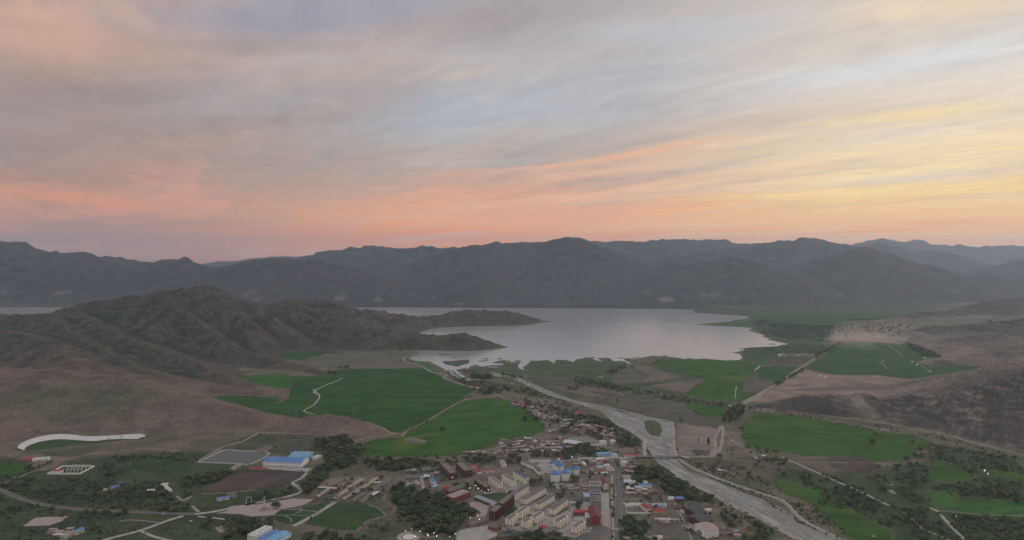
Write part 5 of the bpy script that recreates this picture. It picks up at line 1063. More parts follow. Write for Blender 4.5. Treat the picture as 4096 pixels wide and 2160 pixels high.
# ------------------------------------------------------------------ village houses: every house its own
hr = random.Random(5); HN = [0]
hw_ = [w_mud, w_beige, w_grey, w_mud, w_pink, w_white]; hroof = [r_brown, r_tan, r_grey, r_brown, r_tan, r_white, r_pink, r_brown, r_red, r_sky]
_hm = {}
FAR = MB(); FARM = [w_beige, w_mud, w_grey, r_brown, r_tan, r_white, r_grey]
def far_house(x, y, rot, L, D, h, wi, ri):
    """a house of the distant hamlets, too small to tell apart"""
    c, s_ = math.cos(rot), math.sin(rot); P = lambda a, b, z: (x + a * c - b * s_, y + a * s_ + b * c, z); l, d = L / 2, D / 2; r = D * .22
    q = [(-l, -d), (l, -d), (l, d), (-l, d)]; w = [0, 1, 2][wi % 3]; m = 3 + ri % 4
    for i in range(4): a, b = q[i], q[(i + 1) % 4]; FAR.poly([P(*a, -.3), P(*b, -.3), P(*b, h), P(*a, h)], w)
    A, B = P(-l - .4, 0, h + r), P(l + .4, 0, h + r); e = [P(a * 1.06, b * 1.06, h) for a, b in q]
    FAR.poly([e[0], e[1], B, A], m).poly([e[2], e[3], A, B], m).poly([e[3], e[0], A], w).poly([e[1], e[2], B], w)
def house(x, y, rot, L, D, h, wi, ri, kind, label, group, yard=True, win=True, noun='house'):
    key = (round(L), round(D), round(h * 2), wi)
    if key not in _hm: _hm[key] = MB().box(-round(L)/2, round(L)/2, -round(D)/2, round(D)/2, -.5, round(h*2)/2).mesh('house', hw_[wi])
    L, D, h = round(L), round(D), round(h * 2) / 2
    o = bpy.data.objects.new(noun, _hm[key]); link(o); o.location = (x, y, .05); o.rotation_euler = (0, 0, rot); tag(o, label, noun, group)
    kr = (L, D, h, ri, kind)
    if kr not in _hm:
        b = MB()
        if kind == 'flat': b.box(-L/2 - .3, L/2 + .3, -D/2 - .3, D/2 + .3, h + .003, h + .35)
        else:
            r = D * .22; e = .4; c = [(-L/2 - e, -D/2 - e, h), (L/2 + e, -D/2 - e, h), (L/2 + e, D/2 + e, h), (-L/2 - e, D/2 + e, h)]; A = (-L/2 - e, 0, h + r); B = (L/2 + e, 0, h + r)
            b.poly([c[0], c[1], B, A]); b.poly([c[2], c[3], A, B]); b.poly([c[3], c[0], A]); b.poly([c[1], c[2], B]); b.poly([c[3], c[2], c[1], c[0]])
        _hm[kr] = b.mesh('roof', hroof[ri])
    link(bpy.data.objects.new('roof', _hm[kr]), o)
    if win:
        for sx in (-.28, .28):
            w = bpy.data.objects.new('window', window_mesh(1.5, 1.4)); w.location = (L * sx, -D/2 - .004, 1.0); link(w, o)
    if yard:
        ky = (L, D, 'y')
        if ky not in _hm:
            b = MB(); yl = D * 1.1
            b.box(-L/2, L/2, -D/2 - yl, -D/2 - yl + .4, -.3, 1.9).box(-L/2, -L/2 + .4, -D/2 - yl + .4, -D/2 - .01, -.3, 1.9).box(L/2 - .4, L/2, -D/2 - yl + .4, -D/2 - yl * .45, -.3, 1.9).box(L/2 - 4, L/2, -D/2 - yl * .44, -D/2 - .4, -.3, 2.4)
            _hm[ky] = b.mesh('yard_wall', w_mud)
        link(bpy.data.objects.new('yard_wall', _hm[ky]), o)
    HN[0] += 1
ORD = ['first', 'second', 'third', 'fourth', 'fifth', 'sixth', 'seventh', 'eighth', 'ninth', 'tenth', 'eleventh', 'twelfth', 'thirteenth', 'fourteenth', 'fifteenth']
RCOL = ['brown-roofed', 'tan-roofed', 'grey-roofed', 'brown-roofed', 'tan-roofed', 'white-roofed', 'pink-roofed', 'brown-roofed', 'red-roofed', 'pale blue-roofed']
def rows_of_houses(k, o, u, v, nu, nv, label, group, dens=.9, yard=True, red=.08, Ls=(9, 16), Ds=(6, 9), hs=(3, 4.5)):
    """houses in rows: origin and two corner points (sheet k), nu along a row, nv rows"""
    O = ground_hit(k, *o); U = ground_hit(k, *u) - O; V = ground_hit(k, *v) - O; ang = math.atan2(U[1], U[0])
    noun = 'house' if 'house' in label else ('shack' if 'shack' in label else ('hut' if 'hut' in label else 'shed'))
    for j in range(nv):
        cnt = 0
        for i in range(nu):
            if hr.random() > dens: continue
            cnt += 1
            p = O + U * (i + .5 + hr.uniform(-.2, .2)) / nu + V * (j + .5 + hr.uniform(-.14, .14)) / nv
            ri = 8 if hr.random() < red else (9 if hr.random() < .05 else hr.choice([0, 1, 2, 3, 4, 5, 6, 7]))
            if k == 'K': far_house(p[0], p[1], ang + hr.uniform(-.3, .3), hr.uniform(*Ls), hr.uniform(*Ds), hr.uniform(*hs), hr.randrange(6), ri); continue
            house(p[0], p[1], ang + hr.uniform(-.06, .06) + (math.pi / 2 if hr.random() < .18 else 0), hr.uniform(*Ls), hr.uniform(*Ds), hr.uniform(*hs), hr.randrange(6), ri, hr.choice(['flat', 'gable', 'gable', 'flat']), '%s %s, %s from left, %s%s' % (RCOL[ri], noun, ORD[cnt - 1], '' if nv == 1 else ['rear row, ', 'second row, ', 'third row, ', 'fourth row, ', 'front row, '][j], group), group, yard, yard, noun)
rows_of_houses('I', (950, 1185), (1200, 1165), (1020, 1290), 9, 5, 'small brown walled house in the village rows beside the green field', 'village rows beside the green field', .92, red=.02)
rows_of_houses('I', (1210, 1172), (1480, 1165), (1290, 1290), 9, 5, 'small brown house in the dense village rows behind the silos', 'dense rows behind the silos', .9, red=.03)
rows_of_houses('I', (1080, 875), (1290, 945), (1055, 912), 10, 4, 'small house in the upstream village strip between green field and river', 'upstream village strip', .85, red=.2)
rows_of_houses('I', (1260, 935), (1420, 1000), (1215, 985), 8, 4, 'small house in the middle of the riverside village strip', 'middle of the riverside strip', .85, red=.2)
rows_of_houses('I', (1430, 1030), (1640, 1020), (1440, 1095), 8, 4, 'small flat house in the riverside village near the sports ground', 'riverside village near the sports ground', .85, red=.1)
rows_of_houses('I', (1330, 1115), (1560, 1080), (1350, 1160), 7, 2, 'small house in the lane between the field and the sports ground', 'lane by the sports ground', .8, red=.08)
rows_of_houses('I', (1620, 1020), (1850, 1075), (1700, 1140), 8, 4, 'small brown house by the riverbank trees upstream of the bridge', 'riverbank tree houses', .8, red=.06)
rows_of_houses('I', (690, 1280), (980, 1260), (700, 1310), 7, 2, 'small house at the edge of the green field behind the tree belt', 'houses behind the tree belt', .7, red=.05)
rows_of_houses('D', (1000, 290), (1290, 275), (1010, 350), 6, 3, 'brown shack in the yards between the silos and the crossroads', 'yards between silos and crossroads', .8, red=.02)
rows_of_houses('D', (1130, 430), (1330, 410), (1200, 480), 5, 2, 'brown roofed store beside the small silos', 'stores beside the small silos', .8, red=0)
rows_of_houses('D', (700, 610), (1180, 590), (820, 700), 8, 3, 'derelict low shed in the overgrown plots below the silos', 'overgrown plots below the silos', .65, False, 0, (14, 24), (4, 5), (2, 3))
rows_of_houses('E', (200, 650), (340, 660), (230, 760), 4, 3, 'small house behind the crossroads towards the river', 'houses behind the crossroads', .6, red=.1)
rows_of_houses('E', (500, 1175), (690, 1180), (520, 1215), 5, 2, 'grey shack in the allotments beside the curved road', 'allotments beside the curved road', .7, red=0)
rows_of_houses('E', (210, 1345), (600, 1330), (200, 1375), 8, 1, 'pale house along the very bottom edge east of the street', 'bottom edge houses', .75)
rows_of_houses('A', (470, 1270), (660, 1265), (440, 1340), 4, 3, 'grey roofless hut in the rubble yard', 'rubble yard', .8, False, 0)
rows_of_houses('C', (1380, 170), (1700, 150), (1400, 215), 6, 2, 'small house among trees between the field and the school', 'houses between field and school', .7, red=.05)
rows_of_houses('K', (500, 440), (660, 400), (500, 490), 7, 3, 'tiny pale house in the far village beyond the lake road', 'far village beyond the lake road', .8, False, .05, (12, 20), (8, 12), (4, 6))
rows_of_houses('K', (660, 440), (900, 400), (680, 480), 7, 3, 'tiny pale house on the dusty side of the far village', 'dusty side of the far village', .65, False, .05, (12, 20), (8, 12), (4, 6))
rows_of_houses('K', (80, 615), (410, 620), (75, 640), 14, 3, 'tiny grey-white house in the strip hamlet by the lakeside road', 'strip hamlet by the lakeside road', .85, False, .03, (10, 16), (7, 10), (3.5, 5))
rows_of_houses('H', (1870, 1050), (1960, 1060), (1880, 1075), 4, 1, 'small house at the end of the big green field by the river', 'hamlet beside the big green field', .9, False, .4)
rows_of_houses('E', (1380, 600), (1500, 600), (1390, 620), 3, 1, 'low pale farm shed among the shrubs across the river', 'farm across the river', .9, False, 0)
rows_of_houses('E', (1055, 715), (1150, 735), (1060, 745), 2, 1, 'single low shed on the bare ground across the river', 'pair on the bare ground', 1, False, 0)
rows_of_houses('I', (1500, 1000), (1690, 1010), (1560, 1050), 7, 2, 'house', 'upper river village', .7, red=.1)
rows_of_houses('E', (215, 890), (480, 905), (225, 950), 5, 2, 'house', 'plots east of the shops', .6, red=.05)
rows_of_houses('E', (640, 1030), (800, 1035), (660, 1065), 4, 1, 'house', 'gardens behind the curved road', .8)
rows_of_houses('E', (1030, 1240), (1250, 1260), (1050, 1330), 4, 2, 'shack', 'yards beside the river wall', .6, red=0)
rows_of_houses('D', (1640, 260), (1800, 265), (1660, 330), 4, 2, 'house', 'corner beyond the crossroads', .7, red=.1)
rows_of_houses('D', (880, 60), (1060, 40), (920, 130), 4, 2, 'house', 'yards behind the silo trees', .8)
tag(FAR.build('far_hamlet', FARM), kind='stuff')
print('houses', HN[0])
# yurts on the far plain
yc = pmat('yurt_felt', (.62, .60, .57), .95, .08, .3)
yb = MB().lathe([(3.4, -.3), (3.4, 1.8), (1.0, 3.2), (.01, 3.4)], 16)
ym = yb.mesh('yurt', yc); yd = MB().box(-.6, .6, -3.55, -3.3, 0, 1.6).mesh('door', m_door)
for i, (x, y) in enumerate([(1215, 648), (1208, 678), (1268, 665), (1262, 690), (1338, 662), (1335, 690), (1394, 680), (1465, 665), (1508, 680), (1548, 676), (1300, 672), (1420, 668), (1120, 680), (1158, 702), (1258, 752), (1345, 676), (405, 788), (448, 795)]):
    p = W('K', x, y); o = bpy.data.objects.new('yurt', ym); o.location = p; o.scale = (1.5, 1.5, 1.5); link(o); link(bpy.data.objects.new('door', yd), o)
    tag(o, 'white round yurt in the camp on the far plain' if i < 12 or i == 15 else ('white round hut beside the irrigation path' if i < 15 else 'white round hut alone on the brown plain'), 'yurt', 'yurt camp on the far plain' if i < 12 or i == 15 else ('huts by the irrigation path' if i < 15 else 'huts on the brown plain'))

# ------------------------------------------------------------------ bridge, walls, channel, pond, street furniture
m_white = pmat('white_lining', (.52, .50, .47), .85, .12, .08); m_bridge = pmat('bridge_concrete', (.33, .31, .29), .9, .15, .2)
a = np.array(W('E', 372, 613)[:2]); b_ = np.array(W('E', 698, 613)[:2]); d = b_ - a; L = float(np.hypot(*d))
br = thing('road_bridge', 'concrete road bridge on piers across the pale river', 'bridge', (a[0], a[1], 0), math.atan2(d[1], d[0]))
MB().box(-14, L + 10, -5, 5, 3.0, 3.9).build('deck', m_bridge, br); MB().box(-14, L + 10, -4.2, 4.2, 3.903, 4.0).build('road_surface', asph, br)
for s_ in (-1, 1):
    rb = MB().box(-14, L + 10, s_ * 4.8 - .12, s_ * 4.8 + .12, 4.8, 5.0)
    for i in range(int(L / 4)): rb.box(i * 4.0, i * 4.0 + .25, s_ * 4.8 - .1, s_ * 4.8 + .1, 3.903, 4.797)
    rb.build('railing', m_white, br)
for f_ in (.33, .55, .77): MB().box(L * f_ - .8, L * f_ + .8, -4.2, 4.2, -1, 2.997).build('pier', m_bridge, br)
for x0, x1 in ((-34, -14.01), (L + 10.01, L + 30)):
    lo, hi = (0.2, 3.95) if x0 < 0 else (3.95, .2)
    MB().poly([(x0, -4.6, lo), (x1, -4.6, hi), (x1, 4.6, hi), (x0, 4.6, lo)]).poly([(x0, -4.6, lo), (x0, -4.6, -.2), (x1, -4.6, -.2), (x1, -4.6, hi)]).poly([(x0, 4.6, -.2), (x0, 4.6, lo), (x1, 4.6, hi), (x1, 4.6, -.2)]).build('ramp', conc, br)

# white lined channel bank with its dark green basin, left
o_e = smooth_line(WP('A 158,540 165,515 200,490 280,455 400,425 540,410 640,413 800,430 1000,424 1250,408 1318,420 1305,436 1262,446'), 5); i_e = smooth_line(WP('A 222,547 226,530 250,510 330,478 430,457 560,447 720,457 850,463 1000,448 1200,444 1248,444 1255,446 1258,447'), 5)
N = 120
def resample(Lp, n):
    s = np.r_[0, np.cumsum(np.hypot(*np.diff(Lp[:, :2], axis=0).T))]; t = np.linspace(0, s[-1], n); return np.c_[np.interp(t, s, Lp[:, 0]), np.interp(t, s, Lp[:, 1])]
oe, ie = resample(o_e, N), resample(i_e, N)
ch = thing('lined_channel', 'white concrete lined curving channel bank round a dark basin at the hill foot', 'channel', (float(oe[60, 0]), float(oe[60, 1]), 0))
off = np.array(ch.location[:2])
v = [(*(p - off), 3.6) for p in oe] + [(*(p - off), .5) for p in ie]
mesh_obj('lining', v, [(i, N + i, N + i + 1, i + 1) for i in range(N - 1)], m_white, ch)
extrude_profile('crest', [tuple(p - off) for p in oe[::4]], [(1.2, 0), (1.0, 4.0), (-.6, 4.0), (-.9, 3.4)], dirt, 8, ch)
sheet('basin_grass', WP('A 226,547 250,512 330,480 430,459 560,449 720,459 850,465 1000,450 1250,447 1000,462 720,492 500,522 330,547'), .45, G5, .6, 8, 401)
# settling pond
rim = WP('A 1795,655 2030,550 B 150,556 395,570 240,668 150,672 0,664'); sheet('pond', rim, .55, water_mat('pond_water', (.085, .10, .088), .55, .05, .4), .2, 10, 402)
pw = thing('pond_rim', 'pale concrete rim round the grey-green settling pond', 'wall', (*rim[0], 0)); off = np.array(rim[0])
e = extrude_profile('rim_wall', [tuple(np.array(p) - off) for p in rim + [rim[0]]], [(3.4, .1), (2.4, 1.5), (-.8, 1.5), (-2.4, .4)], conc, 10, pw)
def wall(label, pts, h, mat, t=.35):
    P = WP(pts); w = thing('boundary_wall', label, 'wall', (*P[0], 0)); off = np.array(P[0])
    for i in range(len(P) - 1):
        p, q = np.array(P[i]) - off, np.array(P[i + 1]) - off; dd = q - p; l = float(np.hypot(*dd)); n_ = np.array((-dd[1], dd[0])) / l * t / 2
        b = MB(); c = [p + n_, p - n_, q - n_, q + n_]; vv = [(*x, -.3) for x in c] + [(*x, h) for x in c]
        b.v = vv; b.f = [(0, 1, 5, 4), (1, 2, 6, 5), (2, 3, 7, 6), (3, 0, 4, 7), (4, 5, 6, 7)]; b.mi = [0] * 5; b.build('panel', mat, w)
wall('long tan wall climbing the hill foot beside the pond', 'A 1800,640 2030,515 B 0,515 160,470 300,392 500,395 820,408', 2.6, w_beige)
wall('white wall round the court with the red roofs', 'E 232,1058 238,1118 410,1122 480,1118', 2.6, w_white)
wall('long white wall between the crossroads and the silo village', 'D 1065,252 1320,247 1600,242', 2.4, w_white)
wall('white roadside wall under the trees at the junction', 'A 1790,1150 1950,1165 2160,1195', 2.2, w_white)
wall('grey yard wall around the school lawn', 'C 1330,470 1500,520 1700,500', 2.4, w_grey)
wall('white wall of the ploughed field along the dirt road', 'A 1830,945 2060,935 2318,905', 1.8, w_beige)
wall('pale wall across the bare plots on the far river bank', 'E 1100,632 1300,645 1460,655', 1.6, w_beige)
wall('white-topped concrete wall on the left river bank at the bridge', 'E 400,490 408,560 412,606', 2.2, w_white)
wall('pale colonnade wall in front of the walled green yard', 'D 1220,70 1360,72', 3, w_white, 1.2)

# substation
p = W('A', 425, 765); sub = thing('substation', 'white walled substation with rows of tall pale gantries', 'substation', (p[0], p[1], 0)); q = W('A', 600, 770); r_ = W('A', 720, 740)
lw = 60
MB().box(0, 42, 0, .4, -.3, 3.5).box(42.4, 72, 0, .4, -.3, 3.8).box(0, .4, .4, 55, -.3, 3).box(72, 72.4, .4, 55, -.3, 3).box(.4, 72, 55, 55.4, -.3, 3).build('perimeter_wall', w_white, sub)
MB().box(2, 24, 8, 18, 0, 5).build('control_house', w_white, sub); MB().box(1.5, 24.5, 7.5, 18.5, 5.003, 5.8).build('roof', r_red, sub)
for ix in range(6):
    for iy in range(3):
        x, y = 30 + ix * 8, 10 + iy * 16; MB().box(x - .5, x + .5, y - .5, y + .5, 0, 11 if ix % 2 else 9).box(x - 1.6, x + 1.6, y - .3, y + .3, 8.2, 8.9).build('gantry_post', m_white, sub)
for iy in range(3): MB().box(30, 70, 9.75 + iy * 16, 10.25 + iy * 16, 8.903, 9.3).build('gantry_beam', m_white, sub)

# monument and arch on the western square
p = W('B', 355, 1080); mo = thing('monument', 'slender pale monument on a stepped base in the paved square', 'monument', (p[0], p[1], 0))
MB().box(-8, 8, -8, 8, .25, 1.0).box(-6, 6, -6, 6, 1.003, 1.9).box(-4, 4, -4, 4, 1.903, 3.2).build('stepped_base', pave, mo)
b = MB(); b.lathe([(2.4, 3.2), (1.6, 8), (1.3, 16), (.9, 24), (.05, 26)], 6); b.build('shaft', m_white, mo); MB().lathe([(3.2, 3.203), (3.0, 6), (1.9, 6.3)], 8).build('pedestal', conc, mo)
p = W('B', 216, 1030); ar = thing('gate_arch', 'slim pale blue gate arch over the entrance road', 'arch', (p[0], p[1], 0), .5)
for sx in (-5, 5): MB().box(sx - .6, sx + .6, -.6, .6, 0, 11).build('post', w_sky_ := wmat('arch_blue', (.45, .56, .58)), ar)
b = MB()
for i in range(8):
    a0, a1 = math.pi * i / 8, math.pi * (i + 1) / 8; b.tube((-5 * math.cos(a0), 0, 11 + 2.2 * math.sin(a0)), (-5 * math.cos(a1), 0, 11 + 2.2 * math.sin(a1)), .6, n=5)
b.build('curved_beam', wmat('arch_blue', (.45, .56, .58)), ar)

# pylons of the power line (stand on the slopes)
hills = [o for o in COL.objects if o.name.split('.')[0] in ('hill', 'rocky_hill')]
bpy.context.view_layer.update()
def ground_z(x, y):
    z = 0.0
    for o in hills:
        ok, loc, n, i = o.ray_cast(Vector((x, y, 2000)), Vector((0, 0, -1)))
        if ok: z = max(z, loc.z)
    return z
def hit(px_, py_):
    """first surface seen along a line of sight: where something standing on a slope has its foot"""
    d_ = Vector(((px_ - 2048) / F, 1, -(py_ - HY) / F)).normalized(); best = None
    for o in hills:
        ok, loc, n, i = o.ray_cast(Vector((0, 0, H)), d_)
        if ok and loc.z > 0 and (best is None or loc.y < best.y): best = loc
    if best is None: w = W('P', px_, py_); best = Vector(w)
    return best
def pylon_meshes():
    b = MB(); h = 30
    lv = [(0, 3.2), (10, 2.0), (20, 1.1), (h, .35)]
    for (z0, r0), (z1, r1) in zip(lv[:-1], lv[1:]):
        for sx in (-1, 1):
            for sy in (-1, 1): b.tube((sx * r0, sy * r0, z0), (sx * r1, sy * r1, z1), .22, n=4)
        for s_ in (-1, 1):
            b.tube((-r0, s_ * r0, z0), (r1, s_ * r1, z1), .13, n=4); b.tube((r0, s_ * r0, z0), (-r1, s_ * r1, z1), .13, n=4); b.tube((s_ * r0, -r0, z0), (s_ * r1, r1, z1), .13, n=4); b.tube((s_ * r0, r0, z0), (s_ * r1, -r1, z1), .13, n=4)
    c = MB()
    for z in (20, 24.5, 28.5): c.tube((-6, 0, z), (6, 0, z), .25, n=4); c.tube((-6, 0, z), (0, 0, z + 1.6), .15, n=4); c.tube((6, 0, z), (0, 0, z + 1.6), .15, n=4)
    return b.mesh('lattice_mast', m_steel), c.mesh('cross_arm', m_steel)
pm, pa = pylon_meshes()
PYL = [('A', 677, 190, 'highest on the brown slope'), ('A', 945, 312, 'above the hollow in the brown slope'), ('A', 985, 455, 'on the white channel, nearer its bend'), ('A', 1098, 445, 'on the white channel, nearer its end'), ('A', 835, 300, 'on the slope above the channel'), ('B', 648, 252, 'on the low ridge before the green field'), ('B', 585, 250, 'on the low ridge, nearer the hill'), ('B', 1167, 240, 'at the end of the low brown ridge'), ('A', 300, 372, 'on the slope above the channel bend')]
for k, x, y, lab in PYL:
    q = px(k, x, y); g = hit(*q); t = thing('power_pylon', 'thin grey lattice pylon ' + lab, 'pylon', (g.x, g.y, g.z - .5), .6, 'pylons of the power line')
    for nm, me in (('lattice_mast', pm), ('cross_arm', pa)): link(bpy.data.objects.new(nm, me), t)

# lit lamps
lp_pole = MB().tube((0, 0, 0), (0, 0, 5.2), .09, .06, 6).tube((0, 0, 0), (0, 0, .5), .18, .14, 6).mesh('pole', m_pole); lb = MB()
lb.lathe([(.02, 5.2), (.22, 5.32), (.3, 5.55), (.22, 5.78), (.02, 5.9)], 10); lp_globe = lb.mesh('globe', m_lamp)
LAMPS = [('on the wall of the dark red block near the workshops', 'red block', [(1048, 545)]), ('by the dark brick block with the pipes', 'brick block lamps', [(1538, 712), (1448, 718), (1405, 690), (1368, 655), (1291, 690), (1490, 745)]), ('on the plaza below the dark red ribbed block', 'plaza lamps', [(1393, 1058), (1415, 1118)]), ('along the red-brown path beside the grove', 'path lamps', [(1295, 1100), (1212, 1135), (1118, 1178)]),
         ('under the grey arcade', 'arcade lamps', [(1368, 815), (1588, 900)]), ('around the round white plaza', 'round plaza lamps', [(495, 1250), (613, 1285), (548, 1350), (415, 1280)]), ('on the square below the grove', 'lower square lamps', [(713, 1325), (723, 1345), (820, 1257), (800, 1307), (838, 1348), (1090, 1315), (1015, 1355)]), ('among the trees of the grove', 'grove lamps', [(895, 1125), (577, 1028), (642, 1005), (392, 880)]), ('on the small green square by the cream blocks', 'green square lamps', [(1790, 730)])]
for lab, grp, pts in LAMPS:
    for i, (x, y) in enumerate(pts):
        p = W('C', x, y); t = thing('lamp_post', 'lit lamp post %s%s' % (lab, '' if len(pts) == 1 else ', %s from the left' % ORD[sorted(pts).index((x, y))]), 'lamp', p, 0, grp)
        po = link(bpy.data.objects.new('pole', lp_pole), t); link(bpy.data.objects.new('globe', lp_globe), po)

# vehicles
car_p = [pmat('car_white', (.6, .6, .6), .35, .05, .5, spec=.5), pmat('car_dark', (.04, .04, .05), .35, .1, .5, spec=.5), pmat('car_red', (.35, .04, .03), .35, .1, .5, spec=.5), pmat('car_silver', (.35, .36, .37), .35, .05, .5, spec=.5)]
m_tyre = pmat('tyre', (.02, .02, .02), .9, .2, .5)
def body_mesh(mat, van):
    b = MB()
    if van: b.box(-2.5, 2.5, -.95, .95, .4, 2.0)
    else:
        b.box(-2.2, 2.2, -.88, .88, .35, .9)
        z0, z1 = .903, 1.45; c0 = [(-1.7, -.82), (1.1, -.82), (1.1, .82), (-1.7, .82)]; c1 = [(-1.2, -.68), (.5, -.68), (.5, .68), (-1.2, .68)]
        B_ = len(b.v); b.v += [(x, y, z0) for x, y in c0] + [(x, y, z1) for x, y in c1]; b.f += [tuple(B_ + i for i in f) for f in ((4, 5, 6, 7), (0, 1, 5, 4), (1, 2, 6, 5), (2, 3, 7, 6), (3, 0, 4, 7))]; b.mi += [0] * 5
    return b.mesh('body', mat)
gl = MB().box(-1.0, .35, -.79, .79, 1.02, 1.3).mesh('glazing', m_glass); glv = MB().box(1.2, 2.52, -.97, .97, 1.2, 1.75).mesh('glazing', m_glass)
wh = MB().tube((0, -.1, 0), (0, .1, 0), .33, n=10).mesh('wheel', m_tyre)
bodies = {(i, v_): body_mesh(car_p[i], v_) for i in range(4) for v_ in (0, 1)}
CARS = [('D', 1238, 1215, .5, 0, 1, 'white van alone on the dark car park'), ('D', 1000, 925, .6, 0, 1, 'white van beside the end of the fourth cream block'), ('D', 880, 1022, .7, 0, 0, 'white car parked behind the small cream block, nearest the playground'), ('D', 905, 1005, .7, 3, 0, 'silver car parked in the row by the fourth cream block'), ('D', 925, 988, .7, 0, 0, 'white car farther along the row by the fourth cream block'), ('D', 948, 970, .7, 1, 0, 'dark car in the row by the fourth cream block'),
        ('D', 918, 1228, .5, 0, 1, 'white van between two small cream blocks'), ('D', 945, 1210, .5, 3, 0, 'silver car beside the white van between small blocks'), ('D', 1600, 548, 1.5, 1, 0, 'dark car on the main street near the crossroads'), ('D', 1614, 520, 1.5, 0, 0, 'white car on the main street below the crossroads'), ('D', 1612, 660, 1.5, 3, 0, 'silver car on the main street beside the maroon roof'), ('D', 1575, 760, 1.5, 0, 1, 'white van at the kerb of the main street'),
        ('E', 750, 1237, -1.1, 0, 0, 'white car on the curved asphalt road'), ('D', 1665, 600, .3, 3, 0, 'silver car parked east of the main street'), ('D', 1680, 582, .3, 2, 0, 'red car parked east of the main street'), ('D', 1590, 318, 1.5, 1, 0, 'dark car in the middle of the crossroads'), ('A', 1728, 1195, .2, 0, 1, 'white truck standing under the trees by the junction'), ('A', 1480, 1130, 0, 0, 0, 'white car on the highway before the junction'), ('C', 1540, 912, .3, 0, 1, 'white van in front of the grey arcade'),
        ('E', 1068, 440, 1.5, 0, 0, 'white car on the dirt road across the river'), ('D', 1385, 1145, .2, 3, 0, 'silver car at the corner of the red hall')]
for k, x, y, rz_, ci, v_, lab in CARS:
    p = W(k, x, y); t = thing('van' if v_ else 'car', lab, 'van' if v_ else 'car', (p[0], p[1], .55), rz_, 'cars and vans about the town')
    link(bpy.data.objects.new('body', bodies[(ci, v_)]), t); link(bpy.data.objects.new('glazing', glv if v_ else gl), t)
    for sx in (-1.4, 1.4):
        for sy in (-.82, .82): w = bpy.data.objects.new('wheel', wh); w.location = (sx, sy, .33); link(w, t)

# ------------------------------------------------------------------ trees
def leaf_mat(name, c1, c2):
    m = bpy.data.materials.new(name); m.use_nodes = True; nt = m.node_tree; t = NT(nt); b = nt.nodes['Principled BSDF']
    pos = t.n('ShaderNodeNewGeometry').outputs['Position']
    c = t.mix(t.ss(t.noise(pos, .06, 3, .6), .35, .65), c1, c2); c = t.mix(.5, c, t.mix(1, c, t.mix(t.ss(t.noise(pos, .8, 2, .6), .3, .7), (.6, .6, .6), (1.5, 1.5, 1.4)), 'MULTIPLY'))
    c = t.mix(1, c, t.ramp(t.n('ShaderNodeObjectInfo').outputs['Random'], [(0, (.75, .78, .78)), (.5, (1, 1, 1)), (1, (1.0, 1.0, .85))]), 'MULTIPLY')
    c = t.mix(t.ss(t.noise(pos, .035, 2, .5), .5, .68), c, t.mix(1, c, (1.35, 1.28, 1.2), 'MULTIPLY'))
    nt.links.new(c, b.inputs['Base Color']); b.inputs['Roughness'].default_value = .8; b.inputs['Specular IOR Level'].default_value = .1
    return m
lm_dark = leaf_mat('leaves_dark', (.050, .066, .042), (.070, .088, .050)); lm_mid = leaf_mat('leaves_mid', (.072, .098, .048), (.100, .118, .062)); lm_grey = leaf_mat('leaves_grey_green', (.105, .115, .085), (.082, .092, .066)); bark = pmat('bark', (.10, .085, .07), .95, .3, .5)
def crown_arrays(rg, n, kind, q):
    """leaf clumps spread through a lumpy crown, tree height 1"""
    if kind == 'poplar': lobes = [(0, 0, z, .13 * (1 - .45 * abs(z - .5)), .2) for z in (.25, .4, .55, .7, .85)]
    elif kind == 'shrub': lobes = [(rg.uniform(-.35, .35), rg.uniform(-.35, .35), rg.uniform(.3, .6), rg.uniform(.3, .5), rg.uniform(.28, .42)) for _ in range(5)]
    else: lobes = [(0, 0, .62, .26, .30)] + [(math.cos(a) * .22, math.sin(a) * .22, rg.uniform(.42, .78), rg.uniform(.15, .23), rg.uniform(.13, .2)) for a in [i * 2 * math.pi / 7 + rg.uniform(-.3, .3) for i in range(7)]]
    vs_, ps = [], []
    wts = [l[3] ** 2 for l in lobes]
    for i in range(n):
        lx, ly, lz, r, rzv = rg.choices(lobes, wts)[0]
        d_ = Vector((rg.gauss(0, 1), rg.gauss(0, 1), rg.gauss(.15, 1))).normalized(); rr_ = rg.uniform(.72, 1.05)
        c = Vector((lx + d_.x * r * rr_, ly + d_.y * r * rr_, max(.03, lz + d_.z * rzv * rr_)))
        nrm = (d_ + Vector((rg.gauss(0, .45), rg.gauss(0, .45), rg.gauss(.1, .45)))).normalized(); u = nrm.orthogonal().normalized(); w = nrm.cross(u); s = q * rg.uniform(.6, 1.3)
        a0 = rg.uniform(0, 6.28); u2 = u * math.cos(a0) + w * math.sin(a0); w2 = nrm.cross(u2)
        ps += [c + u2 * s + w2 * s * .4, c + w2 * s * .9, c - u2 * s - w2 * s * .3, c - w2 * s * .8]
    return np.array([tuple(p) for p in ps])
rg = random.Random(3)
KINDS = {'broadleaf': (260, .075, 6), 'poplar': (200, .05, 3)}
protos = {}
for kd, (n, q, nv) in KINDS.items():
    for i in range(nv):
        vv = crown_arrays(rg, n, kd, q); f = [tuple(range(4*j, 4*j + 4)) for j in range(n)]
        for mi, mt in enumerate((lm_dark, lm_mid, lm_grey)):
            me = bpy.data.meshes.new('crown'); me.from_pydata([tuple(x) for x in vv], [], f); me.materials.append(mt); protos[(kd, i, mi)] = me
    tb = MB().tube((0, 0, -.03), (0, 0, .35), .026, .018, 7)
    for i in range(5):
        a0 = i * 1.26 + .3; rr_ = .16 if kd == 'broadleaf' else .06; tb.tube((0, 0, .24 + .03 * i), (math.cos(a0) * rr_, math.sin(a0) * rr_, .5 + .04 * i), .013, .005, 5)
    tb.tube((0, 0, .35), (0, 0, .75), .018, .005, 6); protos[(kd, 'trunk')] = tb.mesh('trunk', bark)
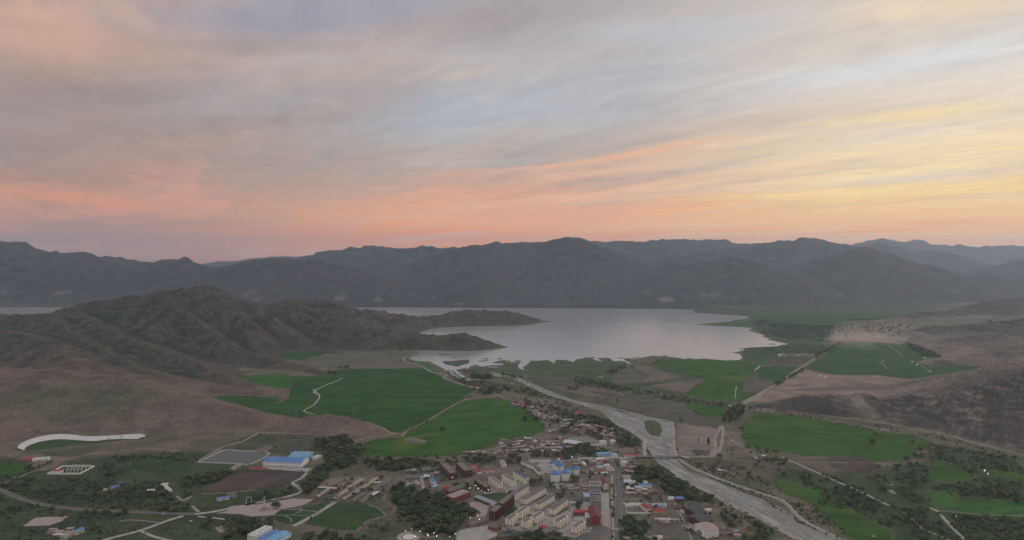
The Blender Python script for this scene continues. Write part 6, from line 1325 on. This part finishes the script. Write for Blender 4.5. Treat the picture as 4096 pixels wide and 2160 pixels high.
lowp = {'broadleaf': [crown_arrays(rg, 64, 'broadleaf', .125) for _ in range(6)], 'poplar': [crown_arrays(rg, 46, 'poplar', .085) for _ in range(3)], 'shrub': [crown_arrays(rg, 22, 'shrub', .30) for _ in range(8)]}

def scatter(poly, per_ha, seed, clump=0.0):
    P = WP(poly); a = np.array(P); x0, y0 = a.min(0); x1, y1 = a.max(0); n = int((x1 - x0) * (y1 - y0) / 1e4 * per_ha)
    r = np.random.RandomState(seed); X = r.uniform(x0, x1, n); Y = r.uniform(y0, y1, n); ok = in_poly(X, Y, P)
    if clump: ok &= fbm(X, Y, 45, 3, seed) + r.uniform(-.25, .25, n) > clump
    return X[ok], Y[ok]
TREES = []   # x, y, height, kind, zone
ZONES = [
 ('C 170,720 330,620 540,690 700,740 1000,790 1050,900 1320,960 1340,1040 1120,1190 1060,1300 800,1300 640,1240 480,1160 400,1130 330,1010 300,870 200,820', 62, (9, 15), 'broadleaf', 'dark leafy tree in the big grove below the workshops', 'trees of the big grove'),
 ('B 820,545 830,470 920,450 1080,430 1120,460 1180,500 1270,540 1240,600 1160,690 1000,750 900,800 870,850 750,945 700,960 690,920 720,840 800,760 900,700 930,620', 58, (10, 15), 'broadleaf', 'leafy tree in the wood behind the factory halls', 'trees of the wood behind the halls'),
 ('B 1230,660 1340,630 1500,640 1811,650 1811,720 1600,735 1450,735 1300,710', 60, (8, 13), 'broadleaf', 'tree in the belt along the near edge of the green field', 'trees of the field-edge belt'),
 ('C 0,300 200,290 500,300 860,310 1100,270 1200,240 1290,320 860,350 560,400 250,420 0,400', 60, (8, 13), 'broadleaf', 'tree in the belt behind the grey workshops', 'trees of the belt behind the workshops'),
 ('C 1190,230 1300,210 1500,230 1700,250 1640,300 1500,330 1400,400 1380,330 1290,300', 55, (8, 12), 'broadleaf', 'tree around the red roofed school', 'trees around the school'),
 ('C 890,560 1000,520 1010,600 960,640 900,620', 60, (9, 13), 'broadleaf', 'tree beside the nearer dark red brick block', 'trees by the dark red blocks'), ('C 1090,640 1220,580 1300,700 1220,720 1100,690', 55, (9, 13), 'broadleaf', 'tree between the red hall and the dark red blocks', 'trees by the red hall'),
 ('D 60,210 290,220 330,300 240,330 100,330', 55, (8, 12), 'broadleaf', 'tree at the corner of the village rows near the silos', 'trees at the village corner'), ('D 390,190 600,190 690,230 690,270 390,262', 60, (9, 13), 'broadleaf', 'tree behind the long warehouse of the silo yard', 'trees behind the warehouse'),
 ('D 700,200 800,200 900,140 1000,120 1050,230 1060,300 900,290 850,260', 55, (9, 14), 'broadleaf', 'tree behind the blue silos', 'trees behind the silos'), ('D 1060,90 1200,80 1300,150 1240,230 1130,200', 55, (9, 14), 'broadleaf', 'tree beside the walled green yard', 'trees of the walled yard'), ('D 1260,160 1490,140 1520,190 1330,185', 60, (8, 12), 'broadleaf', 'tree behind the blue roofed office', 'trees behind the blue roof'),
 ('D 1600,70 1900,80 1900,100 1620,110', 60, (8, 12), 'broadleaf', 'tree on the bank beside the wide river bend', 'trees on the river bend'),
 ('D 400,600 440,530 580,560 560,620 420,650', 60, (8, 12), 'broadleaf', 'tree between the cream blocks and the silos', 'trees between blocks and silos'), ('D 985,520 1060,500 1080,545 1000,570', 70, (10, 14), 'broadleaf', 'round dark tree right beside the front silos', 'trees beside the front silos'), ('D 1040,940 1060,870 1110,880 1120,940', 60, (10, 13), 'broadleaf', 'dark tree beside the grey offices', 'trees beside the offices'),
 ('D 0,1230 200,1280 400,1260 560,1250 590,1320 760,1340 800,1290 940,1300 900,1400 200,1400', 60, (8, 12), 'broadleaf', 'tree in the strip below the small cream blocks', 'trees below the cream blocks'), ('D 1640,1140 1720,1080 2000,1140 2037,1220 1700,1230', 55, (8, 12), 'broadleaf', 'tree in the dark clump east of the main street', 'trees east of the street'), ('D 1640,1250 1850,1240 1900,1330 1700,1358', 40, (7, 11), 'broadleaf', 'tree in the lower clump east of the main street', 'lower trees east of the street'),
 ('E 290,780 330,720 400,690 520,700 640,780 720,850 800,880 900,930 1030,1000 1040,1050 960,1070 880,1010 760,980 620,950 520,900 400,880 300,840', 62, (9, 15), 'broadleaf', 'tree in the riverside wood below the bridge', 'trees of the riverside wood'), ('E 170,1200 300,1180 500,1240 560,1310 600,1380 200,1380', 42, (8, 12), 'broadleaf', 'tree in the gardens at the bottom edge', 'trees of the bottom gardens'),
 ('E 1010,1160 1100,1110 1280,1150 1290,1220 1130,1240', 45, (7, 11), 'broadleaf', 'tree between the stepped row and the river wall', 'trees by the river wall'), ('E 1280,1310 1420,1230 1580,1260 1640,1330 1500,1380 1300,1380', 50, (7, 11), 'broadleaf', 'tree in the bottom corner beside the river', 'trees in the river corner'),
 ('E 140,440 220,420 300,440 370,500 350,515 180,512', 60, (9, 14), 'broadleaf', 'tree on the left bank just above the bridge', 'trees above the bridge'),
 ('A 220,720 260,690 480,655 490,680 380,725 270,745', 45, (6, 9), 'broadleaf', 'tree beside the white sheds near the channel', 'trees by the white sheds'), ('A 1560,850 1640,800 1750,790 2090,740 2090,790 1900,850 1700,880', 52, (8, 13), 'broadleaf', 'dark tree along the edge of the ploughed field', 'trees by the ploughed field'), ('A 1380,1080 1720,1050 1740,1110 1500,1115', 50, (7, 11), 'broadleaf', 'tree in the clump inside the highway junction', 'trees at the junction'),
 ('A 1780,1190 2318,1180 2318,1360 2080,1330 2000,1250 1860,1260', 48, (8, 13), 'broadleaf', 'tree in the dark belt below the western square', 'trees below the western square'), ('B 0,1190 400,1210 500,1260 300,1270 150,1340 0,1350', 48, (8, 13), 'broadleaf', 'tree behind the white three storey building', 'trees behind the white building'), ('B 200,1000 340,940 540,910 600,920 500,990 300,1020', 42, (7, 11), 'broadleaf', 'tree between the ploughed field and the western square', 'trees above the western square'),
 ('B 640,1310 1000,1320 1400,1370 1400,1430 640,1430', 55, (8, 12), 'broadleaf', 'tree in the bottom belt beside the blue roofs', 'trees of the bottom belt'), ('B 1270,1220 1500,1200 1560,1260 1400,1300', 25, (6, 9), 'broadleaf', 'small tree on the park lawn', 'trees on the park lawn'), ('A 860,700 1000,670 1200,780 900,790', 40, (6, 10), 'broadleaf', 'tree between the substation and the meadow', 'trees by the substation'),
 ('A 560,1100 1170,1115 1170,1145 560,1120', 55, (6, 9), 'broadleaf', 'roadside tree along the highway', 'roadside trees along the highway'), ('A 200,1045 560,1075 400,1085 200,1065', 55, (6, 9), 'broadleaf', 'roadside tree near the highway bend', 'roadside trees near the bend'), ('A 740,1240 900,1230 1000,1300 830,1290', 35, (6, 10), 'broadleaf', 'tree behind the cream house with blue roof', 'trees behind the cream house'), ('A 1640,930 1830,900 1840,930 1690,975', 40, (7, 10), 'broadleaf', 'tree beside the dirt junction', 'trees by the dirt junction'),
 ('A 1080,900 1450,880 1600,960 1600,1010 1300,960', 35, (6, 10), 'broadleaf', 'tree in the scrub around the blue roofed house', 'trees round the blue roofed house'),
 ('E 1090,305 1110,260 1200,165 1310,160 1310,215 1190,305', 75, (13, 18), 'poplar', 'tall poplar in the avenue towards the rocky hill', 'poplar avenue'),
 ('I 1380,945 1480,970 1560,1000 1700,1010 1830,1060 1840,1095 1700,1080 1500,1030', 50, (9, 13), 'broadleaf', 'tree on the left bank beside the river village', 'trees by the river village'), ('I 1640,1100 1780,1165 1760,1190 1660,1165', 60, (9, 13), 'broadleaf', 'tree beside the sports ground', 'trees by the sports ground'), ('I 1860,1110 1960,1145 1987,1180 1880,1150', 60, (9, 13), 'broadleaf', 'tree on the bank near the white cube house', 'trees near the white cube house'),
 ('I 740,680 900,690 910,708 740,712', 60, (9, 14), 'broadleaf', 'tree on the wooded islet', 'trees on the wooded islet'), ('I 1150,1020 1210,1020 1210,1040 1150,1040', 60, (9, 13), 'broadleaf', 'tree standing at the edge of the near green field', 'trees at the field edge'), ('I 820,790 1030,780 1040,815 840,835', 40, (8, 12), 'broadleaf', 'tree between the big field and the river', 'trees between field and river'),
 ('I 1440,1110 1510,1100 1500,1150 1450,1150', 60, (8, 12), 'broadleaf', 'tree in the lane by the sports ground', 'trees in the lane'), ('I 1500,1260 1560,1230 1700,1260 1690,1330 1540,1300', 50, (9, 13), 'broadleaf', 'tree in the walled garden', 'trees in the walled garden'),
 ('F 1400,520 1560,570 1600,620 1450,600', 40, (7, 11), 'broadleaf', 'tree in the clump below the rocky hill road', 'trees below the rocky hill'), ('F 1690,690 1860,720 1830,780 1700,740', 45, (8, 12), 'broadleaf', 'tree in the dark clump among the eastern meadows', 'trees among the eastern meadows'), ('F 1880,880 2254,930 2254,1060 1950,980', 45, (8, 12), 'broadleaf', 'tree in the dense corner wood of the eastern meadows', 'trees of the eastern wood'),
 ('F 830,800 1000,840 1300,930 1350,1000 1280,1040 1000,930', 45, (8, 12), 'broadleaf', 'tree beside the bright pools on the right bank', 'trees by the pools'), ('F 1180,600 1330,580 1360,640 1180,650', 30, (8, 12), 'broadleaf', 'tree at the corner of the right green field', 'trees by the right field'), ('F 350,1000 500,990 780,1050 850,1100 700,1090 400,1050', 30, (7, 11), 'broadleaf', 'tree between the river road and the eastern meadow', 'trees by the river road'),
 ('F 500,880 560,900 780,960 760,990 540,930', 40, (7, 11), 'broadleaf', 'tree along the straight field track', 'trees by the field track'),
 ('D 130,620 400,660 420,720 300,760 120,760', 22, (6, 10), 'broadleaf', 'tree in the courts behind the longest cream block', 'trees in the upper courts'), ('D 640,620 900,700 1000,760 980,880 800,800 740,720', 24, (6, 10), 'broadleaf', 'tree on the waste ground beside the cream blocks', 'trees on the waste ground'),
 ('D 1500,480 1540,480 1555,1340 1530,1340', 90, (4, 6), 'broadleaf', 'small street tree along the main street', 'street trees'), ('E 200,780 300,760 420,880 500,940 240,940', 20, (6, 10), 'broadleaf', 'tree among the shops east of the street', 'trees among the shops'), ('E 600,880 760,960 900,1080 840,1090 700,1020', 30, (6, 10), 'broadleaf', 'tree around the house with the blue roof', 'trees round the blue roofed house by the river'),
 ('I 1060,880 1500,960 1900,1090 1880,1160 1500,1080 1200,1000', 20, (6, 11), 'broadleaf', 'tree between the houses of the river village', 'trees in the river village'), ('C 400,380 880,380 880,640 420,640', 12, (6, 9), 'broadleaf', 'tree between the workshops', 'trees between the workshops'), ('B 840,800 1450,790 1440,1000 850,990', 10, (5, 9), 'broadleaf', 'tree between the market rows', 'trees between the market rows'),
 ('F 620,320 1000,400 1400,520 2254,650 2254,760 1700,720 1400,620 1100,480', 9, (5, 10), 'broadleaf', 'tree scattered below the rocky hill', 'scattered trees below the rocky hill'), ('F 150,740 600,830 1100,1080 1500,1100 2254,1200 2254,1400 1200,1400 700,1080 300,900', 12, (5, 10), 'broadleaf', 'tree scattered over the right bank meadows', 'scattered trees on the right bank'), ('A 0,800 500,810 1100,840 1450,850 1600,1010 1200,1080 560,1040 0,890', 14, (4, 8), 'broadleaf', 'tree scattered over the western scrub', 'scattered trees of the western scrub'), ('A 0,990 560,1100 1100,1190 700,1180 300,1150 0,1220', 12, (4, 8), 'broadleaf', 'tree scattered below the highway', 'scattered trees below the highway'), ('E 760,660 1100,660 1500,640 1700,760 1500,830 1100,790', 10, (5, 9), 'broadleaf', 'tree on the rough ground across the river', 'trees across the river'),
 ('D 1000,250 1600,250 1600,480 1000,560', 9, (5, 9), 'broadleaf', 'tree in the yards near the crossroads', 'trees near the crossroads'), ('E 200,640 620,700 800,1000 600,1150 220,1150', 10, (5, 9), 'broadleaf', 'tree in the gardens east of the main street', 'trees in the eastern gardens'), ('I 950,1180 1480,1165 1560,1290 1000,1300', 7, (5, 9), 'broadleaf', 'tree in the village rows', 'trees in the village rows'), ('E 600,960 1000,1060 1250,1250 1300,1358 820,1358', 10, (5, 9), 'broadleaf', 'tree around the stepped row of dark roofs', 'trees round the stepped row'),
 ('K 590,352 900,346 905,350 590,357', 90, (10, 14), 'poplar', 'far tree in the row before the distant green field', 'far tree row'), ('J 1310,272 1720,290 1987,300 1987,330 1700,330 1400,282', 12, (8, 12), 'broadleaf', 'far tree in the lakeside belt', 'far lakeside belt'), ('J 1400,330 1500,350 1660,392 1640,402 1480,365', 22, (8, 12), 'broadleaf', 'far tree behind the lake shore', 'far shore trees'),
 ('K 1075,530 1200,565 1350,640 1200,632 1090,560', 45, (9, 13), 'broadleaf', 'far tree in the grove on the far plain', 'grove on the far plain'), ('K 350,640 560,520 575,525 380,650', 60, (8, 12), 'broadleaf', 'roadside tree on the far lake road', 'far lake road trees'), ('K 50,850 270,735 290,740 60,860', 60, (7, 10), 'broadleaf', 'roadside tree on the road to the far village', 'far village road trees'),
 ('K 480,400 900,370 1130,400 1000,480 600,500', 5, (8, 12), 'broadleaf', 'far tree in the distant village', 'far village trees'), ('J 0,705 200,735 460,795 440,803 200,775 0,735', 35, (6, 10), 'broadleaf', 'tree along the stream on the right bank', 'stream trees'), ('J 240,655 340,625 420,600 425,615 350,650 260,690', 45, (6, 9), 'broadleaf', 'tree along the winding brook', 'brook trees'), ('J 470,800 800,870 1100,900 1200,920 1190,930 800,885', 30, (5, 9), 'broadleaf', 'tree in the hedge of the fallow field', 'hedge trees'),
 ('I 960,670 1150,698 1250,698 1180,712 980,690', 45, (7, 10), 'broadleaf', 'tree along the right river bank upstream', 'upstream bank trees'), ('I 1100,790 1210,790 1215,810 1110,812', 40, (7, 11), 'broadleaf', 'tree on the left bank upstream', 'left bank trees upstream'), ('I 1220,830 1300,845 1530,900 1600,930 1500,905 1300,860', 35, (5, 8), 'broadleaf', 'small tree along the embankment', 'embankment trees'), ('I 1490,770 1590,780 1600,805 1500,800', 40, (7, 10), 'broadleaf', 'tree on the brown fallow strip', 'fallow strip trees'),
 ('H 880,910 950,905 955,925 885,930', 40, (8, 12), 'broadleaf', 'tree at the far corner of the big field', 'far field corner trees'), ('H 800,950 880,955 870,975 810,968', 40, (8, 12), 'broadleaf', 'tree where the hill meets the big field', 'hill foot trees'),
]
for zi, (poly, dens, hr_, kd, lab, grp) in enumerate(ZONES):
    X, Y = scatter(poly, dens, 500 + zi); r = np.random.RandomState(900 + zi)
    for x, y in zip(X, Y): TREES.append((x, y, r.uniform(*hr_), kd, lab, grp))
for k, x, y, h_, lab in [('E', 890, 478, 13, 'slender lone poplar on the bare ground across the river'), ('E', 981, 497, 18, 'big oval lone tree on the bare ground across the river'), ('E', 1203, 572, 14, 'lone poplar beside the dirt road across the river'), ('E', 1285, 362, 10, 'lone round tree at the edge of the right green field'), ('E', 735, 282, 9, 'lone tree on the embankment corner'), ('E', 478, 392, 9, 'lone conical tree on the grassy river islet'), ('I', 525, 1115, 13, 'lone pale tree in the near green field'), ('I', 1250, 1035, 13, 'lone dark tree at the field edge by the village'), ('F', 885, 490, 15, 'lone pair-like dark tree in the right green field'), ('F', 1195, 632, 11, 'lone tree by the corner of the right green field'), ('F', 925, 715, 12, 'lone dark tree beside the ploughed plots'), ('B', 465, 1072, 14, 'lone round tree on the western square'), ('B', 590, 912, 11, 'lone round tree beside the bend of the concrete lane'), ('E', 1085, 622, 13, 'lone round tree where the bridge road bends')]:
    p = W(k, x, y); TREES.append((p[0], p[1], h_, 'poplar' if 'poplar' in lab or 'oval' in lab or 'conical' in lab else 'broadleaf', lab, None))
TREES.sort(key=lambda t: (t[5] is not None, -t[2] / t[1]))
tr_ = random.Random(11); far_t = {}
_near = TREES[:298]; _ext = {}
for t_ in _near:
    if t_[5]: _ext.setdefault(t_[5], []).append(t_)
_say = {}
for g_, l_ in _ext.items():
    if len(l_) < 3: continue
    for key, word in ((lambda q: q[0] / q[1], 'leftmost '), (lambda q: -q[0] / q[1], 'rightmost '), (lambda q: q[1], 'nearest '), (lambda q: -q[1], 'farthest ')):
        c_ = [q for q in sorted(l_, key=key) if q not in _say]
        if c_ and c_[0] is sorted(l_, key=key)[0]: _say[c_[0]] = word
for i, (x, y, h_, kd, lab, grp) in enumerate(TREES):
    if i < 298:
        t = empty('tree', (x, y, .05), tr_.uniform(0, 6.28)); s = h_; fat = 1.8 if 'oval' in lab else (tr_.uniform(1.0, 1.3) if kd == 'poplar' else tr_.uniform(1.35, 1.9)); t.scale = (s * fat, s * fat, s); tag(t, _say.get(TREES[i], '') + lab, 'tree', grp)
        link(bpy.data.objects.new('trunk', protos[(kd, 'trunk')]), t); link(bpy.data.objects.new('crown', protos[(kd, tr_.randrange(KINDS[kd][2]), tr_.choices((0, 1, 2), (5, 4, 1.5))[0])]), t)
    else: far_t.setdefault(min(2, int((y - 1100) / 900)), []).append((x, y, h_, kd))
def bake(name, items, mats, label=None):
    r = np.random.RandomState(77); V = []; MI = []
    for x, y, h_, kd in items:
        a = lowp[kd][r.randint(len(lowp[kd]))]; th = r.uniform(0, 6.28); c_, s_ = math.cos(th), math.sin(th); f = r.uniform(1.3, 1.9) if kd == 'broadleaf' else r.uniform(.85, 1.35)
        V.append(np.c_[(a[:, 0] * c_ - a[:, 1] * s_) * h_ * f + x, (a[:, 0] * s_ + a[:, 1] * c_) * h_ * f + y, a[:, 2] * h_ + ground_off(x, y)]); MI.append(np.full(len(a) // 4, r.randint(len(mats))))
    V = np.concatenate(V); q = np.arange(len(V)).reshape(-1, 4); o = np_mesh(name, V, q, mats); o.data.polygons.foreach_set('material_index', np.concatenate(MI).astype(np.int32)); o['kind'] = 'stuff'
    return o
def ground_off(x, y): return 0.0
for k, items in far_t.items():
    tag(bake('woodland', items, [lm_dark, lm_mid, lm_dark, lm_mid, lm_grey]), ['mass of dark leafy trees beyond the nearest ones', 'belt of distant leafy trees along river and fields', 'far belt of tiny trees beyond the lake shore'][k], 'woodland')
print('trees', len(TREES))
# scrub: low bushes nobody could count
SH = [('A 0,780 300,800 500,800 800,780 1100,820 1450,830 1600,1000 1750,1090 1200,1090 560,1050 300,1000 0,880', 55, (1.5, 4.5), -.05), ('A 0,960 200,1020 560,1085 1200,1125 1100,1180 700,1150 300,1130 0,1200', 40, (1.5, 4), 0), ('A 0,1200 200,1240 500,1240 800,1160 1100,1200 1500,1190 1200,1280 900,1358 0,1400', 25, (1.2, 3.5), .05), ('A 1000,600 1300,560 1800,590 1780,660 1400,620 1100,660', 45, (2, 5), -.1), ('A 1300,1300 1650,1200 1900,1260 1900,1380 1500,1350', 30, (1.2, 3), 0),
      ('F 620,305 1000,385 1400,480 2254,620 2254,760 1700,700 1400,600 1000,420', 38, (1.5, 5), -.02), ('F 880,700 1300,660 1400,720 1380,900 1500,870 1900,800 2254,850 2254,1000 1700,960 1500,960 1300,900 900,780', 40, (2, 5.5), -.05), ('F 150,720 600,800 900,960 1100,1060 1400,1080 1600,1260 1700,1380 1200,1380 900,1180 700,1060 500,960 300,880', 42, (1.5, 5), -.05), ('F 1480,1100 2254,1180 2254,1400 1750,1380 1600,1240', 50, (2, 5.5), -.12), ('F 100,1010 300,1040 500,1180 620,1358 560,1358 330,1240 180,1110', 45, (1.5, 4.5), -.1),
      ('E 1320,500 1500,540 1650,560 1700,640 1650,740 1500,700 1400,640', 42, (1.5, 5), -.05), ('E 760,640 1000,660 1500,800 1650,990 1400,910 1100,800 900,720', 34, (1.2, 4), 0), ('E 1130,400 1290,440 1320,520 1150,600', 18, (1, 3), .05), ('E 820,560 900,545 980,570 960,600 840,600', 40, (1.5, 4), -.1), ('E 640,420 668,430 675,560 655,590 640,500', 60, (1.5, 3.5), -.1), ('E 1020,760 1250,860 1560,970 1560,990 1250,890 1000,790', 60, (1.5, 3.5), -.2), ('E 1480,1010 1650,1080 1750,1150 1720,1160 1600,1100', 40, (1, 3), -.1), ('E 1060,1000 1250,1090 1470,1200 1640,1300 1400,1230 1100,1100', 40, (1.5, 4.5), -.05),
      ('D 600,560 1000,560 1200,690 900,720 740,640', 45, (1, 3.5), -.05), ('C 380,360 1300,300 1400,700 1000,760 700,700 420,640', 14, (1.2, 3.5), .05), ('E 200,640 520,700 620,960 500,1160 220,1160', 20, (1.2, 3.5), .0), ('E 600,960 1000,1060 1250,1250 1300,1358 820,1358', 20, (1.2, 3.5), .0), ('D 0,300 400,340 640,600 420,620 300,480 120,380', 22, (1.2, 3.5), 0), ('D 1500,480 1545,480 1560,1340 1520,1340', 60, (1, 2.2), -.3), ('D 0,0 900,0 1000,230 0,260', 26, (1.5, 5), .0), ('D 1000,0 1900,60 1900,240 1000,240', 22, (1.5, 4), .05), ('D 1650,430 1900,420 2037,560 2037,700 1660,700', 22, (1.2, 4), .0), ('D 1640,780 2037,760 2037,900 1650,850', 16, (1, 3), .05),
      ('I 1060,860 1500,900 1900,1080 1990,1180 1700,1170 1300,1110', 26, (1.5, 5), .0), ('I 560,660 760,720 1100,770 1500,880 1300,860 1000,800 800,840 680,860 760,790 600,720', 34, (1.5, 5), -.05), ('I 230,1125 400,1045 680,885 690,892 420,1055 250,1140', 70, (1.5, 4), -.3), ('I 850,1180 940,1180 920,1230 840,1220', 40, (1.5, 4), -.1), ('B 830,780 1450,760 1600,720 1580,800 1450,1000 1340,1010 850,990', 26, (1.2, 4), .0), ('B 0,440 300,400 820,420 800,560 400,600 0,540', 10, (1, 3), .1), ('C 0,200 1300,180 1700,230 1700,480 0,560', 14, (1.5, 4), .1), ('C 250,700 1300,900 1060,1300 300,1130', 40, (1.5, 4), -.1),
      ('B 400,1150 1000,1020 1480,1080 1400,1280 700,1290', 9, (1, 2.5), .1), ('J 0,690 200,720 500,790 900,860 1250,910 1400,945 1900,985 1900,1000 1300,940 800,890 400,820 0,760', 34, (1.5, 4.5), -.1), ('J 280,560 500,560 700,560 1300,560 1250,580 700,590 400,620', 10, (1, 2.5), .1), ('J 1290,480 1700,440 1987,440 1987,520 1300,520', 12, (2, 5), .05), ('J 1400,240 1987,330 1987,430 1640,400 1400,320', 14, (2, 6), .0), ('K 0,380 560,390 480,480 200,500 0,450', 14, (2, 6), .05), ('F 0,180 900,300 1500,410 2254,610 2254,640 1400,430 700,310 0,210', 40, (1.2, 3.5), -.05), ('K 1100,530 1550,600 1560,630 1360,640', 14, (2, 5), .05), ('H 1470,790 1700,940 1710,990 1560,900', 14, (1, 3), .05), ('E 560,340 600,420 470,420 420,330', 12, (1, 2.5), .0), ('I 640,640 760,640 920,680 900,712 640,660', 40, (1.5, 4), -.1), ('I 520,575 735,562 720,598 560,600', 14, (1, 2), .0)]
items = []
no_go = [RIV] + [FIELDW[k] for k in ('right', 'near', 'big', 'ploughleft')]
for i, (poly, dens, hr_, cl) in enumerate(SH):
    X, Y = scatter(poly, dens * 3.6, 1500 + i, cl - .06); r = np.random.RandomState(1900 + i); ok = np.ones(len(X), bool)
    for ng in no_go: ok &= ~in_poly(X, Y, ng)
    for x, y in zip(X[ok], Y[ok]): items.append((x, y, hr_[0] * 1.1 + (hr_[1] * 1.15 - hr_[0]) * r.rand() ** 1.8, 'shrub'))
for i, k in enumerate(('near', 'right', 'mid', 'mid2', 'plough', 'lr1', 'lr2', 'lr3', 'lr4', 'plain', 'leftmeadow', 'ploughleft', 'strip1', 'strip2', 'strip4', 'side2', 'leftgreen', 'park')):
    e_ = np.array(rough_poly(FIELDW[k], 0, 7)); r = np.random.RandomState(2500 + i); e_ = e_ + r.normal(0, 2.5, e_.shape); ok = fbm(e_[:, 0], e_[:, 1], 60, 3, 2600 + i) > .0
    for x, y in e_[ok]: items.append((x, y, r.uniform(1.0, 3.2), 'shrub'))
e_ = np.array(rough_poly(RIV, 0, 4)); r = np.random.RandomState(2700); e_ = expand(e_, 4) + r.normal(0, 2.0, e_.shape); ok = (fbm(e_[:, 0], e_[:, 1], 50, 3, 2701) > -.12) & ~in_poly(e_[:, 0], e_[:, 1], RIV)
for x, y in e_[ok]: items.append((x, y, r.uniform(1.0, 3.5), 'shrub'))
rr_ = random.Random(2); rr_.shuffle(items); items = items[:21000]
bake('scrub', items, [lm_dark, lm_mid, lm_grey]); print('scrub', len(items))
